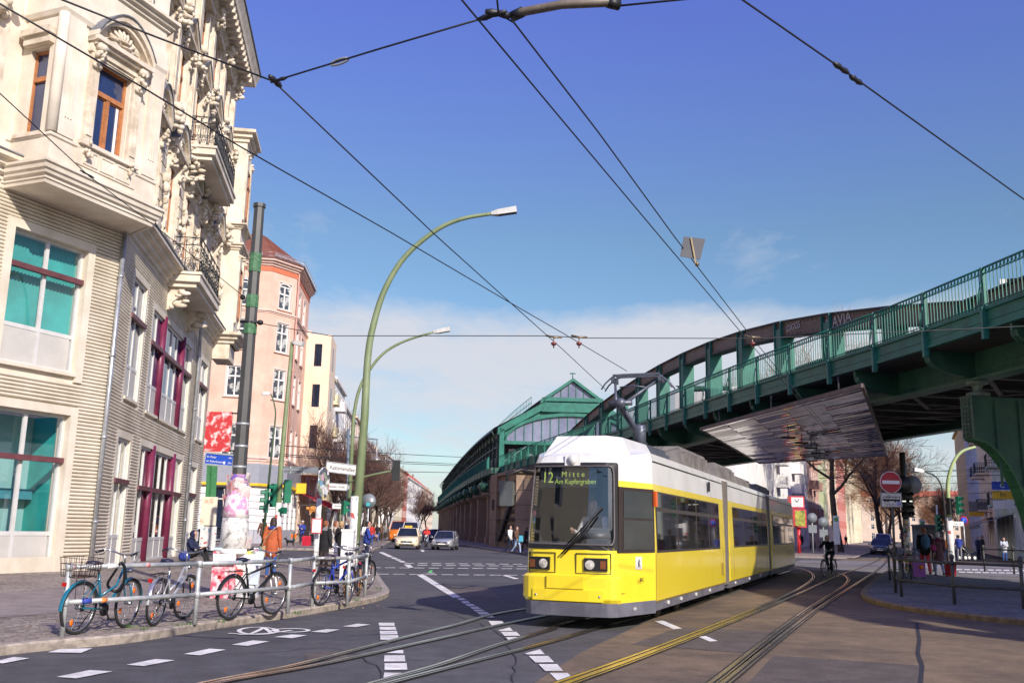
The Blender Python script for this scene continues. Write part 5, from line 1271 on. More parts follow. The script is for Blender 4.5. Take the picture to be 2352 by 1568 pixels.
# ---------------------------------------------------------------- houses
HW_PROTO = {}
def win_proto(wd, ht, kind, frame, glass):
    key = (round(wd, 2), round(ht, 2), kind, frame.name, glass.name)
    if key in HW_PROTO: return HW_PROTO[key]
    mb = MB(); h2 = wd / 2; t = .09
    if kind == 'arch':
        N = 8; top = [(h2 * cos(pi * i / N), ht + wd * .22 * sin(pi * i / N)) for i in range(N + 1)]
        for (a, za), (b, zb) in zip(top, top[1:]): mb.hull8([(a, -.02, za - .1), (b, -.02, zb - .1), (a, .16, za - .1), (b, .16, zb - .1), (a, -.02, za), (b, -.02, zb), (a, .16, za), (b, .16, zb)])
    for x0, x1, z0, z1 in ((-h2, -h2 + t, 0, ht), (h2 - t, h2, 0, ht), (-h2, h2, 0, t), (-h2, h2, ht - t, ht), (-.05, .05, 0, ht), (-h2, h2, ht * .66 - .06, ht * .66 + .06)): mb.box(x0, x1, .04, .16, z0, z1)
    m1 = mb.mesh('window', [frame]); g = MB()
    tp = ht + (wd * .2 if kind == 'arch' else 0); g.quad((-h2, .12, 0), (h2, .12, 0), (h2, .12, ht), (-h2, .12, ht))
    if kind == 'arch': g.poly([(a, .12, z - .02) for a, z in top])
    m2 = g.mesh('pane', [glass]); HW_PROTO[key] = (m1, m2); return HW_PROTO[key]
def facade(par, fr, L, z0, z1, rows, cols, wd, wall, frame=WHITEF, glass=None, kind='sash', sur=None, skip=()):
    """a wall with real openings; each window is its own part with a pane"""
    glass = glass or GLD; hs = []
    for zi, (z, h) in enumerate(rows):
        for ci, c in enumerate(cols):
            if (zi, ci) in skip: continue
            hs.append((c - wd / 2, c + wd / 2, z, z + h + (wd * .2 if kind == 'arch' and zi == len(rows) - 1 else 0)))
    mb = MB(fr); wall_holes(mb, 0, L, z0, z1, hs, depth=.28); part('wall', mb, [wall], par, world=True)
    if sur:
        mb = MB(fr)
        for h in hs: fr_rect(mb, h[0] - .16, h[1] + .16, h[2] - .14, h[3] + .16, .16, -.02, .05); mb.box(h[0] - .2, h[1] + .2, 0, .14, h[2] - .12, h[2] - .04)
        part('window_surround', mb, [sur], par, world=True)
    ang = math.atan2(fr.d.y, fr.d.x); rl = rootloc(par)
    for zi, (z, h) in enumerate(rows):
        m1, m2 = win_proto(wd, h, kind if zi == len(rows) - 1 else 'sash', frame, glass)
        for ci, c in enumerate(cols):
            if (zi, ci) in skip: continue
            o = bpy.data.objects.new('window', m1); COL.objects.link(o); o.parent = par; o.location = fr(c, -.0, z) - rl + fr.n * -.0; o.rotation_euler = (0, 0, ang)
            p = bpy.data.objects.new('pane', m2); COL.objects.link(p); p.parent = o
def flatcap(par, pts, z, mat, name='roof', wall=None):
    mb = MB(); mb.poly([(p.x, p.y, z) for p in pts]); part(name, mb, [mat], par, world=True)
PINK = M('salmon_render', (0.62, 0.385, 0.285), 0.85, col2=(0.76, 0.505, 0.39), scale=.6, detail=11, bump=.05)
PINKL = M('pale_pink_band', (0.72, 0.52, 0.44), 0.85, var=.06)
TILE = M('red_brown_tile', (0.15, 0.045, 0.03), 0.7, col2=(0.22, 0.075, 0.05), scale=1.5)
REDT = M('red_tile', (0.48, 0.10, 0.05), 0.7, col2=(0.62, 0.16, 0.08), scale=.8)
PEACH = M('peach_render', (0.72, 0.55, 0.40), 0.85, col2=(0.80, 0.64, 0.49), scale=.5, detail=6)
WHITEW = M('white_render', (0.74, 0.72, 0.68), 0.85, col2=(0.82, 0.80, 0.76), scale=.5, detail=6)
YELW = M('pale_yellow_render', (0.70, 0.62, 0.42), 0.85, var=.08, scale=.4)
REDW = M('brick_red_render', (0.48, 0.13, 0.08), 0.85, var=.12, scale=.6)
GREENW = M('sage_render', (0.42, 0.47, 0.40), 0.85, var=.08, scale=.5)
GREY = M('grey_fascia', (0.27, 0.28, 0.32), 0.5, var=.06)
YSTR = M('yellow_stripe', (0.80, 0.48, 0.02), 0.5, var=.05)
PLINTH = M('grey_plinth', (0.40, 0.40, 0.44), 0.85, var=.08)
zof = lambda y, Y=78: D(640, y, Y).z
CURT = M('curtained_glass', (0.05, 0.06, 0.07), 0.06, col2=(0.45, 0.45, 0.42), scale=1.1, spec=.8, mix=(.48, .52))
PB = thing('pink_building', 'salmon pink corner house with brown tiled roof and arched top windows', 'building', (-20, 78, .12)); c0 = Vector((-46, 73, 0)); c1 = D(626, 610, 77.5); c1.z = 0; c2 = D(684, 625, 80); c2.z = 0
adir = Vector((-.087, .996, 0)).normalized(); c3 = c2 + adir * 9
FA, FBb, FCc = Frame(c0, c1 - c0), Frame(c1, c2 - c1), Frame(c2, adir)
LA, LBb = (c1 - c0).length, (c2 - c1).length
rows = [(zof(1054), 2.75), (zof(914), 2.5), (zof(805), 2.5), (zof(706), 2.0)]
eave = zof(607)
uA = lambda x, Y: (D(x, 890, Y) - c0).dot(FA.d)
colsA = [uA(538, 77) - 9.2, uA(538, 77) - 6.1, uA(538, 77) - 3.2, uA(538, 77)]
for fr, L, cs in ((FA, LA, colsA), (FBb, LBb, [LBb * .56]), (FCc, 9, [2.2, 5.6])):
    facade(PB, fr, L, 6.3, eave, rows, cs, 1.35, PINK, kind='arch', sur=PINKL, glass=CURT)
pl = [(p.x, p.y) for p in (c0, c1, c2, c3)]
mb = MB(); mb.sweep(pl, step_prof(.5, eave - .3, eave + .25, 3)); mb.sweep(pl, step_prof(.16, zof(712) - .35, zof(712) - .1, 2)); mb.sweep(pl, step_prof(.2, 6.6, 7.0, 2)); part('cornice', mb, [PINKL], PB, world=True)
mb = MB(); mb.sweep(pl, [(.02, eave - .75), (.04, eave - .75), (.04, eave - .35), (.02, eave - .35)]); part('red_band', mb, [M('coral_band', (0.60, 0.16, 0.08), .8)], PB, world=True)
mb = MB()
ins = lambda p, k: p + (Vector((-24, 92, 0)) - p).normalized() * k
ridge = [c0 - FA.n * 3, c1 - (FA.n + FBb.n).normalized() * 3.1, c2 - (FBb.n + FCc.n).normalized() * 3.3, c3 - FCc.n * 3]; ev = [c0 + FA.n * .6, c1 + (FA.n + FBb.n).normalized() * .6, c2 + (FBb.n + FCc.n).normalized() * .6, c3 + FCc.n * .6]; rz_ = zof(524)
for a, b, cc, d in zip(ev, ev[1:], ridge, ridge[1:]):
    n = 16
    for k in range(n):  # tile courses
        f0, f1 = k / n, (k + 1) / n; P = lambda p, q, f, up=0: (p.x + (q.x - p.x) * f, p.y + (q.y - p.y) * f, eave + .25 + (rz_ - eave - .25) * f + up)
        mb.quad(P(a, cc, f0, .10), P(b, d, f0, .10), P(b, d, f1, .0), P(a, cc, f1, .0)); mb.quad(P(a, cc, f0), P(b, d, f0), P(b, d, f0, .1), P(a, cc, f0, .1))
mb.poly([(p.x, p.y, rz_) for p in ridge] + [(-30, 95, rz_)])
part('roof', mb, [TILE], PB, world=True)
mb = MB()
for a, b in zip(ev, ev[1:]):
    for f in range(24): p = a.lerp(b, f / 24); q = a.lerp(b, (f + 1) / 24); mb.tube([(p.x, p.y, eave + .3), (p.x, p.y, eave + .75)], .025, 4); [mb.tube([(p.x, p.y, eave + z), (q.x, q.y, eave + z)], .02, 4) for z in (.45, .75)]
part('snow_guard', mb, [ZINC], PB, world=True)
# bank-style ground floor
shop = [(c0, c1, FA, LA), (c1, c2, FBb, LBb), (c2, c3, FCc, 9)]
mb = MB(); gm = MB(); pm = MB()
gh = {0: [(LA - 13.5, LA - 11.6, 1.2, 4.6), (LA - 10.2, LA - 8.0, 1.2, 4.6), (LA - 3.6, LA - 1.4, 0.3, 4.6)], 1: [], 2: [(1.4, 2.8, 1.2, 4.6), (4.2, 5.6, 1.2, 4.6), (6.9, 8.2, 1.2, 4.6)]}
for k, (a, b_, fr, L) in enumerate(shop):
    mb.T = fr; wall_holes(mb, 0, L, 1.2, 4.8, [(h[0], h[1], max(h[2], 1.2), h[3]) for h in gh[k]], depth=.4)
    pm.T = fr; wall_holes(pm, 0, L, 0.1, 1.2, [(h[0], h[1], h[2], 1.3) for h in gh[k] if h[2] < 1], w=.03, depth=.4)
    for z in (1.75, 2.3, 2.85, 3.4, 3.95, 4.5):
        edges = [0] + [x for h in gh[k] for x in (h[0], h[1])] + [L]
        for i in range(0, len(edges), 2):
            if edges[i + 1] - edges[i] > .05: gm.T = fr; gm.box(edges[i], edges[i + 1], -.01, .012, z - .03, z + .03)
part('rusticated_wall', mb, [WHITEW], PB, world=True); part('wall_joint', gm, [M('joint_grey', (0.22, 0.22, 0.25), .9)], PB, world=True); part('plinth', pm, [PLINTH], PB, world=True)
for k, (a, b_, fr, L) in enumerate(shop):
    for h in gh[k]:
        mb = MB(fr); fr_rect(mb, h[0], h[1], h[2], h[3], .1, -.35, -.25); mb.box(h[0], h[1], -.35, -.2, 3.5, 3.62); o = part('shop_window', mb, [APANEL], PB, world=True)
        mb = MB(fr); mb.quad((h[0], -.3, h[2]), (h[1], -.3, h[2]), (h[1], -.3, h[3]), (h[0], -.3, h[3])); part('pane', mb, [GLD], o, world=True)
        if k == 0 and h[2] > 1: mb = MB(fr); mb.box(h[0] + .3, h[1] - .5, -.28, -.24, 1.5, 3.3, 0); mb.box(h[0] + .4, h[1] - .6, -.24, -.235, 1.9, 3.2, 1); mb.box(h[0] + .1, h[1] - .1, -.28, -.24, 1.3, 1.38, 2); part('window_poster', mb, [WHITEF, M('poster_navy', (.03, .04, .10), .6, col2=(.3, .15, .1), scale=2, mix=(.5, .55)), YSTR], o, world=True)
mb = MB(); mb.sweep(pl, [(0, 4.85), (.25, 4.85), (.25, 6.3), (0, 6.45)]); part('fascia', mb, [GREY], PB, world=True)
mb = MB(); mb.sweep(pl, [(0, 4.65), (.28, 4.65), (.28, 4.85), (0, 4.85)]); part('fascia_stripe', mb, [YSTR], PB, world=True)
mb = MB(FCc); mb.box(6.2, 6.4, .2, 1.1, 4.4, 5.3); part('hanging_sign', mb, [YSTR], PB, world=True)
mb = MB(FCc); mb.tube([(.15, .12, 6), (.15, .12, eave)], .09, 6); part('drainpipe', mb, [M('pink_pipe', (.5, .28, .22), .6)], PB, world=True)
mb = MB(FCc)
for t in range(5): mb.quad((9.2 + .0, .1, 4.2), (9.2 + 0, 2.6, 3.0), (17, 2.6, 3.0), (17, .1, 4.2))

def row_house(name, label, P, L, z1, wall, floors, ncol, wd=1.2, roof=None, roofh=3.0, dirn=None, depth=12, group=None, sur=None, bays=(), glass=None, balcony_cols=(), z0=0.1, gf=4.0, bcol=None, rail=False):
    dirn = dirn or adir; fr = Frame(P, dirn); t = thing(name, label, 'building', (P.x, P.y, z0), group=group)
    fh = (z1 - gf) / floors; rws = [(z0 + .9, 2.3)] + [(gf + fh * i + .8, fh * .58) for i in range(floors)]; cl = [L * (i + .5) / ncol for i in range(ncol)]
    facade(t, fr, L, z0, z1, rws, cl, wd, wall, sur=sur, glass=glass)
    mb = MB(fr); mb.quad((0, 0, z0), (0, -depth, z0), (0, -depth, z1), (0, 0, z1)); mb.quad((L, 0, z0), (L, -depth, z0), (L, -depth, z1), (L, 0, z1)); mb.quad((0, -depth, z0), (L, -depth, z0), (L, -depth, z1), (0, -depth, z1)); mb.box(0, L, -.05, .05, gf - .3, gf); part('side_wall', mb, [wall], t, world=True)
    mb = MB(fr); mb.box(-.05, L + .05, -.1, .35, z1, z1 + .35); part('cornice', mb, [sur or wall], t, world=True)
    mb = MB(fr)
    if roof:
        mb.quad((0, .3, z1 + .35), (L, .3, z1 + .35), (L, -depth / 2, z1 + roofh), (0, -depth / 2, z1 + roofh)); mb.quad((0, -depth, z1 + .35), (L, -depth, z1 + .35), (L, -depth / 2, z1 + roofh), (0, -depth / 2, z1 + roofh)); mb.poly([(0, .3, z1 + .35), (0, -depth, z1 + .35), (0, -depth / 2, z1 + roofh)]); mb.poly([(L, .3, z1 + .35), (L, -depth, z1 + .35), (L, -depth / 2, z1 + roofh)])
        ro = part('roof', mb, [roof], t, world=True); c = MB(fr); c.box(L * .6, L * .6 + .7, -depth / 2 - .3, -depth / 2 + .3, z1 + roofh - .5, z1 + roofh + 1.2); part('chimney', c, [TILE], ro, world=True)
    else: mb.quad((0, .3, z1 + .35), (L, .3, z1 + .35), (L, -depth, z1 + .6), (0, -depth, z1 + .6)); part('roof', mb, [FLASH], t, world=True)
    for c in balcony_cols:
        for i in range(floors):
            zb = gf + fh * i + .5; mb = MB(fr); u = cl[c]; mb.box(u - 1.4, u + 1.4, 0, 1.2, zb - .18, zb, 0)
            if rail:
                mb.mi = 1
                for zz in (zb + .5, zb + 1.0): mb.tube([(u - 1.4, 0, zz), (u - 1.4, 1.2, zz), (u + 1.4, 1.2, zz), (u + 1.4, 0, zz)], .035, 4)
                for q in range(15): mb.box(u - 1.4 + .2 * q - .012, u - 1.4 + .2 * q + .012, 1.18, 1.2, zb, zb + 1.0)
                for q in range(6):
                    for e in (-1.4, 1.4): mb.box(u + e - .012, u + e + .012, .2 * q, .2 * q + .024, zb, zb + 1)
            else: mb.box(u - 1.4, u + 1.4, 1.08, 1.2, zb, zb + 1.0, 1); mb.box(u - 1.4, u - 1.28, 0, 1.2, zb, zb + 1, 1); mb.box(u + 1.28, u + 1.4, 0, 1.2, zb, zb + 1, 1)
            part('balcony', mb, [wall, bcol or wall], t, world=True)
    for b0_, b1_, pr, zb, zt in bays:
        mb = MB(fr); mb.box(b0_, b1_, 0, pr, zb, zt); o = part('bay', mb, [wall], t, world=True)
        for i in range(floors):
            zz = gf + fh * i + .8
            if zz < zb or zz + 2 > zt: continue
            w_ = MB(fr); w_.box((b0_ + b1_) / 2 - .5, (b0_ + b1_) / 2 + .5, pr - .02, pr + .03, zz, zz + fh * .55); w2 = MB(fr); w2.box(b0_ - .03, b0_ + .02, pr * .35, pr * .65, zz, zz + fh * .55); part('bay_window', w_, [GLD], o, world=True); part('bay_window', w2, [GLD], o, world=True)
    return t
p = c3.copy()
row_house('cream_house', 'peach apartment house with boxy bays next to the salmon corner house', p, 15, 19.5, PEACH, 4, 5, bays=[(-.2, 5.2, 2.3, 6.2, 19.5), (9.5, 13, 1.3, 6.2, 18)], sur=PINKL, wd=1.0, glass=CURT); p = p + adir * 15
row_house('balcony_house', 'pale yellow house with stacked balconies beyond the peach house', p, 13, 19.0, YELW, 4, 4, balcony_cols=(0, 2), wd=1.1); p = p + adir * 13
row_house('white_house', 'plain white apartment house half hidden by the bare trees', p, 16, 19.5, WHITEW, 4, 5, wd=1.1, balcony_cols=(1,)); p = p + adir * 16
for i, (L, z, m, r_, lb) in enumerate(((22, 18, WHITEW, REDT, 'white house behind the street trees, before the peach one'), (20, 19, PEACH, TILE, 'peach house far along the avenue behind the trees'), (40, 18, WHITEW, REDT, 'long white house far along the avenue behind the trees'), (60, 19, YELW, TILE, 'long pale yellow house far down the avenue behind the trees'))):
    row_house('town_house', lb, p, L, z, m, 4, int(L / 3.5), roof=r_, group='houses behind the avenue trees'); p = p + adir * L
# far end of the avenue, where it turns
p = Vector((-32.2, 252, 0)); fd = Vector((-.025, 1, 0))
for i, (L, z, m, r_, lb) in enumerate(((24, 20, WHITEW, None, 'white gabled house nearest in the far sunlit row'), (27, 19, YELW, None, 'pale yellow house in the far sunlit row'), (18, 19, REDW, TILE, 'brick red house in the far sunlit row'), (74, 18, WHITEW, REDT, 'long white house under the big red roof in the far row'), (90, 18, PEACH, REDT, 'last peach house with red roof at the end of the far row'))):
    row_house('distant_house', lb, p, L, z, m, 4, max(4, int(L / 5)), wd=1.6, roof=r_, roofh=7 if r_ is REDT else 4, dirn=fd, depth=16, group='far houses at the end of the avenue'); p = p + fd * L
# right-hand street, left side
p = Vector((18.9, 80, 0))
B3 = BLUEG
row_house('white_block', 'modern white block with balconies behind the red clock column', p, 60, 13.6, WHITEW, 4, 12, wd=1.3, balcony_cols=(5, 8), dirn=sdir, depth=5); p = p + sdir * 60
for L, z, m, r_, lb, bc in ((18, 20, M('dusty_rose', (.52, .32, .25), .85, var=.1), TILE, 'dusty rose house right behind the big bare street tree', (1, 3)), (16, 19, M('olive_green', (.46, .50, .27), .85, var=.1), None, 'olive green house after the dusty rose one', ()), (24, 20, PEACH, TILE, 'peach house on the sunny side of the tram street', (2,)), (26, 19, M('rust_red', (.50, .17, .13), .85, var=.1), REDT, 'rust red house far along the tram street', ()), (70, 19, YELW, TILE, 'long pale yellow house at the far end of the tram street', ())):
    row_house('street_house', lb, p, L, z, m, 4, int(L / 3), dirn=sdir, roof=r_, balcony_cols=bc, group='houses on the left of the tram street'); p = p + sdir * L
# right side (shaded): facades face the street, so they run the other way
q = Vector((39.9, 76.5, 0)) - sdir * 26
def right_house(name, label, s0, L, z, wall, floors, ncol, **k): return row_house(name, label, q + sdir * (s0 + L), L, z, wall, floors, ncol, dirn=-sdir, **k)
right_house('sage_house', 'sage green house with narrow windows beside the bridge pier', 16, 26, 20, GREENW, 5, 6, wd=1.1, sur=WHITEF, balcony_cols=(2,), rail=True, bcol=IRON)
right_house('iron_balcony_house', 'shaded peach house with stacked iron balconies beside the sage green house', 42, 20, 22, PEACH, 5, 6, wd=1.1, balcony_cols=(4, 2), rail=True, bcol=IRON)
right_house('blue_house', 'pale blue house with red roof beyond the iron balconies', 62, 24, 21, M('pale_blue', (.48, .52, .62), .85, var=.06), 5, 7, roof=REDT, roofh=4.5)
right_house('yellow_house', 'ochre house at the far end of the shaded street side', 86, 30, 18, M('ochre', (.60, .46, .26), .85, var=.08), 4, 8, roof=TILE)
# shop fronts, awnings and signs of the right side
FQ = Frame(q + sdir * 200, -sdir); us = lambda s: 200 - s
mb = MB(FQ); mb.quad((us(24), .05, 3.6), (us(40), .05, 3.6), (us(40), 2.4, 2.8), (us(24), 2.4, 2.8)); mb.quad((us(24), 2.4, 2.8), (us(40), 2.4, 2.8), (us(40), 2.4, 2.5), (us(24), 2.4, 2.5)); single('awning', mb, [M('dark_awning', (.12, .12, .14), .8)], 'dark awning over the shop in the sage green house', 'awning')
mb = MB(FQ); mb.quad((us(44), .05, 3.8), (us(52), .05, 3.8), (us(52), 2.0, 3.0), (us(44), 2.0, 3.0)); single('awning', mb, [M('maroon_awning', (.30, .03, .05), .8)], 'maroon awning under the iron balconies', 'awning')
def sign_box(s, w0, w1, z0, z1, mat, name, label, txt=None, tc=None, size=.6, cat='sign'):
    t = thing(name, label, cat, FQ(us(s), w0, z0)); mb = MB(FQ); mb.box(us(s) - .08, us(s) + .08, w0, w1, z0, z1); part('sign_face', mb, [mat], t, world=True)
    mb = MB(FQ); mb.box(us(s) - .05, us(s) + .05, 0, w0, (z0 + z1) / 2 - .05, (z0 + z1) / 2 + .05); part('bracket', mb, [TRUB], t, world=True)
    if txt:
        n_ = -sdir; text_mesh(txt, size, tc or WHITEF, t, FQ(us(s) + .1, (w0 + w1) / 2, (z0 + z1) / 2) - FQ(us(s), w0, z0), (pi / 2, 0, math.atan2(n_.x, -n_.y)))
BLUE = M('sign_blue', (.015, .07, .42), .4, var=.04)
sign_box(20.5, .2, 1.6, 5.3, 5.9, BLUE, 'shop_sign', 'blue hanging sign with a white C beside the pier', 'C', size=.5)
sign_box(20.5, .2, 1.6, 4.6, 5.2, YSTR, 'shop_sign', 'yellow hanging sign below the blue one', 'Fr', TRUB, .45)
sign_box(20.5, .2, 1.6, 3.9, 4.5, WHITEF, 'shop_sign', 'white hanging sign, lowest of three beside the pier')
sign_box(46, .3, 2.0, 4.3, 5.3, M('bar_sign', (.2, .2, .2), .5), 'shop_sign', 'dark grey hanging sign above the maroon awning')
sign_box(52, .3, 1.7, 4.0, 5.0, YSTR, 'shop_sign', 'small yellow hanging sign under the iron balconies')
# shop awnings of the far left pavement
def awn(P, L, z, out, mat, label):
    fr = Frame(P, adir); t = thing('awning', label, 'awning', fr(0, 0, z)); mb = MB(fr); mb.quad((0, .05, z), (L, .05, z), (L, out, z - .9), (0, out, z - .9)); mb.quad((0, out, z - .9), (L, out, z - .9), (L, out, z - 1.3), (0, out, z - 1.3)); mb.poly([(0, .05, z), (0, out, z - .9), (0, out, z - 1.3)]); part('canopy', mb, [mat], t, world=True)
    mb = MB(fr)
    for u in (.1, L - .1): mb.bar((u, .1, z - 1.2), (u, out, z - 1.0), .04, .04) if False else mb.tube([(u, .1, z - 1.2), (u, out - .05, z - .95)], .025, 4)
    part('awning_arm', mb, [ZINC], t, world=True)
RED_A = M('red_awning', (.40, .02, .045), .8, var=.1)
awn(c3 + adir * .5, 8, 4.6, 3.0, RED_A, 'dark red awning beside the salmon corner house'); awn(c3 + adir * 10, 7, 4.2, 3.2, RED_A, 'second dark red awning further along the avenue'); awn(c3 + adir * 20, 8, 4.0, 2.6, WHITEF, 'white awning beyond the two red ones')
tpl = FCc(8.6, .1, 3.3)
t = thing('inn_sign', 'black wrought iron inn sign with an orange pig', 'sign', tpl)
mb = MB(FCc); mb.tube([(8.6, .1, 3.7), (8.6, 2.6, 3.7)], .03, 5); mb.tube([(8.6, .5 + .35 * (1 - k / 20) * cos(k * .7), 3.2 + .35 * (1 - k / 20) * sin(k * .7)) for k in range(16)], .025, 4); mb.tube([(8.6, 1.6 + .75 * cos(k * pi / 10), 3.05 + .55 * sin(k * pi / 10)) for k in range(20)], .035, 4, closed=True); part('iron_frame', mb, [IRON], t, world=True)
mb = MB(FCc); mb.ell((8.6, 1.6, 3.1), (.05, .5, .28), 10, 6); mb.ell((8.6, 1.05, 3.15), (.05, .16, .16), 8, 5)
for w_ in (1.25, 1.4, 1.8, 1.95): mb.box(8.57, 8.63, w_, w_ + .08, 2.7, 3.0)
part('pig', mb, [M('pig_orange', (.62, .26, .06), .5)], t, world=True)

# ---------------------------------------------------------------- bare winter trees
BARK = M('bark', (0.04, 0.03, 0.026), 0.9, col2=(0.085, 0.06, 0.045), scale=3, bump=.3)
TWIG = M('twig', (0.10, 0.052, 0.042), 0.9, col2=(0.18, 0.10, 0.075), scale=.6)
TWIGO = M('sunlit_twig', (0.26, 0.12, 0.055), 0.9, col2=(0.36, 0.19, 0.10), scale=.6)  # same twigs as the avenue trees, with warm sunlight put into the colour
def tree_mesh(seed, H, spread, up=.5, nl=7, dens=1.0, twig=TWIG, fork=.3):
    r = random.Random(seed); T1 = MB(); T2 = MB()
    def rv(): return Vector((r.uniform(-1, 1), r.uniform(-1, 1), r.uniform(-1, 1)))
    def grow(p, d, L, rad_, lev):
        pts = [p.copy()]; n = 4 if lev < 3 else 2
        for i in range(n):
            d = (d + rv() * .22 + Vector((0, 0, up * .12))).normalized(); p = p + d * (L / n); pts.append(p.copy())
        rs = [max(.011, rad_ * (1 - .55 * i / n)) for i in range(n + 1)]
        (T1 if lev < 2 else T2).tube(pts, rs, 6 if lev < 2 else (4 if lev < 3 else 3), cap=False)
        if lev >= 4: return
        k = {0: nl, 1: int(7 * dens), 2: int(7 * dens), 3: int(7 * dens)}[lev]
        for i in range(k):
            f = r.uniform(.3 if lev else .45, 1.0); j = min(n - 1, int(f * n)); q = pts[j].lerp(pts[j + 1], f * n - j)
            side = rv(); side = (side - d * side.dot(d)).normalized(); nd = (d * r.uniform(.5, .9) + side * r.uniform(.5, 1.0) * spread + Vector((0, 0, up * .3))).normalized()
            grow(q, nd, L * r.uniform(.45, .72), rs[j] * .55, lev + 1)
    grow(Vector((0, 0, 0)), Vector((0, 0, 1)), H * .62, H * .018 + .03, 0)
    return T1.mesh('trunk', [BARK]), T2.mesh('crown', [twig])
TM = [tree_mesh(11, 10.5, .8, .6), tree_mesh(12, 11.5, .75, .7), tree_mesh(13, 9.5, .85, .6)]
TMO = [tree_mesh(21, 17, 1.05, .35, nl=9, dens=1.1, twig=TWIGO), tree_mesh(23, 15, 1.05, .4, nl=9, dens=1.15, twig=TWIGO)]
def tree(meshes, x, y, sc, rz, label, group, z=.1, name='bare_tree'):
    t = thing(name, label, 'tree', (x, y, z), rz, group); t.scale = (sc, sc, sc)
    for nm, me in zip(('trunk', 'crown'), meshes): o = bpy.data.objects.new(nm, me); COL.objects.link(o); o.parent = t
for i in range(18):
    Y = 84 + i * 4.4; X = -12.4 - .094 * (Y - 84) - (i % 2) * 3.4
    tree(TM[i % 3], X, Y, .78 + .1 * ((i * 7) % 4) / 3, i * 2.1, 'bare dark brown tree in the dense row along the left of the avenue', 'bare trees along the avenue')
for i, (x, y, s_) in enumerate(((-16.5, 195, .78), (-20.5, 228, .85), (-24, 258, .85))): tree(TM[(i + 1) % 3], x, y, s_, i * 1.3, 'bare brown tree at the far end beside the viaduct', 'far trees beside the viaduct')
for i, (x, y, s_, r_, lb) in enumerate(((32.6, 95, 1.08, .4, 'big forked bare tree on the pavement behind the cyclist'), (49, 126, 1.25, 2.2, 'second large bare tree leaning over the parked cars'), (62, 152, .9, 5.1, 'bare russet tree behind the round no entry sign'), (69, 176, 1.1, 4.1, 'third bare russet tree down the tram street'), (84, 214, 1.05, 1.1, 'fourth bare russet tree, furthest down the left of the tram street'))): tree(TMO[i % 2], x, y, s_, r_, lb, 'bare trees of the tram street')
for i, (x, y, s_, lb) in enumerate(((73, 160, .62, 'small bare tree on the shaded right side of the tram street'), (108, 240, .9, 'bare tree far off on the right side of the tram street'))): tree(TM[i % 3], x, y, s_ * 1.3, i * 2, lb, 'bare trees of the tram street')
# houses behind the camera: what the tram windscreen mirrors
for P, L, z, m, lb in ((Vector((-16, -8, 0)), 16, 18, YELW, 'pale yellow house behind the viewpoint'), (Vector((-30, -22, 0)), 20, 20, M('tan_render', (.40, .30, .2), .85, var=.2, scale=.3), 'tan house behind the viewpoint')):
    row_house('house', lb, P, L, z, m, 4, int(L / 2.6), dirn=Vector((-.5, -.87, 0)) if False else Vector((.35, -.94, 0)) * -1, group=None)
p = rt + sdir * 330 - sn * 40
row_house('distant_house', 'pale house closing the far end of the tram street', p, 70, 17, PEACH, 4, 14, dirn=sn, roof=REDT, depth=14)
for i in range(6): tree(TMO[i % 2], *(lf + sdir * (170 + i * 22) - sn * (2 - (i % 2) * 13)).xy, .8, i * 1.7, 'bare russet tree in the far cluster at the end of the tram street', 'far trees at the end of the tram street')
# ---------------------------------------------------------------- poles, lamps, signs, wires
LGREEN = M('lamp_post_green', (0.155, 0.20, 0.095), 0.5, col2=(0.22, 0.275, 0.145), scale=1.5)
POLEG = M('pole_charcoal', (0.045, 0.045, 0.042), 0.5, col2=(0.07, 0.07, 0.065), scale=2)
TLG = M('signal_green', (0.008, 0.14, 0.075), 0.4, var=.15)
TLB = M('signal_black', (0.018, 0.02, 0.02), 0.5)
SIGNBACK = M('sign_back_grey', (0.16, 0.18, 0.20), 0.5, var=.1)
GALV = M('galvanised', (0.38, 0.41, 0.42), 0.45, 0.5, col2=(0.50, 0.52, 0.52), scale=6)
STICK = sticker_mat('sticker_wrap', (0.30, 0.34, 0.24), .78, 9)
STICKW = sticker_mat('white_sticker_wrap', (0.74, 0.74, 0.71), .45, 7, cells=[(.8, .8, .78), (.74, .74, .72), (.55, .12, .1), (.82, .8, .76), (.3, .4, .5), (.78, .78, .74), (.68, .66, .62)])
POSTER = M('torn_posters', (0.62, 0.28, 0.46), 0.85, col2=(0.78, 0.76, 0.72), scale=7, detail=14, mix=(.44, .53))
POSTW = M('white_posters', (0.16, 0.15, 0.15), 0.85, col2=(0.76, 0.74, 0.70), scale=8, detail=14, mix=(.33, .50))
POSTP = M('pink_posters', (0.62, 0.08, 0.13), 0.85, col2=(0.80, 0.60, 0.60), scale=9, detail=14, mix=(.42, .6))
POSTV = M('violet_posters', (0.16, 0.10, 0.36), 0.85, col2=(0.62, 0.34, 0.28), scale=6, detail=10, mix=(.45, .58))
BANN = M('red_poster', (0.50, 0.03, 0.03), 0.7, col2=(0.75, 0.62, 0.58), scale=7, detail=14, mix=(.5, .62))
G12 = lambda x, y, z=.12: G(x, y, z)
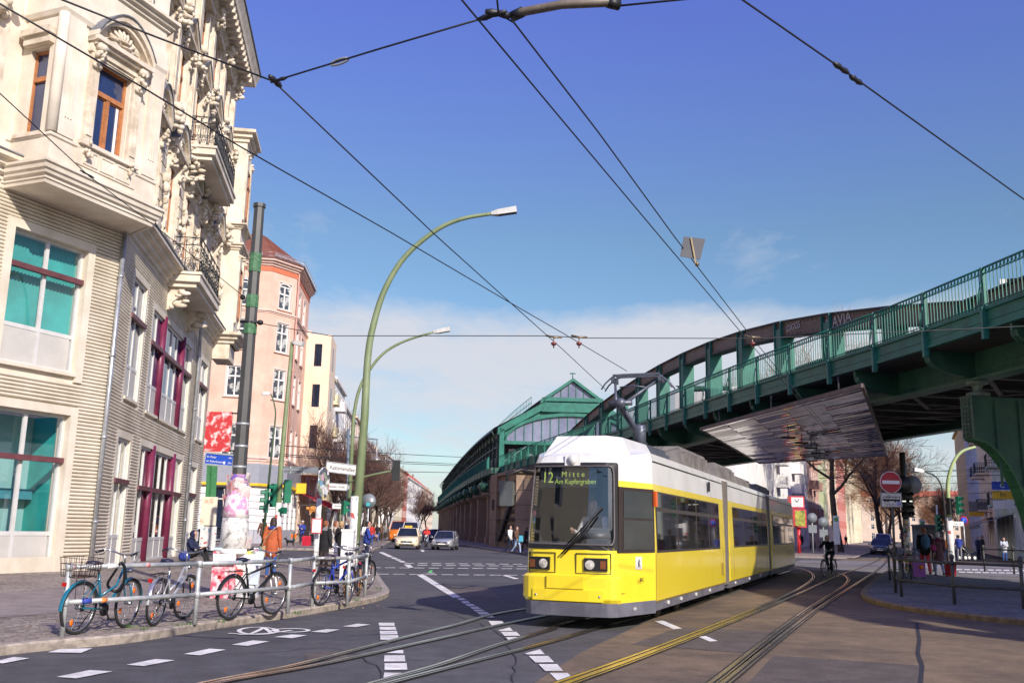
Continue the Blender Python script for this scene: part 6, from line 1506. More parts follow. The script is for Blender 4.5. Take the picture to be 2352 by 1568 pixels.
# the charcoal wire mast wrapped in posters
mp_ = Vector((-5.66, 20.1, .12))
MAST = thing('wire_mast', 'thick charcoal overhead wire mast wrapped in torn posters at the foot', 'mast', mp_)
mb = MB(); mb.lathe([(.155, 0), (.15, 2.4), (.115, 8.35), (.14, 8.36), (.14, 8.44), (0.01, 8.46)], 8, o=mp_, smooth=False); part('shaft', mb, [POLEG], MAST, world=True)
mb = MB(); mb.lathe([(.31, .95), (.285, 1.5), (.272, 1.66)], 10, o=mp_); part('poster_wrap', mb, [POSTW], MAST, world=True, label='white and grey speckled poster layers on the mast foot')
mb = MB(); mb.lathe([(.278, 1.6), (.262, 1.8), (.24, 2.02), (.2, 2.2)], 10, o=mp_); part('poster_wrap', mb, [POSTER], MAST, world=True, label='pink poster layers halfway up the mast foot')
mb = MB(); mb.lathe([(.225, 2.0), (.2, 2.25), (.168, 2.5)], 10, o=mp_); part('poster_wrap', mb, [POSTV], MAST, world=True, label='violet and orange poster shreds at the top of the wrap')
mb = MB(); mb.lathe([(.32, .88), (.325, .93), (.32, .98)], 10, o=mp_); mb.box(mp_.x - .3, mp_.x + .15, mp_.y - .34, mp_.y - .31, .82, 1.0); part('poster_band', mb, [WHITEF], MAST, world=True)
mb = MB()
for k in range(22):
    r_ = random.Random(k); a = r_.uniform(0, 6.28); z = r_.uniform(1.1, 2.6); rr_ = .33 - .09 * (z - .9); x, y = mp_.x + rr_ * cos(a), mp_.y + rr_ * sin(a); w_ = r_.uniform(.06, .14)
    t_ = Vector((-sin(a), cos(a), 0)); o_ = Vector((cos(a), sin(a), 0)); P = Vector((x, y, z))
    mb.quad(P - t_ * w_, P + t_ * w_, P + t_ * w_ + o_ * .04 + Vector((0, 0, w_ * 2)), P - t_ * w_ * .6 + o_ * .02 + Vector((0, 0, w_ * 2.2)))
part('torn_paper', mb, [M('paper_scraps', (.62, .58, .54), .8, col2=(.7, .3, .3), scale=3, mix=(.5, .6))], MAST, world=True)
mb = MB()
for z in (3.65, 3.18, 2.75): mb.lathe([(.152, 0), (.155, .05)], 8, o=mp_ + Vector((0, 0, z - .12)))
part('metal_band', mb, [GALV], MAST, world=True)
GPNT = M('green_paint_patch', (0.03, 0.11, 0.045), .7, col2=(.10, .22, .11), scale=12)
mb = MB()
for z, h in ((7.0, .42), (6.2, .28), (5.62, .22)): mb.lathe([(.128 + (8.4 - z) * .0063, 0), (.126 + (8.4 - z) * .0063, h)], 8, o=mp_ + Vector((0, 0, z - .12)), smooth=False)
part('paint_patch', mb, [GPNT], MAST, world=True)
mb = MB(); mb.tube([mp_ + Vector((-.2, -.1, 5.75)), mp_ + Vector((.2, -.1, 5.75))], .03, 6); mb.ell(mp_ + Vector((.22, -.05, 5.75)), (.07, .07, .06), 8, 5); mb.ell(mp_ + Vector((-.2, -.05, 6.3)), (.06, .06, .06), 8, 5); part('wire_clamp', mb, [TRUB], MAST, world=True)
# switch cabinets at its foot
cb_ = G12(522, 1372); CAB = thing('switch_cabinet', 'small switch cabinet pasted over with pink posters at the mast foot', 'cabinet', cb_)
mb = MB(); mb.box(-.30, .16, -.2, .15, 0, .95); part('box', mb, [POSTP], CAB); mb = MB(); mb.box(-.33, .19, -.23, .18, .95, 1.0); part('lid', mb, [M('cabinet_lid', (.5, .62, .66), .6, var=.3, scale=4)], CAB)
cb_ = G12(563, 1372); CAB2 = thing('switch_cabinet', 'small cabinet covered in white torn stickers right of the mast', 'cabinet', cb_)
mb = MB(); mb.box(-.2, .22, -.2, .2, 0, .88); part('box', mb, [STICKW], CAB2); mb = MB(); mb.box(-.15, .2, -.15, .15, .88, .98); part('lid', mb, [STICK], CAB2)
mb = MB()
for q, a in ((( .2, -.22, .42), .3), ((.26, -.2, .8), -.4)): mb.quad((q[0] - .1, q[1], q[2] - .14), (q[0] + .1, q[1] - .03, q[2] - .14), (q[0] + .14, q[1] - .05, q[2] + .14), (q[0] - .06, q[1], q[2] + .14))
part('loose_poster', mb, [M('pale_blue_paper', (.62, .72, .78), .7)], CAB2)
# signs on the mast
def panel_sign(name, label, P, w_, h, face, ang=0.0, cat='sign', frame=None, th=.03, back=None, side='y'):
    t = thing(name, label, cat, P, ang); mb = MB(); mb.box(-w_ / 2, w_ / 2, -th / 2, th / 2, -h / 2, h / 2); part('plate', mb, [face], t)
    if frame: mb = MB(); fr_rect(mb, -w_ / 2 - .02, w_ / 2 + .02, -h / 2 - .02, h / 2 + .02, .035, -th / 2 - .012, th / 2 + .012); part('frame', mb, [frame], t)
    return t
a, b = D(474, 945, 20.1), D(533, 946, 20.1); c = D(470, 1036, 20.1)
s_ = panel_sign('poster_banner', 'red and white speckled poster panel beside the charcoal mast', (a + b) / 2 * .5 + (c + D(529, 1037, 20.1)) / 4, .55, .84, BANN, cat='poster')
mb = MB(); mb.box(.26, .45, -.02, .02, .38, .41); mb.box(.26, .45, -.02, .02, -.41, -.38); part('bracket', mb, [TRUB], s_)
a, b = D(471, 1041, 20.1), D(538, 1046, 20.1); ctr = D(504, 1055, 20.1)
s_ = panel_sign('direction_sign', 'blue pedestrian direction sign with arrows under the red poster', ctr, .60, .235, BLUE, frame=GALV)
s_.rotation_euler = (0, rad(4), 0)
LT = lambda t, size, par, x, z, mat=WHITEF, al='LEFT', nm='lettering', y=-.022, sx=.8: text_mesh(t, size, mat, par, (x, y, z), (pi / 2, 0, 0), name=nm, align=al, sx=sx)
LT('Prater', .062, s_, -.19, .04); LT('Kulturbrauerei', .062, s_, -.19, -.05); LT('150m', .05, s_, .27, .05, al='RIGHT', sx=.7); LT('250m', .05, s_, .27, -.055, al='RIGHT', sx=.7)
mb = MB()
for z, d in ((.04, -1), (-.05, 1)): mb.box(-.265, -.215, -.022, -.018, z - .006, z + .006); mb.poly([(-.24 + .03 * d, -.022, z), (-.24 + .008 * d, -.022, z + .022), (-.24 + .008 * d, -.022, z - .022)])
mb.box(.10, .135, -.022, -.018, -.085, -.03); part('arrow', mb, [WHITEF], s_)
mb = MB(); mb.box(.30, .42, -.03, .03, -.1, .1); part('bracket', mb, [GALV], s_)

# street lamps
def lamp(name, label, pts, r0, r1, head_dir, group=None, hl=.85, mat=LGREEN, sticker=2.4, hd=True, curve=True):
    base = pts[0]; t = thing(name, label, 'street lamp', base, group=group); P = smooth(pts[1:], 5) if curve else pts[1:]
    P = [pts[0]] + P; n = len(P); L = [0.0]
    for a, b in zip(P, P[1:]): L.append(L[-1] + (b - a).length)
    mb = MB(); mb.tube(P, [r0 + (r1 - r0) * l / L[-1] for l in L], 10); part('post', mb, [mat], t, world=True)
    if sticker: mb = MB(); mb.lathe([(r0 * 1.06, 0.25), (r0 * 1.05, sticker)], 10, o=base); part('sticker_wrap', mb, [STICKW], t, world=True)
    if hd:
        e = P[-1]; d = Vector(head_dir).normalized(); s = d.cross(Vector((0, 0, 1))).normalized(); u = s.cross(d)
        mb = MB(); Q = []
        for f, w_, h0, h1 in ((0, .07, -.05, .06), (hl * .25, .13, -.09, .09), (hl, .13, -.09, .12)):
            Q.append([e + d * f + s * (-w_) + u * h0, e + d * f + s * w_ + u * h0, e + d * f + s * w_ * .8 + u * h1, e + d * f - s * w_ * .8 + u * h1])
        for A, B in zip(Q, Q[1:]):
            for k in range(4): mb.add([A[k], A[(k + 1) % 4], B[(k + 1) % 4], B[k]], [(0, 1, 2, 3)], raw=True)
        mb.add(Q[0], [(0, 1, 2, 3)], raw=True); mb.add(Q[-1], [(3, 2, 1, 0)], raw=True)
        h = part('lamp_head', mb, [M('lamp_head_grey', (.50, .50, .47), .5, var=.1)], t, world=True)
        mb = MB(); mb.add([e + d * hl * .3 - s * .1 - u * .095, e + d * hl * .3 + s * .1 - u * .095, e + d * hl * .97 + s * .1 - u * .095, e + d * hl * .97 - s * .1 - u * .095], [(0, 1, 2, 3)], raw=True); part('diffuser', mb, [M('lamp_diffuser', (.10, .10, .09), .3)], h, world=True)
    return t
YL = 30.0
lb = Vector((-4.75, YL, .12)); LP = lambda *P: [D(x, y, YL) for x, y in P]
LAMP = lamp('street_lamp', 'tall green curved street lamp with sticker covered foot, nearest of its kind', [lb] + LP((838, 950), (845, 820), (858, 745), (884, 665), (930, 590), (1000, 530), (1060, 503), (1128, 491)), .165, .06, (1, 0, .17))
Y2 = 44
lamp('street_lamp', 'smaller green curved street lamp standing behind the tall one', [Vector((D(797, 1250, Y2).x, Y2, .1))] + [D(x, y, Y2) for x, y in ((812, 960), (822, 905), (842, 860), (880, 812), (930, 783), (995, 763))], .12, .05, (1, 0, .2), hl=.8)
Y3 = 41
TLP = Vector((D(632, 1288, Y3).x, Y3, .12))
lamp('street_lamp', 'straight green lamp post carrying the traffic lights left of the sticker pole', [TLP] + [D(x, y, Y3) for x, y in ((646, 1062), (659, 920), (671, 785))], .14, .07, (1, -.2, -.25), hl=.55, curve=False)
Y4 = 58
lamp('street_lamp', 'thin dark curved lamp before the salmon house', [Vector((D(603, 1245, Y4).x, Y4, .12))] + [D(x, y, Y4) for x, y in ((628, 1000), (633, 950), (628, 920), (621, 903))], .09, .04, (-.7, -.3, -.1), hl=.5, mat=M('dark_green_post', (.06, .10, .05), .5), sticker=0)
# arm with signal and street name signs on the big lamp
def signal(P, n, mat_body, mat_back, ang, label, s=.21, name='traffic_light', lit=None, group=None, back=True, arm=None):
    t = thing(name, label, 'traffic light', P, ang, group); h = s * 1.35
    mb = MB(); mb.box(-s * .62, s * .62, -s * .35, s * .35, -h * n / 2, h * n / 2); part('housing', mb, [mat_body], t)
    if back: mb = MB(); mb.box(-s * .95, s * .95, s * .30, s * .36, -h * n / 2 - s * .4, h * n / 2 + s * .4); part('backboard', mb, [mat_back], t)
    for k in range(n):
        z = h * (n / 2 - .5 - k); mb = MB(); mb.tube([(0, -s * .35, z), (0, -s * .42, z)], s * .5, 12); L = part('lens', mb, [M('dark_lens', (.03, .035, .035), .2)], t)
        if lit == k: mb = MB(); mb.box(-s * .42, s * .42, -s * .46, -s * .42, z - s * .12, z + s * .12); part('lit_bar', mb, [M('white_lens', (.9, .9, .75), .3, var=0, emit=1.2)], L)
        vs = []
        for y in (-s * .35, -s * 1.1):
            for j in range(9): a = rad(-20 + 220 * j / 8); vs.append((s * .54 * cos(a), y, z + s * .54 * sin(a)))
        mb = MB(); mb.add(vs, [(j, j + 1, j + 10, j + 9) for j in range(8)]); part('visor', mb, [mat_body], t)
    if arm: mb = MB(); mb.bar((0, 0, 0), arm, .05, .05); part('bracket', mb, [mat_body], t)
    return t
mb = MB(); mb.tube(smooth([D(800, 1108, YL + .2), D(833, 1096, YL), D(865, 1088, YL - .1), D(906, 1080, YL - .2)], 4), .035, 6); part('signal_arm', mb, [LGREEN], LAMP, world=True)
signal(D(910, 1080, YL - .25), 3, TLG, TLB, pi, 'green backed traffic light on the slender arm before the sky', s=.13)
a = D(787, 1075.5, YL); s_ = panel_sign('street_sign', 'white street name sign reading Kastanienallee', a, 1.02, .29, WHITEF, frame=M('sign_frame', (.36, .37, .38), .5)); s_.rotation_euler = (0, rad(6), 0)
LT('Kastanienallee', .185, s_, 0, -.005, TRUB, 'CENTER', sx=.74); mb = MB(); mb.box(.51, .66, -.04, .04, -.14, .14); part('bracket', mb, [GALV], s_)
a = D(769, 1117, 40); s_ = panel_sign('street_sign', 'smaller white street name sign reading Eberswalder Straße, lower than the first', a, 1.02, .25, WHITEF, frame=GALV); s_.rotation_euler = (0, rad(2), 0)
LT('Eberswalder Straße', .15, s_, 0, 0, TRUB, 'CENTER', sx=.72); mb = MB(); mb.box(.51, .62, -.03, .03, -.08, .08); part('bracket', mb, [GALV], s_)
a = D(783, 1162, 52); s_ = panel_sign('street_sign', 'tiny white street name sign before the awnings', a, .9, .26, WHITEF, frame=GALV); LT('Eberswalder Str.', .14, s_, 0, 0, TRUB, 'CENTER', sx=.72); mb = MB(); mb.box(-.03, .03, .02, .08, -4.0, .1); part('post', mb, [LGREEN], s_)
a = D(692, 1079, Y3); s_ = panel_sign('direction_board', 'dark grey back of a wide road sign on the green lamp post', a, 1.45, .27, SIGNBACK, th=.04, cat='sign')
mb = MB()
for x in (-.45, .12): mb.box(x - .025, x + .025, -.06, -.02, -.16, .16)
mb.box(-.85, .2, -.06, -.03, -.02, .02); part('bracket', mb, [GALV], s_)
# signal cluster
for (x, y, n, an, lb) in ((628, 1137, 3, .9, 'green traffic light on the left of the lamp post, turned to the side street'), (612, 1150, 3, 1.2, 'green traffic light with hooded lenses, leftmost of the cluster'), (660, 1128, 3, 2.6, 'green traffic light seen from behind on the right of the lamp post'), (652, 1172, 1, 2.0, 'small green button box under the traffic lights')):
    signal(D(x, y, Y3 - .15), n, TLG, TLG, -an, lb, s=.24 if n == 3 else .2, group='green traffic lights on the lamp post', back=False, arm=(.2, .1, 0))
for (x, y, n, lb) in ((790, 1165, 2, 'green traffic light facing away, left of the smaller curved lamp'), (812, 1155, 3, 'green traffic light edge on, between the two curved lamps')): signal(D(x, y, 43.5), n, TLG, TLG, 2.2, lb, s=.22, back=False)
# sign post with round sign by the rail, covered in stickers
b_ = G12(717, 1392); sp = thing('sign_post', 'leaning white sticker covered sign post at the railing with an edge on round sign', 'sign post', b_)
tpv = D(738, 1080, b_.y + .2); mb = MB(); mb.tube([b_, b_.lerp(tpv, .5), tpv], .055, 8); part('post', mb, [STICKW], sp, world=True)
mb = MB(); c = D(742, 1108, b_.y - .1); u = Vector((.95, -.25, 0)).normalized(); s2 = Vector((-u.y, u.x, 0))
vs = [c + s2 * .22 * cos(t * pi / 10) + Vector((0, 0, .30 * sin(t * pi / 10))) for t in range(20)]
mb.add(vs + [v + u * .03 for v in vs], [tuple(range(20)), tuple(range(39, 19, -1))] + [(t, 20 + t, 20 + (t + 1) % 20, (t + 1) % 20) for t in range(20)], raw=True); part('round_sign', mb, [STICK], sp, world=True)
mb = MB(); p_ = D(728, 1207, b_.y - .08); mb.box(p_.x - .10, p_.x + .10, p_.y - .03, p_.y, p_.z - .14, p_.z + .14, 0); mb.box(p_.x - .08, p_.x + .08, p_.y - .035, p_.y - .03, p_.z - .12, p_.z + .12, 1); part('notice', mb, [M('notice_red', (.5, .05, .05), .6), WHITEF], sp, world=True)
e_ = Vector((D(798, 1270, 28).x, 28, .12)); EB = thing('utility_box', 'white electrical cabinet beside the foot of the tall lamp', 'cabinet', e_)
mb = MB(); mb.box(-.17, .17, -.15, .15, 0, 1.34); part('body', mb, [STICKW if False else M('cabinet_white', (.70, .70, .68), .6, var=.1, scale=2)], EB); mb = MB(); mb.box(-.19, .19, -.17, .17, 1.34, 1.40); part('lid', mb, [WHITEF], EB)
mb = MB(); mb.box(-.145, .145, -.155, -.15, .1, 1.25); part('door', mb, [M('cabinet_door', (.76, .76, .74), .5)], EB)
# round grey sign back
c = D(847, 1150, 45); sg = thing('round_sign', 'round grey back of a traffic sign right of the tall lamp', 'sign', (c.x, c.y, .12)); mb = MB(); mb.tube([(0, 0, 0), (0, 0, c.z + .2)], .035, 6); part('post', mb, [GALV], sg); mb = MB(); mb.tube([(0, -.05, c.z - .12), (0, -.03, c.z - .12)], .34, 20); part('disc', mb, [SIGNBACK], sg)
mb = MB(); mb.box(-.1, .08, -.06, -.05, c.z - .35, c.z - .2, 0); mb.box(.1, .22, -.06, -.05, c.z - .15, c.z, 1); part('sticker', mb, [M('teal_sticker', (.05, .4, .45), .6), WHITEF], sg)
# hanging lantern on a bracket
Y5 = 60; P = D(798, 1255, Y5); hl_ = thing('lantern_post', 'slim blue grey post with a bell lantern hanging from its arm', 'street lamp', (P.x, Y5, .12)); mb = MB(); t0 = D(800, 985, Y5); mb.tube([(P.x, Y5, .1), t0], .09, 8); ga_, gb_ = D(790, 1001, Y5), D(868, 1009, Y5); mb.tube([ga_, gb_], .04, 6); part('post', mb, [M('bluegrey_post', (.12, .16, .20), .5)], hl_, world=True)
mb = MB(); q = D(866, 1012, Y5); mb.lathe([(.36, -1.25), (.34, -1.15), (.12, -.95), (.10, -.5), (.03, -.4), (.03, 0)], 10, o=q); part('lantern', mb, [M('lantern_metal', (.30, .27, .22), .3, .6)], hl_, world=True)
# green steel post with posters at the far left, with dark railing
Y6 = 52; P = D(478, 1255, Y6); ip = thing('steel_post', 'green steel post pasted with posters beside the salmon house', 'post', (P.x, Y6, .12)); mb = MB(); t0 = D(488, 1060, Y6)
for e in (-.13, .13): mb.bar(Vector((P.x + e, Y6, .1)), t0 + Vector((e, 0, 0)), .06, .3)
mb.bar(Vector((P.x, Y6, .1)), t0, .22, .04); part('beam', mb, [M('post_green', (.05, .20, .08), .5, var=.15)], ip, world=True)
mb = MB(); mb.box(P.x - .45, P.x + .40, Y6 - .35, Y6 - .25, 1.5, 3.0); part('poster', mb, [M('cream_poster', (.72, .66, .52), .7, col2=(.6, .25, .12), scale=1.3, mix=(.55, .65))], ip, world=True)
mb = MB(); mb.box(P.x - .4, P.x + .45, Y6 - .3, Y6 - .2, .2, 1.45); part('sticker_wrap', mb, [STICKW], ip, world=True)
# guard rails
def guard(name, label, posts, h, zr, r, mats, knob=False, prs=None):
    t = thing(name, label, 'railing', posts[0]); L = len(posts)
    for p in posts:
        mb = MB(); mb.tube([p, p + Vector((0, 0, h + r * .8))], r * 1.05, 8)
        if knob: mb.ell(p + Vector((0, 0, h + .07)), (r * 1.7, r * 1.7, r * 1.9), 8, 6); [mb.lathe([(r * 1.4, 0), (r * 1.5, .04), (r * 1.4, .08)], 8, o=p + Vector((0, 0, z - .04))) for z in zr]
        part('post', mb, [mats[0]], t, world=True)
    for z in zr:
        mb = MB()
        for a, b in zip(posts, posts[1:]): mb.tube([a + Vector((0, 0, z)), b + Vector((0, 0, z))], r, 8)
        if not knob:
            for p in posts: mb.lathe([(r * 1.5, -r * 1.3), (r * 1.5, r * 1.3)], 8, o=p + Vector((0, 0, z)))
        part('rail', mb, [mats[1] if z > .6 else mats[0]], t, world=True)
    return t
GALVS = M('scuffed_galvanised', (0.33, 0.36, 0.37), 0.5, 0.3, col2=(0.52, 0.52, 0.50), scale=7, detail=8)
rp = [G12(*p) for p in ((142, 1461), (447, 1433), (660, 1408), (716, 1393), (797, 1388), (838, 1371))]
GR = guard('guard_rail', 'galvanised two bar guard rail curving along the left kerb with bikes behind', rp, .90, (.43, .88), .034, [GALVS, GALVS])
mb = MB(); a, b = rp[0] + Vector((0, 0, .88)), rp[1] + Vector((0, 0, .88))
for i, (f0, f1) in enumerate(((.0, .04), (.26, .34), (.55, .58))): mb.tube([a.lerp(b, f0), a.lerp(b, f1)], .036, 8, m=i % 2)
a, b = rp[0] + Vector((0, 0, .43)), rp[1] + Vector((0, 0, .43))
for i, (f0, f1) in enumerate(((.10, .17), (.24, .28))): mb.tube([a.lerp(b, f0), a.lerp(b, f1)], .036, 8, m=2 + i)
part('sticker', mb, [M('sticker_red', (.5, .1, .1), .6, col2=(.7, .65, .62), scale=14), WHITEF, M('sticker_blue', (.05, .08, .4), .6), M('sticker_orange', (.7, .22, .05), .6)], GR, world=True)
rr_ = [G12(*p) for p in ((2044, 1332), (2057, 1358), (2071, 1370), (2193, 1387), (2352, 1398))]
guard('guard_rail', 'dark knobbed two bar guard rail on the right island under the bridge', rr_, 1.0, (.42, .93), .036, [POLEG, POLEG], knob=True)
pf = [G(x, y, .12) for x, y in ((425, 1268), (455, 1266), (480, 1264), (505, 1263), (532, 1262))]
guard('guard_rail', 'dark far guard rail across the side street beside the salmon house', pf, 1.15, (.5, 1.1), .05, [TLB, TLB])
pr_ = [G(x, y, .12) for x, y in ((2262, 1312), (2330, 1318), (2400, 1324))]
guard('guard_rail', 'short dark rail behind the pier on the far right', pr_, 1.1, (.55, 1.05), .04, [POLEG, POLEG], knob=True)
# no-entry sign and tram plate
b_ = G12(2058, 1361); ne = thing('no_entry_sign', 'round red no entry sign with white bar over a tram plate', 'sign', b_); yk = b_.y; c = D(2045.5, 1107, yk - .06)
mb = MB(); mb.tube([b_, D(2047, 1085, yk)], .034, 8); part('post', mb, [POLEG], ne, world=True)
mb = MB(); mb.tube([c, c - Vector((0, .012, 0))], .30, 32, smooth=False); d_ = part('disc', mb, [WHITEF], ne, world=True)
mb = MB(); c2_ = c - Vector((0, .014, 0)); mb.tube([c2_, c2_ - Vector((0, .004, 0))], .285, 32, smooth=False); part('red_face', mb, [M('sign_red', (.42, .015, .03), .45, var=.15, scale=10)], d_, world=True)
mb = MB(); mb.box(c.x - .24, c.x + .24, c.y - .025, c.y - .019, c.z - .048, c.z + .048); part('white_bar', mb, [WHITEF], d_, world=True)
c = D(2047, 1147.5, yk - .06); mb = MB(); mb.box(c.x - .30, c.x + .30, c.y - .015, c.y, c.z - .205, c.z + .205); pl_ = part('tram_plate', mb, [M('plate_cream', (.62, .60, .52), .6, var=.1, scale=5)], ne, world=True)
mb = MB(); fr_rect(mb, c.x - .295, c.x + .295, c.z - .2, c.z + .2, .014, c.y - .02, c.y - .012)
q = lambda x0, x1, z0, z1: mb.box(c.x + x0, c.x + x1, c.y - .02, c.y - .016, c.z + z0, c.z + z1)
q(-.24, .24, -.03, .02); q(-.235, .235, .075, .09)
for x in (-.235, -.15, -.05, .04, .12, .22): q(x, x + .012, .02, .08)
for x in (-.18, -.10, .10, .18): mb.tube([(c.x + x, c.y - .02, c.z - .035), (c.x + x, c.y - .016, c.z - .035)], .025, 8)
for a, b in (((-.13, .09), (-.08, .13)), ((-.08, .13), (-.03, .09)), ((-.03, .09), (-.08, .055)), ((-.08, .055), (-.13, .09)), ((-.15, -.10), (-.12, -.16)), ((-.10, -.10), (-.02, -.15)), ((.02, -.10), (.02, -.16)), ((.02, -.10), (.09, -.14))): mb.bar((c.x + a[0], c.y - .018, c.z + a[1]), (c.x + b[0], c.y - .018, c.z + b[1]), .008, .008)
part('tram_symbol', mb, [TRUB], pl_, world=True)
mb = MB(); mb.tube([(c.x + .19, c.y - .02, c.z - .09), (c.x + .19, c.y - .017, c.z - .09)], .07, 9); part('sticker', mb, [M('violet_sticker', (.16, .2, .5), .7, col2=(.5, .5, .7), scale=20)], pl_, world=True)
# twin signal post on the island
b_ = Vector((D(2088, 1318, 43).x, 43, .12)); ts = thing('signal_post', 'dark mast with sticker covered foot carrying twin tram signals', 'signal post', b_)
mb = MB(); mb.tube([b_, D(2081, 1192, 43)], .15, 10); part('foot', mb, [STICK], ts, world=True)
mb = MB(); mb.tube([D(2081, 1192, 43.2), D(2072, 1038, 43.2)], [.14, .13], 10); part('mast', mb, [POLEG], ts, world=True)
for dx, lb in ((-6, 'dark tram signal with white bar lit, left of the twin pair'), (6, 'dark tram signal with white bar lit, right of the twin pair')):
    signal(D(2083 + dx, 1158, 42.7), 4, TLB, TLB, .1 if dx > 0 else -.5, lb, s=.21, lit=1, back=False, group='twin tram signals')
c = D(2096, 1113, 42.9); mb = MB(); mb.tube([c, c + Vector((0, .03, 0))], .42, 20); part('round_sign', mb, [SIGNBACK], ts, world=True)
mb = MB(); c = D(2072, 1113, 42.8); mb.tube([c, c + Vector((0, .03, 0))], .42, 20); part('round_sign', mb, [TLB], ts, world=True)
# right lamp group
Y7 = 50; b_ = Vector((D(2187, 1300, Y7).x, Y7, .12)); RLm = lamp('street_lamp', 'pale green curved lamp post with stickers under the bridge pier', [b_] + [D(x, y, Y7) for x, y in ((2178, 1143), (2177, 1112), (2183, 1080), (2195, 1052), (2212, 1035), (2240, 1026))], .15, .07, (1, 0, .1), mat=M('pale_lamp_green', (.34, .42, .18), .5, var=.1), hd=False, sticker=2.6)
lamp('street_lamp', 'thin dark curved lamp with teardrop head, left of the pale green post', [Vector((D(2176, 1240, 52).x, 52, .12))] + [D(x, y, 52) for x, y in ((2167, 1140), (2160, 1110), (2146, 1092), (2122, 1082))], .06, .035, (-1, 0, .15), mat=TLB, hl=.55, sticker=0)
signal(D(2201, 1160, Y7 - .5), 3, TLG, TLB, .75, 'green three light signal on the pale green lamp post', s=.23, back=False)
signal(D(2180, 1162, Y7 - .2), 3, TLB, TLB, 1.9, 'black signal edge on against the pale green lamp post', s=.21, back=False)
c = D(2199, 1202, Y7 + 1); s_ = panel_sign('street_sign', 'white street name sign on the right lamp post', c, .62, .2, WHITEF, frame=GALV); LT('Danziger Straße', .085, s_, 0, 0, TRUB, 'CENTER', sx=.8)
# clock column
def colm(x, y0, Y): p = D(x, y0, Y); return Vector((p.x, Y, .12))
Yc = 84; b_ = colm(1836, 1262, Yc); ck = thing('clock_column', 'red framed street clock over an advertising panel on a red post', 'clock', b_)
mb = MB(); mb.tube([b_, Vector((b_.x, Yc, 2.6))], .16, 8); part('post', mb, [M('clock_red', (.55, .03, .04), .4)], ck, world=True)
zc = D(1833, 1153, Yc).z; mb = MB(); fr_rect(mb, b_.x - .75, b_.x + .35, zc - .55, zc + .55, .1, 0, .0) if False else None
hw = .58
for nm, cxx, cz, h2, fm, w2 in (('clock_box', b_.x - .15, zc, .52, WHITEF, .62), ('advert_panel', b_.x + .05, D(1838, 1190, Yc).z, .78, M('advert', (.07, .11, .02), .6, col2=(.42, .40, .05), scale=3), .55)):
    mb = MB(); mb.box(cxx - w2, cxx + w2, Yc - .4, Yc + .4, cz - h2, cz + h2); o = part(nm, mb, [M('clock_red', (.55, .03, .04), .4)], ck, world=True)
    mb = MB(); mb.box(cxx - w2 + .12, cxx + w2 - .12, Yc - .43, Yc - .4, cz - h2 + .12, cz + h2 - .12); part('face', mb, [fm], o, world=True)
    if nm == 'clock_box':
        mb = MB(); mb.bar((cxx, Yc - .45, cz), (cxx + .15, Yc - .45, cz + .3), .06, .05); mb.bar((cxx, Yc - .45, cz), (cxx - .2, Yc - .45, cz + .18), .06, .05); [mb.box(cxx + .32 * cos(k * pi / 6) - .03, cxx + .32 * cos(k * pi / 6) + .03, Yc - .445, Yc - .43, cz + .32 * sin(k * pi / 6) - .03, cz + .32 * sin(k * pi / 6) + .03) for k in range(12)]; part('hands', mb, [TRUB], o, world=True)
for x, yt, yb, Y, lb in ((1923, 1187, 1262, 83, 'tall white tram stop board with green H disc beside the cyclist'), (2121, 1196, 1250, 92, 'small tram stop sign with green H disc above the shelter')):
    b_ = colm(x, yb, Y); zt = D(x, yt, Y).z; st = thing('tram_stop_sign', lb, 'stop sign', b_); mb = MB(); mb.tube([(0, 0, 0), (0, 0, zt - .12)], .04, 6); part('post', mb, [GALV], st)
    hh = 2.4 if Y < 90 else .7
    mb = MB(); mb.box(-.26, .26, -.05, .0, zt - hh, zt); part('board', mb, [M('stop_board', (.62, .66, .62), .5, var=.05)], st); mb = MB(); mb.tube([(0, -.06, zt - .32), (0, -.05, zt - .32)], .19, 14); part('disc', mb, [M('stop_green', (.02, .36, .12), .5)], st); text_mesh('H', .25, M('stop_yellow', (.8, .65, .05), .5), st, (0, -.07, zt - .32), (pi / 2, 0, 0))
for x, yc, lb in ((1868, 1192, 'round grey sign back on a thin post, left of two'), (1893, 1202, 'round grey sign back on a thin post, right of two')):
    b_ = colm(x, 1262, 82); z = D(x, yc, 82).z; t = thing('round_sign', lb, 'sign', b_); mb = MB(); mb.tube([(0, 0, 0), (0, 0, z)], .05, 6); part('post', mb, [GALV], t); mb = MB(); mb.tube([(0, -.06, z), (0, -.03, z)], .42, 16); part('disc', mb, [SIGNBACK], t); mb = MB(); mb.box(-.35, .35, -.06, -.03, z - 1.25, z - .6); part('lower_plate', mb, [SIGNBACK], t)
signal(D(2154, 1200, 88), 3, TLG, TLG, .5, 'small green traffic light beyond the man with the backpack', s=.36, back=False)
t = thing('sign_post', 'slim post of the small green traffic light', 'post', colm(2158, 1260, 88)); mb = MB(); mb.tube([(0, 0, 0), (0, 0, 4.5)], .08, 6); part('post', mb, [STICKW], t)
b_ = colm(2217, 1258, 70); z = D(2217, 1199, 70).z; t = thing('no_stopping_sign', 'round blue and red no stopping sign before the iron balcony house', 'sign', b_); mb = MB(); mb.tube([(0, 0, 0), (0, 0, z)], .04, 6); part('post', mb, [GALV], t); mb = MB(); mb.tube([(0, -.06, z), (0, -.04, z)], .32, 16); part('disc', mb, [M('sign_red', (.42, .015, .03), .45)], t); mb = MB(); mb.tube([(0, -.07, z), (0, -.06, z)], .25, 16); part('blue_face', mb, [BLUE], t)
b_ = colm(2140, 1257, 90); t = thing('tram_shelter', 'grey glazed tram stop shelter behind the man with the backpack', 'shelter', b_); mb = MB(); mb.box(-1.5, 1.5, -.8, .8, 2.6, 2.75); part('roof', mb, [SIGNBACK], t)
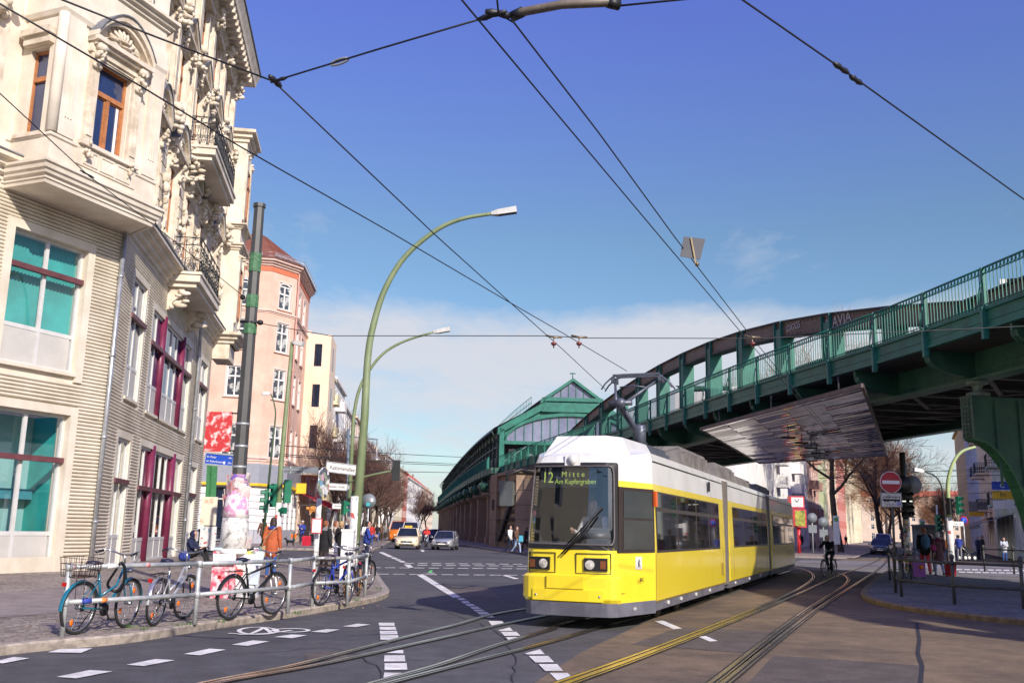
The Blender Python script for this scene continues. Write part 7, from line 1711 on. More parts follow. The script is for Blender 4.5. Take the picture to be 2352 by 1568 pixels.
mb = MB(); mb.box(-1.4, 1.4, .7, .74, .1, 2.6); part('glass_wall', mb, [M('shelter_glass', (.34, .38, .40), .1)], t)
for x in (-1.4, 0, 1.4): mb = MB(); mb.tube([(x, .7, 0), (x, .7, 2.6)], .05, 6); part('post', mb, [SIGNBACK], t)

# overhead wires: each one a taut tube with its fittings
WIRE = M('wire_black', (0.02, 0.02, 0.024), 0.5, var=.1)
def wire(label, pts, r=.008, fit=(), cat='overhead wire', group='overhead tram wires', name='overhead_wire'):
    m_ = pts[len(pts) // 2]; t = thing(name, label, cat, m_, group=group); mb = MB(); mb.tube(pts, r, 5); part('cable', mb, [WIRE], t, world=True)
    for p, d, L, rr_ in fit:
        d = Vector(d).normalized(); mb = MB(); mb.tube([p - d * L, p - d * L * .5, p, p + d * L * .5, p + d * L], [rr_ * .35, rr_ * .65, rr_ * .45, rr_ * .65, rr_ * .35], 6); part('insulator', mb, [WIRE], t, world=True)
    return t
ZW = 5.3; w_ = lambda *P: [G(x, y, ZW) for x, y in P]
dirw = lambda a, b: b - a
A_ = w_((-60, -26), (331, 203), (545, 333), (900, 535), (1165, 691), (1300, 769), (1440, 852)); wire('black contact wire from the top left corner down to the pantograph', A_)
B_ = w_((100, -17), (355, 84), (628, 187)); Bn = B_[-1]; wire('short black wire from the building side to the star shaped wire joint', B_)
B2 = w_((628, 187), (1000, 540), (1180, 702), (1290, 800), (1390, 893)); wire('black contact wire falling from the wire joint to the tram roof', B2, fit=[(G(632, 187, ZW), B2[1] - B2[0], .10, .045)])
n2 = G(1145, 32, ZW)
wire('span wire between the two wire joints with a turnbuckle link', [Bn, G(880, 110, ZW), n2], fit=[(G(640, 184, ZW), n2 - Bn, .09, .03), (G(1130, 36, ZW), n2 - Bn, .12, .04)], cat='span wire')
tb = thing('turnbuckle', 'oval steel turnbuckle link in the span wire against the blue sky', 'turnbuckle', G(780, 142, ZW)); a, b = G(760, 148, ZW), G(800, 136, ZW); d = (b - a).normalized(); u = Vector((0, 0, 1)); mb = MB()
mb.tube([a + d * (b - a).length * (.5 - .5 * cos(k * pi / 8)) + u * .022 * sin(k * pi / 8) for k in range(16)], .011, 6, closed=True); part('link', mb, [GALV], tb, world=True)
ins_ = thing('rod_insulator', 'long curved brown rod insulator at the top edge of the sky', 'insulator', G(1300, 15, ZW)); mb = MB(); mb.tube([G(x, y, ZW) for x, y in ((1178, 38), (1200, 28), (1290, 11), (1400, 6), (1420, 14))], .032, 8); part('rod', mb, [M('rod_brown', (.16, .13, .10), .5, var=.2, scale=12)], ins_, world=True)
mb = MB(); mb.tube([G(x, y, ZW) for x, y in ((1178, 38), (1200, 28))], .04, 8); mb.tube([G(x, y, ZW) for x, y in ((1395, 6), (1422, 12))], .04, 8); part('end_cap', mb, [TRUB], ins_, world=True)
wire('short span wire running off the top edge right of the rod insulator', w_((1420, 14), (1560, 0), (1700, -14)), cat='span wire')
wire('black contact wire from the top edge down to the bridge, left of a parallel pair', w_((1040, -24), (1060, 0), (1290, 275), (1517, 545), (1724, 789), (1845, 930), (1960, 1060), (2030, 1165)))
D_w = w_((1142, 0), (1145, 32), (1180, 52), (1375, 305), (1550, 545), (1738, 789), (1854, 930), (1965, 1060), (2034, 1165)); wire('black contact wire from the wire joint to the bridge, right of a parallel pair', D_w, fit=[(n2, Vector((1, .3, 0)), .10, .05)])
E_w = w_((1640, -42), (1705, 0), (1940, 163), (2352, 458), (2420, 508)); wire('black contact wire crossing the sky at the upper right', E_w, fit=[(G(1932, 157, ZW), E_w[3] - E_w[1], .12, .04), (G(1966, 184, ZW), E_w[3] - E_w[1], .10, .04)])
YS = 18.4; sp_ = [mp_ + Vector((.15, 0, 5.75)), D(760, 771, 19.6), D(1260, 771, YS), D(1342, 776, YS), D(1740, 777, YS), D(2352, 749, YS), D(2420, 746, YS)]
wire('thin span wire stretched from the charcoal mast across to the right edge', sp_, r=.009, cat='span wire')
for x, Y, lb in ((1272, YS, 'clamp with red insulator on the span wire, leftmost'), (1330, YS, 'clamp with red insulator on the span wire, second from left'), (1728, YS, 'clamp with red insulators where the parallel wires cross the span wire')):
    c = D(x, 774, Y); t = thing('wire_clamp', lb, 'wire clamp', c, group='clamps on the span wire'); mb = MB(); mb.tube([c + Vector((-.16, 0, .03)), c, c + Vector((.16, 0, .0))], .02, 6); mb.tube([c, c - Vector((0, 0, .22))], .014, 6); part('clamp', mb, [M('bronze', (.20, .15, .09), .4, .5)], t, world=True); mb = MB(); mb.lathe([(.03, -.1), (.06, -.12), (.05, -.15), (.03, -.17)], 10, o=c); part('insulator', mb, [M('oxblood', (.16, .03, .03), .3)], t, world=True)
wire('thin guy wire from the upper left edge to the charcoal mast', [D(-40, 180, 10.5), D(0, 215, 11), D(205, 405, 14.5), D(370, 530, 17), mp_ + Vector((-.15, 0, 6.3))], r=.008, fit=[(D(200, 400, 14.4), Vector((1, 1, -.4)), .12, .03)], cat='guy wire')
pc = G(1592, 570, ZW); pt_ = thing('wire_tag', 'square grey plate fixed above the parallel contact wires', 'plate', pc); q4 = [D(x, y, pc.y) for x, y in ((1571, 543), (1620, 549), (1608, 597), (1562, 588))]; mb = MB(); mb.add(q4 + [p + Vector((0, .012, 0)) for p in q4], [(0, 1, 2, 3), (7, 6, 5, 4), (0, 4, 5, 1), (1, 5, 6, 2), (2, 6, 7, 3), (3, 7, 4, 0)], raw=True); part('plate', mb, [M('plate_grey', (.07, .072, .085), .6)], pt_, world=True)
mb = MB(); mb.bar(D(1587, 546, pc.y - .01), D(1598, 605, pc.y - .01), .02, .02); mb.ell(D(1601, 606, pc.y), (.03, .03, .04), 6, 4); part('strap', mb, [M('bronze', (.20, .15, .09), .4, .5)], pt_, world=True)
for i, (xa, ya, xb, yb) in enumerate(((640, 1022, 1090, 1051), (640, 1042, 1070, 1066), (640, 1046, 1075, 1070), (640, 1072, 1060, 1085))): wire('thin far wire across the avenue toward the station hall', [D(xa, ya, 46), D((xa + xb) / 2, (ya + yb) / 2 + 3, 60), D(xb, yb, 92)], r=.022, group='far wires across the avenue')
for i, (xa, ya, xb, yb) in enumerate(((1900, 1096, 2330, 1071), (1880, 1078, 2330, 1083), (1880, 1098, 2330, 1090), (1900, 1108, 2330, 1110), (1990, 1150, 2300, 1128))): wire('thin wire across the tram street beyond the bridge', [D(xa, ya, 74), D(xb, yb, 70)], r=.022, group='far wires across the tram street')
# ---------------------------------------------------------------- bicycles
TYRE = M('tyre', (0.018, 0.018, 0.018), 0.8, var=.2)
RIMM = M('rim_metal', (0.45, 0.46, 0.47), 0.3, .9, var=.1)
BBLK = M('bike_black', (0.012, 0.012, 0.014), 0.35, var=.1)
SADD = M('saddle_navy', (0.012, 0.014, 0.04), 0.5, var=.1)
REFL = M('reflector_orange', (0.75, 0.16, 0.01), 0.3, var=.05)
REDL = M('rear_lamp_red', (0.45, 0.01, 0.01), 0.3, var=.05)
TANW = M('tan_tyre', (0.35, 0.20, 0.09), 0.7, var=.1)
def bike(label, P, Q, frame, guard=None, fork=None, lean=0.0, basket=False, rack=True, step=False, group='bicycles at the left guard rail', refl=True, full=True, tyre=None, bag=None, wb=None, sad=None, steer=0.0):
    P = Vector(P); Q = Vector(Q); d = (Q - P); wb0 = wb or min(1.12, max(1.0, d.length)); d.z = 0; d.normalize(); mid = (P + Q) / 2; base = mid - d * wb0 / 2; base.z = P.z
    t = thing('bicycle', label, 'bicycle', base, math.atan2(d.y, d.x), group); t.rotation_euler = (lean, 0, math.atan2(d.y, d.x)); r = .345; W_ = wb0
    guard = guard or frame; fork = fork or frame
    def mk(nm, mb, m, par=None): return part(nm, mb, [m], par or t)
    hd = (W_ - .18, 0, .88); hl = (W_ - .12, 0, .66); bb = (.44, 0, .30); st = (.30, 0, .78); ax = (0, 0, r); fx = (W_, 0, r)
    mb = MB()
    if step: mb.tube([hl, (.62, 0, .42), bb], .022, 7); mb.tube([hd, (.70, 0, .60), (.40, 0, .48)], .018, 7)
    else: mb.tube([hl, bb], .022, 7); mb.tube([(hd[0], 0, .82), (.325, 0, .68)], .019, 7)
    mb.tube([bb, st], .019, 7); mb.tube([hd, hl], .024, 7)
    for y in (-.06, .06): mb.tube([(bb[0], y * .5, .30), (0, y, r)], .011, 5); mb.tube([(.32, y * .3, .70), (0, y, r)], .010, 5)
    mk('frame', mb, frame)
    mb = MB(); mb.tube([hl, (W_ - .06, 0, .60)], .02, 6)
    for y in (-.055, .055): mb.tube([(W_ - .09, y, .62), (W_ - .02, y, .46), (W_, y, r)], [.015, .013, .010], 6)
    mk('fork', mb, fork)
    for c, nm in ((ax, 'rear'), (fx, 'front')):
        mb = MB(); N = 28; cs = cos(steer) if nm == 'front' else 1.0; sn_ = sin(steer) if nm == 'front' else 0.0
        mb.T = lambda x, y, z, c=c, cs=cs, sn_=sn_: Vector((c[0] + (x - c[0]) * cs - y * sn_, (x - c[0]) * sn_ + y * cs, z))
        mb.tube([(c[0] + (r - .02) * cos(2 * pi * k / N), 0, c[2] + (r - .02) * sin(2 * pi * k / N)) for k in range(N)], .021, 6, closed=True); w_ = mk('wheel', mb, tyre or TYRE)
        m2 = MB(); m2.T = mb.T; m2.tube([(c[0] + (r - .045) * cos(2 * pi * k / N), 0, c[2] + (r - .045) * sin(2 * pi * k / N)) for k in range(N)], .010, 4, closed=True); mk('rim', m2, RIMM, w_)
        m2 = MB(); m2.T = mb.T
        for k in range(20): a = 2 * pi * k / 20; m2.tube([(c[0] + .02 * cos(a + 1.4), .02 * (1 if k % 2 else -1), c[2] + .02 * sin(a + 1.4)), (c[0] + (r - .05) * cos(a), 0, c[2] + (r - .05) * sin(a))], .0022, 3, cap=False)
        m2.tube([(c[0], -.05, c[2]), (c[0], .05, c[2])], .022, 8); mk('spokes', m2, RIMM, w_)
        if refl:
            for a in ((.9, 3.6) if nm == 'front' else (4.2,)):
                m2 = MB(); m2.T = mb.T; q = (c[0] + .21 * cos(a), 0, c[2] + .21 * sin(a)); m2.ell(q, (.035, .012, .045), 8, 5); mk('reflector', m2, REFL, w_)
        if full:
            m2 = MB(); m2.T = mb.T; A = [(rad(t0), ) for t0 in range(15 if nm == 'rear' else -5, 186 if nm == 'rear' else 150, 12)]
            vs = []
            for (a,) in A:
                for y, rr_ in ((-.03, r + .005), (0, r + .022), (.03, r + .005)): vs.append((c[0] + rr_ * cos(a), y, c[2] + rr_ * sin(a)))
            m2.add(vs, [(i * 3 + k, i * 3 + k + 1, i * 3 + k + 4, i * 3 + k + 3) for i in range(len(A) - 1) for k in (0, 1)], smooth=True); mk('mudguard', m2, guard)
    mb = MB(); mb.hull8([(.10, -.085, .90), (.10, .085, .90), (.34, -.025, .90), (.34, .025, .90), (.12, -.075, .95), (.12, .075, .95), (.35, -.015, .93), (.35, .015, .93)]); mb.ell((.17, 0, .925), (.10, .095, .035), 10, 5); s_ = mk('saddle', mb, sad or SADD)
    mb = MB(); mb.tube([st, (.24, 0, .90)], .013, 6)
    for y in (-.04, .04): mb.lathe([(.018, 0), (.022, .03), (.018, .06)], 6, o=(.14, y, .84))
    mk('seat_post', mb, RIMM, s_)
    mb = MB(); top = (W_ - .22, 0, 1.02); mb.tube([hd, top], .014, 6); mb.tube([(W_ - .42, -.29, 1.05), (W_ - .27, -.26, 1.08), (W_ - .20, -.10, 1.03), top, (W_ - .20, .10, 1.03), (W_ - .27, .26, 1.08), (W_ - .42, .29, 1.05)], .012, 6); hb = mk('handlebar', mb, RIMM)
    mb = MB()
    for y in (-.29, .29): mb.tube([(W_ - .46, y * 1.01, 1.04), (W_ - .33, y * .95, 1.065)], .018, 6); mb.tube([(W_ - .30, y * .9, 1.05), (W_ - .36, y, 1.0)], .006, 4)
    mb.tube([(W_ - .25, .2, 1.06), (W_ - .05, .12, .98), (W_ - .1, .03, .72)], .004, 4); mb.tube([(W_ - .25, -.2, 1.06), (W_ - .02, -.1, 1.0), (W_ - .12, -.03, .8)], .004, 4); mk('grip', mb, BBLK, hb)
    mb = MB(); mb.tube([(bb[0], -.05, .30), (bb[0], -.06, .30)], .09, 16); mb.bar((bb[0], -.075, .30), (bb[0] + .10, -.075, .17), .014, .02); mb.bar((bb[0], .075, .30), (bb[0] - .10, .075, .43), .014, .02)
    for x, y, z in ((bb[0] + .10, -.12, .17), (bb[0] - .10, .12, .43)): mb.box(x - .045, x + .045, y - .045, y + .045, z - .012, z + .012)
    mb.tube([(bb[0], -.055, .385), (0.02, -.055, r + .035)], .006, 4); mb.tube([(bb[0], -.055, .215), (0.02, -.055, r - .035)], .006, 4); mb.tube([(0, -.05, r), (0, -.06, r)], .045, 10); mk('crankset', mb, BBLK)
    if rack:
        mb = MB()
        for y in (-.06, .06): mb.tube([(-.22, y, .74), (.22, y, .75), (.29, y * .3, .72)], .006, 4); mb.tube([(-.05, y, .74), (0, y * 1.2, r + .02)], .005, 4)
        for x in (-.22, -.1, .02, .14): mb.tube([(x, -.06, .745), (x, .06, .745)], .005, 4)
        mk('rack', mb, BBLK)
    mb = MB(); mb.box(-.355, -.325, -.025, .025, .64, .69); mk('rear_lamp', mb, REDL)
    mb = MB(); mb.tube([(W_ - .09, 0, .80), (W_ - .02, 0, .80)], .035, 8); mk('front_lamp', mb, RIMM)
    mb = MB(); mb.tube([(.34, .06, .30), (.28, .20, .02)], .009, 5); mk('kickstand', mb, BBLK)
    if basket:
        mb = MB(); zb, zt = .76, 1.0
        for z, e in ((zb, .0), (.84, .01), (.92, .02), (zt, .03)): mb.tube([(-.26 - e, -.14 - e, z), (.12 + e, -.14 - e, z), (.12 + e, .14 + e, z), (-.26 - e, .14 + e, z)], .005, 4, closed=True)
        for k in range(9):
            x = -.26 + .38 * k / 8
            for y in (-1, 1): mb.tube([(x, y * .14, zb), (x, y * .17, zt)], .004, 3)
        for k in range(5):
            y = -.14 + .07 * k; mb.tube([(-.26, y, zb), (-.29, y * 1.2, zt)], .004, 3); mb.tube([(.12, y, zb), (.15, y * 1.2, zt)], .004, 3); mb.tube([(-.26, y, zb), (.12, y, zb)], .004, 3)
        mk('basket', mb, M('basket_wire', (.10, .06, .045), .5, .3))
    if bag:
        for y in (-.15, .15): mb = MB(); mb.hull8([(-.25, y - .07, .42), (.12, y - .07, .42), (-.25, y + .07, .42), (.12, y + .07, .42), (-.28, y - .08, .76), (.15, y - .08, .76), (-.28, y + .08, .76), (.15, y + .08, .76)]); mk('pannier', mb, bag)
    return t
TEALP = M('teal_bike', (0.008, 0.13, 0.20), 0.25, var=.1, coat=.5); SILV = M('silver_bike', (.55, .56, .57), .3, .5, var=.05); BLUEB = M('blue_bike', (.02, .05, .36), .3, var=.1)
g12 = lambda x, y: G(x, y, .12)
b1 = bike('teal city bike with wire basket on its rear rack, nearest on the left', g12(172, 1457), g12(286, 1441), TEALP, basket=True, step=True, lean=.05, steer=.15)
bike('silver and white bike with navy saddle, second behind the rail', g12(350, 1438), g12(422, 1421), SILV, guard=M('chrome_guard', (.6, .6, .6), .2, .8), fork=BBLK, lean=.06, step=True, steer=-.2)
bike('black bike with white down tube leaning behind the middle of the rail', g12(528, 1422), g12(622, 1411), BBLK, fork=WHITEF, lean=.05, wb=1.1)
bike('blue bike with black basket at the rear, behind the sign post', g12(735, 1391), g12(800, 1383), BLUEB, guard=BBLK, basket=True, lean=.06, steer=.3)
bike('white bike parked at the end of the left rail', g12(792, 1378), g12(826, 1366), WHITEF, fork=WHITEF, guard=BBLK, lean=-.05, tyre=TANW, steer=.4)
bike('black bike parked hindmost at the curve of the left rail', g12(815, 1362), g12(848, 1350), BBLK, lean=.1, steer=-.3)
mb = MB(); lk = thing('bike_lock', 'thick black cable lock looped over the guard rail at the teal bike', 'bike lock', b1.location + Vector((.3, 0, .6))); c = G12(252, 1340 + 100)
p0 = rp[0].lerp(rp[1], .36) + Vector((0, 0, .90)); mb.tube(smooth([p0 + Vector((.02, -.05, .03)), p0 + Vector((-.06, -.02, -.10)), p0 + Vector((-.20, .12, -.28)), p0 + Vector((-.12, .2, -.38)), p0 + Vector((.0, .16, -.28)), p0 + Vector((.05, .03, -.05)), p0 + Vector((.03, -.05, .03))], 4), .020, 6); part('cable', mb, [TRUB], lk, world=True)
bike('dark bike standing behind the charcoal mast, far across the side street', G(498, 1249, .12), G(520, 1250, .12), BBLK, group='bicycles across the side street', wb=1.1)
bike('bike with bright orange panniers against the salmon house', G(667, 1250, .12), G(680, 1243, .12), BBLK, group='bicycles across the side street', bag=REFL, wb=1.1)
bike('dark bike seen end on behind the right guard rail, left one', G(2066, 1352, .12), G(2080, 1325, .12), BBLK, group='bicycles behind the right rail', wb=1.1, basket=True)
bike('dark bike seen end on behind the right guard rail, right one', G(2088, 1352, .12), G(2098, 1326, .12), BBLK, group='bicycles behind the right rail', wb=1.1, basket=True)
for x, lb in ((1858, 'dark bike in the row by the clock column, left'), (1868, 'dark bike in the row by the clock column, middle'), (1880, 'dark bike in the row by the clock column, right')): bike(lb, G(x, 1264, .12), G(x + 6, 1261, .12), BBLK, group='bicycles by the clock column', wb=1.1, lean=.1)

# ---------------------------------------------------------------- people
SKIN = M('skin', (.46, .27, .19), .6, var=.08, scale=6)
def cloth(n, c, v=.18): return M('cloth_' + n, c, .9, var=v, scale=5)
NAVYC = cloth('navy', (.012, .018, .055)); BLACKC = cloth('black', (.012, .012, .014)); RUSTC = cloth('rust', (.42, .10, .035)); JEANS = cloth('jeans', (.03, .08, .26)); DENIM = cloth('pale_denim', (.30, .40, .55)); BROWNC = cloth('brown', (.12, .06, .04)); CREAMC = cloth('cream', (.58, .50, .40)); BLUEC = cloth('blue', (.025, .05, .26)); REDC = cloth('red', (.55, .04, .03)); PURPC = cloth('plum', (.11, .05, .055)); GREYC = cloth('grey', (.20, .20, .21)); WHITEC = cloth('white', (.72, .72, .70)); PALEC = cloth('pale_pattern', (.45, .48, .52), .5); ORANGEC = cloth('orange', (.75, .20, .02)); CORAL = cloth('coral', (.58, .06, .07))
HAIRS = {'brown': M('hair_brown', (.035, .018, .012), .6, var=.3, scale=20), 'dark': M('hair_dark', (.012, .01, .009), .6, var=.3, scale=20), 'grey': M('hair_grey', (.30, .28, .26), .6, var=.3, scale=20), 'red': M('hair_red', (.22, .07, .025), .6, var=.3, scale=20), 'blond': M('hair_blond', (.42, .28, .13), .6, var=.3, scale=20), 'white': M('hair_white', (.6, .58, .54), .6, var=.2, scale=20)}
SHOE = M('shoe_dark', (.02, .016, .014), .6); SHOET = M('shoe_tan', (.30, .14, .05), .6)
STAND = dict(pel=(0, 0, .95), chest=(0, .0, 1.28), neck=(0, -.01, 1.47), head=(0, .015, 1.62), shL=(-.18, -.01, 1.41), elL=(-.235, -.03, 1.13), wrL=(-.235, .04, .89), shR=(.18, -.01, 1.41), elR=(.235, -.03, 1.13), wrR=(.235, .04, .89), hiL=(-.09, 0, .92), knL=(-.10, .02, .50), anL=(-.10, -.02, .08), hiR=(.09, 0, .92), knR=(.10, .02, .50), anR=(.10, -.02, .08))
WALK = dict(STAND, knL=(-.09, .20, .52), anL=(-.09, .26, .09), knR=(.09, -.02, .50), anR=(.09, -.32, .14), elL=(-.235, -.12, 1.14), wrL=(-.235, -.16, .91), elR=(.235, .04, 1.14), wrR=(.225, .20, .94))
PHONE = dict(STAND, elR=(.22, .06, 1.14), wrR=(.10, .26, 1.20), elL=(-.22, .04, 1.14), wrL=(-.06, .26, 1.16))
PULL = dict(WALK, elR=(.24, -.10, 1.14), wrR=(.26, -.26, .86), elL=(-.235, -.06, 1.13), wrL=(-.22, .1, .95))
SITG = dict(pel=(0, 0, .22), chest=(0, -.06, .58), neck=(0, -.03, .77), head=(0, .04, .91), shL=(-.17, -.05, .71), elL=(-.22, .10, .48), wrL=(-.10, .32, .45), shR=(.17, -.05, .71), elR=(.22, .10, .48), wrR=(.10, .32, .45), hiL=(-.09, .03, .20), knL=(-.16, .40, .42), anL=(-.12, .58, .07), hiR=(.09, .03, .20), knR=(.16, .40, .38), anR=(.12, .58, .07))
RIDE = dict(pel=(0, 0, .97), chest=(0, .20, 1.25), neck=(0, .31, 1.41), head=(0, .40, 1.54), shL=(-.18, .27, 1.36), elL=(-.25, .44, 1.18), wrL=(-.25, .62, 1.10), shR=(.18, .27, 1.36), elR=(.25, .44, 1.18), wrR=(.25, .62, 1.10), hiL=(-.09, .03, .94), knL=(-.11, .36, .66), anL=(-.10, .20, .24), hiR=(.09, .03, .94), knR=(.11, .28, .86), anR=(.10, .10, .48))
SITC = dict(pel=(0, 0, .50), chest=(0, -.02, .84), neck=(0, 0, 1.03), head=(0, .03, 1.18), shL=(-.19, -.01, .97), elL=(-.27, .10, .72), wrL=(-.22, .36, .78), shR=(.19, -.01, .97), elR=(.27, .10, .72), wrR=(.22, .36, .78), hiL=(-.1, .05, .48), knL=(-.12, .46, .52), anL=(-.12, .48, .10), hiR=(.1, .05, .48), knR=(.12, .46, .52), anR=(.12, .48, .10))
def person(label, pos, H, face, pose=STAND, top=BLACKC, legs=JEANS, shoe=SHOE, hair='brown', long_hair=False, coat=None, hat=None, hood=None, scarf=None, vox=.014, group=None, sleeve=None, head_turn=0.0, parent_rot=None):
    J = {k: Vector(v) for k, v in pose.items()}; caps = []; src = MB()
    def cap(a, b, ra, rb, tag_, sx=1.0, sy=1.0):
        a = Vector(a); b = Vector(b); caps.append((a, b, ra, rb, tag_)); d = b - a; L = d.length; d = d / L if L > 1e-6 else Vector((0, 0, 1))
        x = d.cross(Vector((0, 1, 0))); x = x.normalized() if x.length > .05 else Vector((1, 0, 0)); y = d.cross(x); n = 10; rings = []
        for k in range(1, 4): t_ = -pi / 2 + pi / 2 * k / 4; rings.append((a + d * ra * sin(t_), ra * cos(t_)))
        rings += [(a, ra), (b, rb)]
        for k in range(1, 4): t_ = pi / 2 * k / 4; rings.append((b + d * rb * sin(t_), rb * cos(t_)))
        vs = [a - d * ra]
        for c, r_ in rings:
            for i in range(n): al = 2 * pi * i / n; vs.append(c + x * r_ * cos(al) * sx + y * r_ * sin(al) * sy)
        vs.append(b + d * rb); N = len(rings); fs = [(0, 1 + (i + 1) % n, 1 + i) for i in range(n)]
        for q in range(N - 1): fs += [(1 + q * n + i, 1 + q * n + (i + 1) % n, 1 + (q + 1) * n + (i + 1) % n, 1 + (q + 1) * n + i) for i in range(n)]
        l_ = len(vs) - 1; fs += [(l_, 1 + (N - 1) * n + i, 1 + (N - 1) * n + (i + 1) % n) for i in range(n)]; src.add(vs, fs, 0, raw=True)
    ct = .012 if coat else 0.0
    cap(J['pel'], J['chest'], .135, .150, 't', 1.22, .85); cap(J['chest'], J['neck'] - Vector((0, 0, .06)), .150, .085, 't', 1.25, .85); cap(J['neck'] - Vector((0, 0, .05)), J['head'] - Vector((0, .01, .04)), .055, .052, 's')
    up = (J['head'] - J['neck']).normalized()
    cap(J['head'] - up * .035 + Vector((0, .012, 0)), J['head'] + up * .035, .075, .088, 's', .92, 1.05); cap(J['head'] + Vector((0, .09, -.025)), J['head'] + Vector((0, .105, -.04)), .014, .017, 's'); cap(J['head'] + Vector((0, .06, -.09)), J['head'] + Vector((0, .075, -.095)), .03, .028, 's')
    for s in (-1, 1): cap(J['head'] + Vector((s * .082, -.005, -.02)), J['head'] + Vector((s * .088, -.012, .015)), .014, .016, 's')
    for s in 'LR':
        cap(J['sh' + s], J['el' + s], .068 + ct, .052 + ct, 'a'); cap(J['el' + s], J['wr' + s], .050 + ct, .036 + ct, 'a')
        d = (J['wr' + s] - J['el' + s]).normalized(); p = J['wr' + s]; sd_ = 1 if s == 'R' else -1
        side = d.cross(Vector((1, 0, 0))); side = side.normalized() if side.length > .1 else Vector((0, 1, 0)); nrm = d.cross(side).normalized()
        cap(p + d * .02, p + d * .075, .030, .034, 's', 1, 1)
        for k, (o_, L_) in enumerate(((-.027, .062), (-.009, .075), (.009, .070), (.027, .052))):
            q = p + d * .09 + side * o_; m_ = q + d * L_ * .5 + nrm * .006 * sd_; cap(q, m_, .0095, .009, 's'); cap(m_, m_ + d * L_ * .45 - nrm * .016 * sd_, .009, .0075, 's')
        q = p + d * .035 + side * .032; cap(q, q + d * .03 + side * .022, .012, .010, 's'); cap(q + d * .03 + side * .022, q + d * .062 + side * .026, .010, .008, 's')
        cap(J['hi' + s], J['kn' + s], .090, .062, 'l'); cap(J['kn' + s], J['an' + s], .060, .045, 'l')
        fd = Vector((0, 1, 0)) if pose is not SITG else Vector((0, .9, -.1)); an = J['an' + s]; cap(an + Vector((0, -.03, -.035)), an + fd * .15 + Vector((0, 0, -.045)), .042, .034, 'f')
    if coat:
        z0 = coat; A = J['pel'] + Vector((0, 0, .08)); B = Vector((J['pel'].x, J['pel'].y * .6, z0 + .12)); cap(A, B, .145, .155, 't', 1.25, .95)
    me = bpy.data.meshes.new('src'); me.from_pydata(src.v, [], src.f); tmp = bpy.data.objects.new('tmp_body', me); COL.objects.link(tmp)
    md = tmp.modifiers.new('r', 'REMESH'); md.mode = 'VOXEL'; md.voxel_size = vox; sm_ = tmp.modifiers.new('s', 'SMOOTH'); sm_.iterations = 2; sm_.factor = .4
    dg = bpy.context.evaluated_depsgraph_get(); dg.update(); out = bpy.data.meshes.new_from_object(tmp.evaluated_get(dg)); bpy.data.objects.remove(tmp); bpy.data.meshes.remove(me)
    n = len(out.polygons); cen = np.empty(n * 3); out.polygons.foreach_get('center', cen); cen = cen.reshape(-1, 3); best = np.full(n, 1e9); tg = np.zeros(n, int); T_ = {'t': 0, 'a': 1, 's': 2, 'l': 3, 'f': 4}
    for a, b, ra, rb, k in caps:
        a = np.array(a); b = np.array(b); ab = b - a; h = np.clip(((cen - a) @ ab) / max(1e-9, ab @ ab), 0, 1); dd = np.linalg.norm(cen - a - h[:, None] * ab, axis=1) - (ra + (rb - ra) * h); dd -= {'s': .004, 't': .03 if True else 0}.get(k, 0)
        mm = dd < best; best[mm] = dd[mm]; tg[mm] = T_[k]
    out.materials.clear()
    for m_ in (top, sleeve or top, SKIN, legs, shoe): out.materials.append(m_)
    out.polygons.foreach_set('material_index', tg.tolist()); out.polygons.foreach_set('use_smooth', [True] * n); out.name = 'person'
    o = bpy.data.objects.new('person', out); COL.objects.link(o); sc = H / 1.745 if pose is not SITG else H / 1.745
    o.location = pos; o.rotation_euler = (0, 0, math.atan2(-face[0], face[1])); o.scale = (sc, sc, sc); tag(o, label, 'person', group)
    h = J['head']
    if hair:
        mb = MB(); mb.ell(h + Vector((0, -.022, .035)), (.088, .094, .088), 12, 8); mb.ell(h + Vector((0, -.055, -.01)), (.084, .062, .085), 10, 6)
        if long_hair: mb.ell(h + Vector((0, -.06, -.09)), (.10, .06, .13), 10, 6); mb.ell(h + Vector((-.075, -.02, -.06)), (.035, .05, .10), 8, 5); mb.ell(h + Vector((.075, -.02, -.06)), (.035, .05, .10), 8, 5)
        part('hair', mb, [HAIRS[hair]], o)
    if hat: mb = MB(); mb.lathe([(.10, .03), (.105, .06), (.10, .12), (.06, .15), (.01, .155)], 14, o=h, sy=1.1); (mb.lathe([(.17, .045), (.17, .055), (.10, .06)], 16, o=h) if hat[1] == 'brim' else mb.box(h.x - .07, h.x + .07, h.y + .08, h.y + .20, h.z + .045, h.z + .06)); part('hat', mb, [hat[0]], o)
    if hood: mb = MB(); mb.ell(h + Vector((0, -.035, .01)), (.115, .115, .135), 12, 8); mb.ell(h + Vector((0, -.06, -.12)), (.13, .09, .07), 10, 6); part('hood', mb, [hood], o)
    if scarf: mb = MB(); mb.ell(J['neck'] + Vector((0, 0, .0)), (.105, .10, .055), 12, 6); mb.ell(J['neck'] + Vector((0, -.04, -.05)), (.15, .08, .05), 12, 6); part('scarf', mb, [scarf], o)
    mb = MB()
    for s in (-1, 1): mb.ell(h + Vector((s * .032, .084, .0)), (.012, .008, .007), 6, 4)
    mb.ell(h + Vector((0, .088, -.065)), (.022, .006, .005), 6, 4); part('face_features', mb, [M('eye_dark', (.03, .02, .02), .4)], o)
    o['H'] = H; return o
def feet(x, y, z=.12): return G(x, y, z)
AW_, TW_, LW_, RW_ = (0.1, 1), (-.1, -1), (-1, .1), (1, .1)
person('person sitting on the pavement against the building in a navy hooded jacket, reading', feet(438, 1288), 2.0, (1, -.1), SITG, NAVYC, BLACKC, hood=NAVYC, hair=None, vox=.013)
bk = thing('book', 'open pale book held by the seated reader', 'book', feet(438, 1288) + Vector((.48, -.04, .54))); mb = MB()
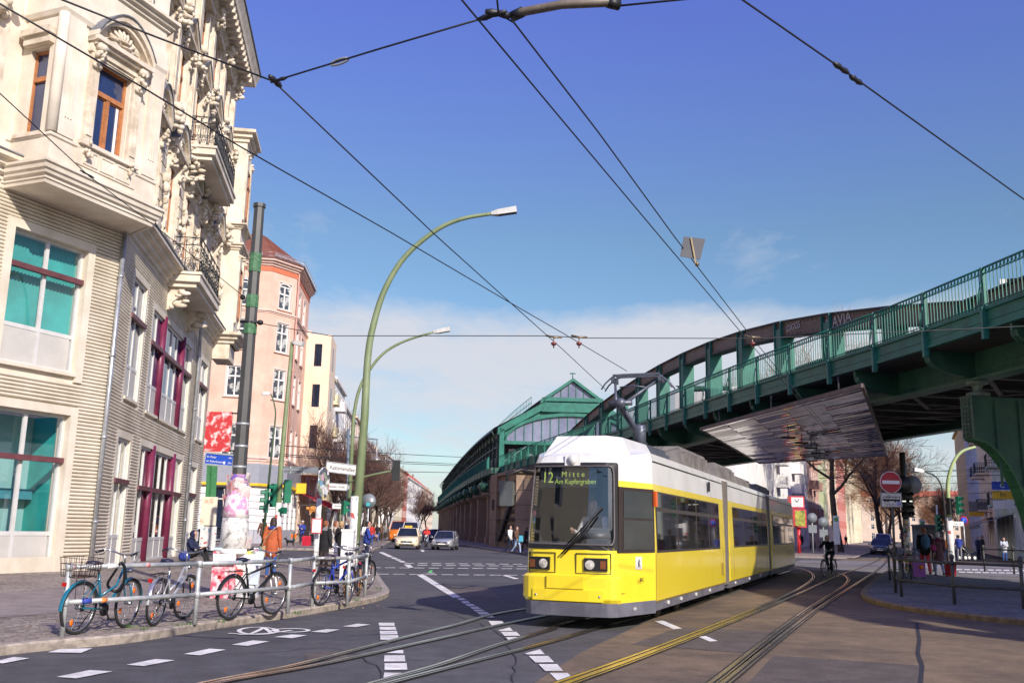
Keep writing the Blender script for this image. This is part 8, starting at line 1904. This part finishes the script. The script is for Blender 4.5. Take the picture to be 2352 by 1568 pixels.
for s in (-1, 1): mb.quad((0, 0, 0), (.02, s * .16, .03), (.25, s * .16, .05), (.24, 0, .02))
part('page', mb, [WHITEF], bk); mb = MB(); mb.hull8([(-.01, -.17, -.015), (.25, -.17, .02), (-.01, .17, -.015), (.25, .17, .02), (-.01, -.17, -.005), (.25, -.17, .03), (-.01, .17, -.005), (.25, .17, .03)]); part('cover', mb, [BROWNC], bk)
bp_ = feet(432, 1288) + Vector((-.1, -.25, 0)); rk = thing('rucksack', 'blue rucksack lying beside the seated reader', 'rucksack', bp_); mb = MB(); mb.ell((0, 0, .2), (.22, .2, .2), 12, 8); mb.ell((.16, -.05, .15), (.1, .13, .12), 8, 6); part('bag', mb, [BLUEC], rk)
pw = person('woman seen from behind in a rust coat with blue scarf and jeans', feet(620, 1327), 1.70, (.12, 1), STAND, RUSTC, JEANS, shoe=SHOET, hair='brown', long_hair=True, coat=.62, scarf=BLUEC, vox=.011)
sb = thing('shoulder_bag', 'tan and teal shoulder bag on a strap of the woman in the rust coat', 'bag', pw.location + Vector((-.26, -.06, .62))); mb = MB(); mb.hull8([(-.10, -.05, 0), (.10, -.05, -.02), (-.10, .05, 0), (.10, .05, -.02), (-.05, -.04, .26), (.09, -.04, .28), (-.05, .04, .26), (.09, .04, .28)]); part('bag', mb, [M('tan_leather', (.42, .28, .15), .6)], sb); mb = MB(); mb.hull8([(-.20, -.06, -.03), (-.08, -.06, -.05), (-.20, .04, -.03), (-.08, .04, -.05), (-.08, -.05, .2), (.0, -.05, .22), (-.08, .04, .2), (.0, .04, .22)]); part('teal_pouch', mb, [M('teal_cloth', (.0, .42, .36), .7)], sb)
mb = MB(); mb.tube(smooth([Vector((.0, -.08, .26)), Vector((.14, -.13, .52)), Vector((.34, -.12, .76)), Vector((.40, 0, .80))], 4), .014, 5); part('strap', mb, [M('tan_leather', (.42, .28, .15), .6)], sb)
person('person in a brown coat and dark brimmed hat near the pale wall', feet(601, 1258), 1.85, (.3, 1), WALK, BROWNC, BLACKC, hat=(BLACKC, 'brim'), hair='dark', coat=.7)
person('man in a navy jacket and pale cap standing by the inn door', feet(692, 1251), 1.82, (.1, -1), PHONE, BLUEC, NAVYC, shoe=SHOET, hat=(CREAMC, 'cap'), hair='grey')
person('person in grey with pale shirt beside the red suitcase', feet(716, 1252), 1.75, (-.6, -1), STAND, GREYC, BLACKC, hair='dark')
def suitcase(label, P, w_, h, mat, face, tilt=0.0, group=None, dot=None):
    t = thing('suitcase', label, 'suitcase', P, math.atan2(-face[0], face[1]), group); t.rotation_euler.x = tilt; mb = MB(); mb.prism([(-w_ / 2 + .03, .05), (w_ / 2 - .03, .05), (w_ / 2, .08), (w_ / 2, h - .03), (w_ / 2 - .03, h), (-w_ / 2 + .03, h), (-w_ / 2, h - .03), (-w_ / 2, .08)], -.12, .12, 'y')
    for k in range(4): mb.box(-w_ / 2 + .07 + k * w_ / 4.6, -w_ / 2 + .09 + k * w_ / 4.6, -.128, .128, .12, h - .08)
    part('shell', mb, [mat], t); mb = MB()
    for x in (-.09, .09): mb.tube([(x, .08, h), (x, .08, h + .42)], .01, 5)
    mb.tube([(-.11, .08, h + .42), (.11, .08, h + .42)], .016, 6); part('handle', mb, [TRUB], t); mb = MB()
    for x in (-w_ / 2 + .06, w_ / 2 - .06):
        for y in (-.09, .09): mb.tube([(x - .02, y, .035), (x + .02, y, .035)], .035, 8)
    part('wheel', mb, [TRUB], t)
    if dot: mb = MB(); mb.tube([(.08, -.13, h * .62), (.08, -.122, h * .62)], .09, 12); part('sticker', mb, [dot], t)
    return t
suitcase('big red suitcase standing tilted by the inn', feet(704, 1253), .62, .72, M('suitcase_red', (.55, .02, .05), .5, var=.1), (0, 1), .25)
person('woman in a long black coat carrying a white tote, seen from behind', feet(742, 1316), 1.66, (.5, 1), STAND, BLACKC, BLACKC, hair='red', coat=.42, scarf=GREYC)
tt = thing('tote_bag', 'white cloth tote bag hanging from the shoulder of the woman in black', 'bag', feet(762, 1316) + Vector((0, -.15, .48))); mb = MB(); mb.hull8([(-.19, -.04, 0), (.19, -.05, .02), (-.19, .04, 0), (.19, .04, .02), (-.15, -.03, .46), (.15, -.03, .46), (-.15, .03, .46), (.15, .03, .46)]); part('bag', mb, [WHITEC], tt); mb = MB(); mb.tube([(-.1, 0, .46), (-.16, .05, .92), (-.08, .1, .95)], .012, 5); mb.tube([(.1, 0, .46), (-.10, .06, .93)], .012, 5); part('strap', mb, [WHITEC], tt)
person('red haired woman in a cream coat beyond the white tote', feet(766, 1307), 1.66, (.9, .3), PHONE, CREAMC, BROWNC, hair='red', coat=.6)
person('blond woman in a long dark coat left of the white cabinet', feet(779, 1311), 1.66, (.6, .8), STAND, BLACKC, JEANS, hair='blond', coat=.5)
person('tall grey haired man in a navy jacket behind the white cabinet', feet(796, 1316), 1.80, (.9, -.1), STAND, NAVYC, NAVYC, hair='grey', coat=.75)
person('ginger woman facing right behind the tall lamp', feet(808, 1306), 1.66, (1, -.4), STAND, BROWNC, BLACKC, hair='blond', long_hair=True)
person('man in a bright blue jacket right of the tall lamp', feet(840, 1306), 1.68, (1, .2), PHONE, BLUEC, NAVYC, hair='dark')
for x, y, c_, l_, hh, lb in ((866, 1245, BLACKC, JEANS, 'dark', 'dark clad pedestrian far on the avenue pavement, left of a pair'), (874, 1243, BROWNC, BLACKC, 'brown', 'brown clad pedestrian far on the avenue pavement, right of a pair'), (852, 1252, REDC, JEANS, 'dark', 'pedestrian in red on the avenue pavement'), (884, 1238, GREYC, BLACKC, 'grey', 'grey clad pedestrian furthest down the avenue pavement'), (838, 1258, WHITEC, JEANS, 'blond', 'pedestrian in white on the avenue pavement under the trees')): person(lb, feet(x, y), 1.75, (.1, -1), WALK, c_, l_, hair=hh, vox=.018, group='pedestrians on the avenue pavement')
person('walker in a white jumper and dark trousers beside the stone viaduct', feet(1171, 1268), 1.75, (.7, -.5), WALK, WHITEC, NAVYC, hair='dark', vox=.016)
pk = person('walker in a brown jacket and pale jeans with a blue bag beside the viaduct', feet(1186, 1270), 1.70, (.7, -.5), WALK, BROWNC, DENIM, hair='brown', vox=.016)
tt = thing('tote_bag', 'blue bag carried by the walker in pale jeans', 'bag', pk.location + Vector((.28, -.1, .75))); mb = MB(); mb.hull8([(-.15, -.04, 0), (.15, -.04, 0), (-.15, .04, 0), (.15, .04, 0), (-.12, -.02, .38), (.12, -.02, .38), (-.12, .02, .38), (.12, .02, .38)]); part('bag', mb, [M('bag_blue', (.05, .35, .50), .7)], tt)
person('walker all in black nearest the tram windscreen', feet(1208, 1267), 1.68, (-.6, .4), WALK, BLACKC, BLACKC, hair='dark', vox=.016, coat=.6)
# right side
rb = feet(1894, 1324, 0); hdv = Vector((-.62, -.78, 0)).normalized()
bike('black bicycle ridden out from under the bridge', rb - hdv * 1.05, rb, BBLK, group='ridden bicycles', wb=1.05, refl=False)
person('cyclist in black with a dark jacket riding from under the bridge', rb - hdv * .84 + Vector((0, 0, .02)), 1.72, (hdv.x, hdv.y), RIDE, BLACKC, BLACKC, hair='dark', vox=.011)
pm_ = person('tall man in black jacket and red trousers with a blue backpack', feet(2128, 1322), 1.93, (.25, 1), PULL, BLACKC, CORAL, shoe=BROWNC, hair='red', vox=.012, coat=.78)
bp_ = pm_.location; f_ = Vector((.25, 1, 0)).normalized(); rk = thing('backpack', 'blue grey backpack on the back of the man in red trousers', 'backpack', bp_ - f_ * .24 + Vector((0, 0, 1.10)), math.atan2(-f_.x, f_.y)); mb = MB(); mb.ell((0, 0, .24), (.18, .12, .30), 12, 8); mb.ell((0, -.1, .14), (.13, .06, .15), 10, 6); part('bag', mb, [cloth('slate_blue', (.05, .12, .20))], rk); mb = MB()
for s in (-1, 1): mb.tube([(s * .12, .06, .45), (s * .15, .22, .52), (s * .15, .34, .36)], .022, 5)
part('strap', mb, [BLACKC], rk)
suitcase('glossy violet hard shell suitcase with an orange sticker, pulled by the man', feet(2111, 1327), .46, .66, M('suitcase_violet', (.30, .05, .36), .3, var=.1, coat=.5), (.25, 1), .0, dot=ORANGEC)
pq = person('white haired woman in a long plum quilted coat and pale jeans', feet(2159, 1323), 1.74, (.2, 1), WALK, PURPC, DENIM, shoe=BROWNC, hair='white', coat=.50, scarf=cloth('wine', (.14, .01, .05)), vox=.012)
tt = thing('handbag', 'pink handbag on the left shoulder of the woman in plum', 'bag', pq.location + Vector((-.26, -.16, .98))); mb = MB(); mb.ell((0, 0, .12), (.13, .06, .16), 10, 6); part('bag', mb, [cloth('magenta', (.28, .03, .12))], tt); mb = MB(); mb.tube([(-.06, 0, .25), (.06, .1, .48), (.08, 0, .25)], .012, 5); part('strap', mb, [cloth('magenta', (.28, .03, .12))], tt)
suitcase('dark red suitcase rolled along by the woman in plum', feet(2182, 1322), .42, .58, M('suitcase_wine', (.30, .01, .02), .5, var=.1), (.2, 1), .3)
person('person in dark clothes between the man and the signal mast', feet(2142, 1312), 1.70, (-.3, 1), STAND, BLACKC, BLACKC, hair='brown')
person('person in an orange vest half behind the pale green lamp', feet(2183, 1284), 1.75, (.3, 1), STAND, ORANGEC, GREYC, hair='dark', coat=.7)
person('person in dark clothes left of the orange vest', feet(2166, 1284), 1.72, (-.2, 1), STAND, BLACKC, NAVYC, hair='brown', vox=.016)
person('man in a blue jacket and grey trousers with the pushchair', feet(2205, 1287), 1.78, (.6, .8), PHONE, BLUEC, GREYC, hair='dark')
person('figure in navy leaning close to the taller dark one', feet(2249, 1285), 1.72, (1, .1), STAND, NAVYC, BLACKC, hair='grey', coat=.6)
person('tall figure in dark clothes facing the navy one', feet(2259, 1286), 1.80, (-1, .1), STAND, BLACKC, NAVYC, hair='dark', coat=.6)
person('white haired woman in a pale patterned jacket and jeans by the pier', feet(2309, 1291), 1.66, (-.3, -1), PHONE, PALEC, JEANS, hair='white', coat=.7)
person('person in a black coat waiting under the red clock', feet(1841, 1262), 1.75, (.1, -1), STAND, BLACKC, CREAMC, hair='white', coat=.6)
person('dark figure far down the tram street pavement', feet(1944, 1256), 1.75, (.1, -1), WALK, BLACKC, BLACKC, hair='dark', vox=.018)
person('figure in a pale coat at the tram shelter', feet(2134, 1262), 1.72, (.1, -1), STAND, CREAMC, JEANS, hair='brown', vox=.018)
# pushchair
ps = feet(2222, 1287); t = thing('pushchair', 'black pushchair with pale wheels beside the man in blue', 'pushchair', ps, .3); mb = MB(); mb.prism([(-.25, .55), (.45, .55), (.5, .8), (.1, .85), (-.3, 1.0), (-.45, .95), (-.42, .7)], -.22, .22, 'y'); part('carrycot', mb, [BLACKC], t); mb = MB()
for y in (-.22, .22): mb.tube([(-.7, y, 1.05), (-.2, y, .6), (.35, y, .25)], .016, 5); mb.tube([(.2, y, .58), (-.35, y, .28)], .016, 5)
mb.tube([(-.7, -.22, 1.05), (-.7, .22, 1.05)], .02, 6); part('frame', mb, [RIMM], t)
for x in (-.38, .42):
    for y in (-.26, .26): mb = MB(); mb.tube([(x + .17 * cos(k * pi / 8), y, .2 + .17 * sin(k * pi / 8)) for k in range(16)], .03, 6, closed=True); w_ = part('wheel', mb, [TYRE], t); mb = MB(); mb.tube([(x, y - .015, .2), (x, y + .015, .2)], .12, 12); part('rim', mb, [WHITEF], w_)
# tram driver
fdv = -TA; dp = Tf(.22, -.80, .80); person('tram driver in a white shirt and dark waistcoat at the controls', dp, 1.80, (fdv.x + .25 * TR.x * -1, fdv.y), SITC, BLACKC, BLACKC, hair='dark', sleeve=WHITEC, scarf=None, vox=.011)
# small black dog by the bike
def dog(P, face):
    o = MB(); t = thing('dog', 'small black dog standing by the bike with orange panniers', 'dog', P, math.atan2(-face[0], face[1])); src = MB()
    for a, b, r0, r1 in (((0, .22, .34), (0, -.05, .33), .10, .085), ((0, -.05, .33), (0, -.24, .35), .08, .085), ((0, .24, .38), (0, .36, .50), .065, .055), ((0, .36, .52), (0, .42, .53), .065, .05), ((0, .44, .51), (0, .52, .49), .035, .026), ((0, -.3, .38), (0, -.44, .50), .025, .014), ((.05, .33, .57), (.06, .30, .52), .02, .015), ((-.05, .33, .57), (-.06, .30, .52), .02, .015)): src.tube([a, b], [r0, r1], 8); src.ell(a, (r0, r0, r0), 8, 6); src.ell(b, (r1, r1, r1), 8, 6)
    for s in (-.065, .065):
        src.tube([(s, .22, .30), (s, .21, .16), (s, .22, .02), (s, .26, .015)], [.04, .026, .022, .02], 7); src.tube([(s, -.22, .32), (s, -.17, .20), (s, -.27, .12), (s, -.25, .02), (s, -.21, .015)], [.055, .035, .022, .02, .018], 7)
    part('body', src, [BLACKC], t)
dog(feet(666, 1253), (-1, .1))

# ---------------------------------------------------------------- cars
CARG = M('car_glass', (.015, .018, .022), .04, var=.3, scale=1, spec=1.0)
def car(label, P, face, paint, L=4.3, Wd=1.76, Hh=1.48, nose=.30, hatch=True, group=None, taxi=False, grille='bar', van=False, plate=True):
    t = thing('car', label, 'car', P, math.atan2(face[1], face[0]), group); h2 = Wd / 2; x1 = L / 2
    belt = Hh * .62; hood = Hh * .60; zb = .22
    # stations front to rear: x, z low, z high, half width
    stn = [(x1, .34, .58, .62), (x1 - .06, .26, .70, .80), (x1 - .30, zb, hood * .88, .96), (x1 - .75, zb, hood * .97, 1.0), (x1 - 1.25, zb, belt * 1.02, 1.0), (0, zb, belt * 1.03, 1.0), (-x1 + .9, zb, belt * 1.06, 1.0), (-x1 + .25, zb, belt * 1.06, .97), (-x1 + .04, .28, belt * 1.0, .88), (-x1, .36, belt * .9, .8)]
    if van: stn[3] = (x1 - .75, zb, hood, 1.0)
    mb = MB(); k = 8; vs = []
    for x, z0, z1, w_ in stn:
        w_ *= h2; m_ = z0 + (z1 - z0) * .55; vs += [(x, -w_ * .86, z0), (x, -w_, z0 + .10), (x, -w_ * 1.0, m_), (x, -w_ * .90, z1), (x, w_ * .90, z1), (x, w_, m_), (x, w_, z0 + .10), (x, w_ * .86, z0)]
    fs = [(i * k + j, i * k + (j + 1) % k, (i + 1) * k + (j + 1) % k, (i + 1) * k + j) for i in range(len(stn) - 1) for j in range(k)] + [tuple(range(k)), tuple(range(len(vs) - 1, len(vs) - k - 1, -1))]
    mb.add(vs, fs, 0, smooth=True); part('body', mb, [paint], t)
    xs = x1 - 1.10 if not van else x1 - .85; xr = -x1 + (.12 if hatch else .75); rf0 = xs - .75 if not van else xs - .5; rf1 = xr + (.42 if hatch else .65)
    mb = MB(); bw = h2 * .90; rw = h2 * .70; zt = Hh - .02; B = belt * 1.0
    mb.hull8([(xr, -bw, B), (xs, -bw, B), (xr, bw, B), (xs, bw, B), (rf1, -rw, zt), (rf0, -rw, zt), (rf1, rw, zt), (rf0, rw, zt)]); g_ = part('window', mb, [CARG], t)
    mb = MB(); mb.hull8([(rf1 - .04, -rw - .03, zt - .03), (rf0 + .04, -rw - .03, zt - .03), (rf1 - .04, rw + .03, zt - .03), (rf0 + .04, rw + .03, zt - .03), (rf1 + .1, -rw + .1, zt + .035), (rf0 - .12, -rw + .1, zt + .035), (rf1 + .1, rw - .1, zt + .035), (rf0 - .12, rw - .1, zt + .035)])
    for y in (-1, 1):
        for (xa, xb) in ((xs, rf0), (xr, rf1), ((xs + xr) / 2 - .15, (rf0 + rf1) / 2 - .1)): mb.bar((xa, y * (bw + .004), B), (xb, y * (rw + .012), zt), .06, .05)
    part('roof', mb, [paint], t)
    for y in (-1, 1):
        mb = MB(); mb.ell((x1 - .16, y * h2 * .70, .66), (.12, .17, .085), 10, 6); o = part('headlight', mb, [LAMPW], t)
        mb = MB(); mb.ell((-x1 + .06, y * h2 * .75, .80), (.06, .12, .12), 8, 5); part('tail_light', mb, [REDL], t)
        mb = MB(); mb.ell((xs - .25, y * (h2 + .10), B + .06), (.06, .09, .07), 8, 5); part('mirror', mb, [paint], t)
        for x in (x1 - .80, -x1 + .75):
            mb = MB(); mb.tube([(x, y * (h2 - .20), .31), (x, y * (h2 - .0), .31)], .31, 18); w_ = part('wheel', mb, [TYRE], t); mb = MB(); mb.tube([(x, y * (h2 - .0), .31), (x, y * (h2 + .012), .31)], .20, 12); part('rim', mb, [RIMM], w_)
    mb = MB(); mb.box(x1 - .06, x1 + .015, -.42, .42, .50, .62); 
    mb.box(x1 - .05, x1 + .01, -.55, .55, .30, .40); part('grille', mb, [TRUB], t)
    mb = MB(); mb.box(x1 - .02, x1 + .03, -.26, .26, .41, .50); part('number_plate', mb, [WHITEF], t)
    mb = MB(); mb.tube([(x1 + .02, 0, .58), (x1 + .04, 0, .58)], .07, 12); mb.box(x1 + .01, x1 + .025, -.38, .38, .565, .585); part('badge', mb, [CHR], t)
    mb = MB()
    for y in (-.25, .3): mb.tube([(xs - .05, y - .3, B + .03), (xs - .25, y + .1, B + .12)], .012, 4)
    part('wiper', mb, [TRUB], t)
    if taxi: mb = MB(); mb.box(-.1, .15, -.28, .28, Hh + .02, Hh + .17); tx = part('roof_sign', mb, [YSTR], t); text_mesh('TAXI', .13, TRUB, tx, (.155, 0, Hh + .095), (pi / 2, 0, pi / 2))
    return t
cf = (-.06, -1); IV = M('taxi_ivory', (.72, .62, .42), .25, var=.03, coat=.5); SV = M('car_silver', (.42, .43, .45), .25, .5, var=.04, coat=.5)
ct_ = G(930, 1261); ct_.y += 2; car('cream taxi with yellow roof sign driving toward the crossing', ct_, (.05, -1), IV, 4.4, 1.80, 1.58, taxi=True)
cs_ = G(1018, 1263); cs_.y += 2; car('small silver hatchback driving beside the taxi', cs_, (-.08, -1), SV, 3.9, 1.68, 1.40)
c_ = G(986, 1243); car('dark blue car following the silver hatchback', c_, (-.1, -1), M('car_navy', (.015, .02, .05), .25, coat=.5), 4.3, 1.76, 1.44, group='cars further down the avenue')
c_ = G(945, 1246); car('white van following behind the taxi', c_, (0, -1), M('car_white', (.72, .72, .72), .3, coat=.5), 4.9, 1.95, 2.2, van=True, group='cars further down the avenue')
c_ = G(917, 1243); car('orange van far behind the taxi', c_, (0, -1), M('car_orange', (.70, .18, .02), .3, coat=.5), 5.2, 2.0, 2.3, van=True, group='cars further down the avenue')
c_ = G(1000, 1235); car('black car furthest down the avenue by the viaduct', c_, (-.1, -1), M('car_black', (.01, .01, .012), .25, coat=.5), 4.3, 1.76, 1.44, group='cars further down the avenue')
for k, (p_, v, lb) in enumerate(((M('car_slate', (.05, .055, .065), .25, coat=.5), 0, 'dark grey parked car, first of the row on the tram street'), (M('car_black', (.01, .01, .012), .25, coat=.5), 0, 'black parked car, second of the row on the tram street'), (M('car_white', (.72, .72, .72), .3, coat=.5), 1, 'white parked van, third of the row on the tram street'), (SV, 0, 'silver parked car, fourth of the row on the tram street'), (M('car_navy', (.015, .02, .05), .25, coat=.5), 0, 'navy parked car, fifth of the row on the tram street'), (SV, 0, 'silver parked car, sixth of the row on the tram street'), (M('car_black', (.01, .01, .012), .25, coat=.5), 0, 'black parked car, last of the row on the tram street'))):
    q_ = lf + sdir * (24 + 5.6 * k) + Vector((sdir.y, -sdir.x, 0)) * 1.3; car(lb, q_, (-sdir.x, -sdir.y), p_, 4.7 if v else 4.3, 1.8, 2.0 if v else 1.48, van=bool(v), group='cars parked along the tram street')
# motorcyclist
mp2 = G(964, 1259); mp2.y += 6; t = thing('motorcycle', 'black motorcycle ridden between the taxi and the silver car', 'motorcycle', mp2, 0); mb = MB()
mb.hull8([(-.12, -.7, .45), (.12, -.7, .45), (-.16, .6, .45), (.16, .6, .45), (-.10, -.5, .85), (.10, -.5, .85), (-.14, .7, .80), (.14, .7, .80)]); mb.ell((0, -.25, .85), (.17, .3, .16), 10, 6); part('body', mb, [BBLK], t)
for y in (-.75, .7): mb = MB(); mb.tube([(0, y + .27 * cos(k * pi / 10), .32 + .27 * sin(k * pi / 10)) for k in range(20)], .06, 8, closed=True); part('wheel', mb, [TYRE], t)
mb = MB(); mb.tube([(-.38, -.35, 1.05), (0, -.5, 1.0), (.38, -.35, 1.05)], .018, 6); mb.tube([(-.08, -.5, 1.0), (-.08, -.75, .32)], .03, 6); mb.tube([(.08, -.5, 1.0), (.08, -.75, .32)], .03, 6); part('handlebar', mb, [RIMM], t); mb = MB(); mb.ell((0, -.62, .92), (.11, .08, .11), 10, 6); part('headlight', mb, [LAMPW], t)
person('motorcyclist in a red jacket and pale jeans between the two front cars', mp2 + Vector((0, .25, .35)), 1.78, (0, -1), SITC, REDC, DENIM, hair=None, hood=REDC, vox=.016)
# litter on the road
t = thing('litter', 'scrap of green and white litter lying on the asphalt by the crossing', 'litter', G(985, 1316)); mb = MB(); mb.quad((-.2, 0, .01), (.2, -.05, .01), (.2, .08, .02), (-.2, .1, .01)); part('paper', mb, [WHITEF], t); mb = MB(); mb.quad((-.05, .1, .02), (.1, .12, .03), (.12, .16, .12), (.0, .15, .09)); part('wrapper', mb, [M('litter_green', (.04, .28, .08), .6)], t)
mb = MB(); rl_ = random.Random(5)
for k in range(70):
    x = rl_.uniform(60, 870); f = x / 870; y = 1448 - 60 * f + rl_.uniform(-22, 6); p = G(x, y, .127); s_ = rl_.uniform(.015, .045); a = rl_.uniform(0, 3); mb.quad(p + Vector((s_ * cos(a), s_ * sin(a), .0)), p + Vector((-s_ * sin(a), s_ * cos(a), .012)), p - Vector((s_ * cos(a), s_ * sin(a), 0)), p + Vector((s_ * sin(a), -s_ * cos(a), .008)))
setting('fallen_leaves', mb, M('leaf_litter', (.35, .22, .12), .9, var=.4, scale=3), kind='stuff')
mb = MB()
for (x, y) in ((300, 1441), (335, 1446), (405, 1437), (430, 1434), (505, 1428), (680, 1408), (818, 1378), (870, 1352)):
    c = G(x, y, .12)
    for k in range(26): a = rl_.uniform(0, 6.28); r_ = rl_.uniform(0, .09); l_ = rl_.uniform(.03, .07); p = c + Vector((r_ * cos(a), r_ * sin(a), 0)); mb.add([p, p + Vector((.008, 0, 0)), p + Vector((l_ * .5 * cos(a), l_ * .5 * sin(a), l_))], [(0, 1, 2)])
setting('grass', mb, M('tuft_green', (.06, .13, .03), .8, var=.3), kind='stuff')
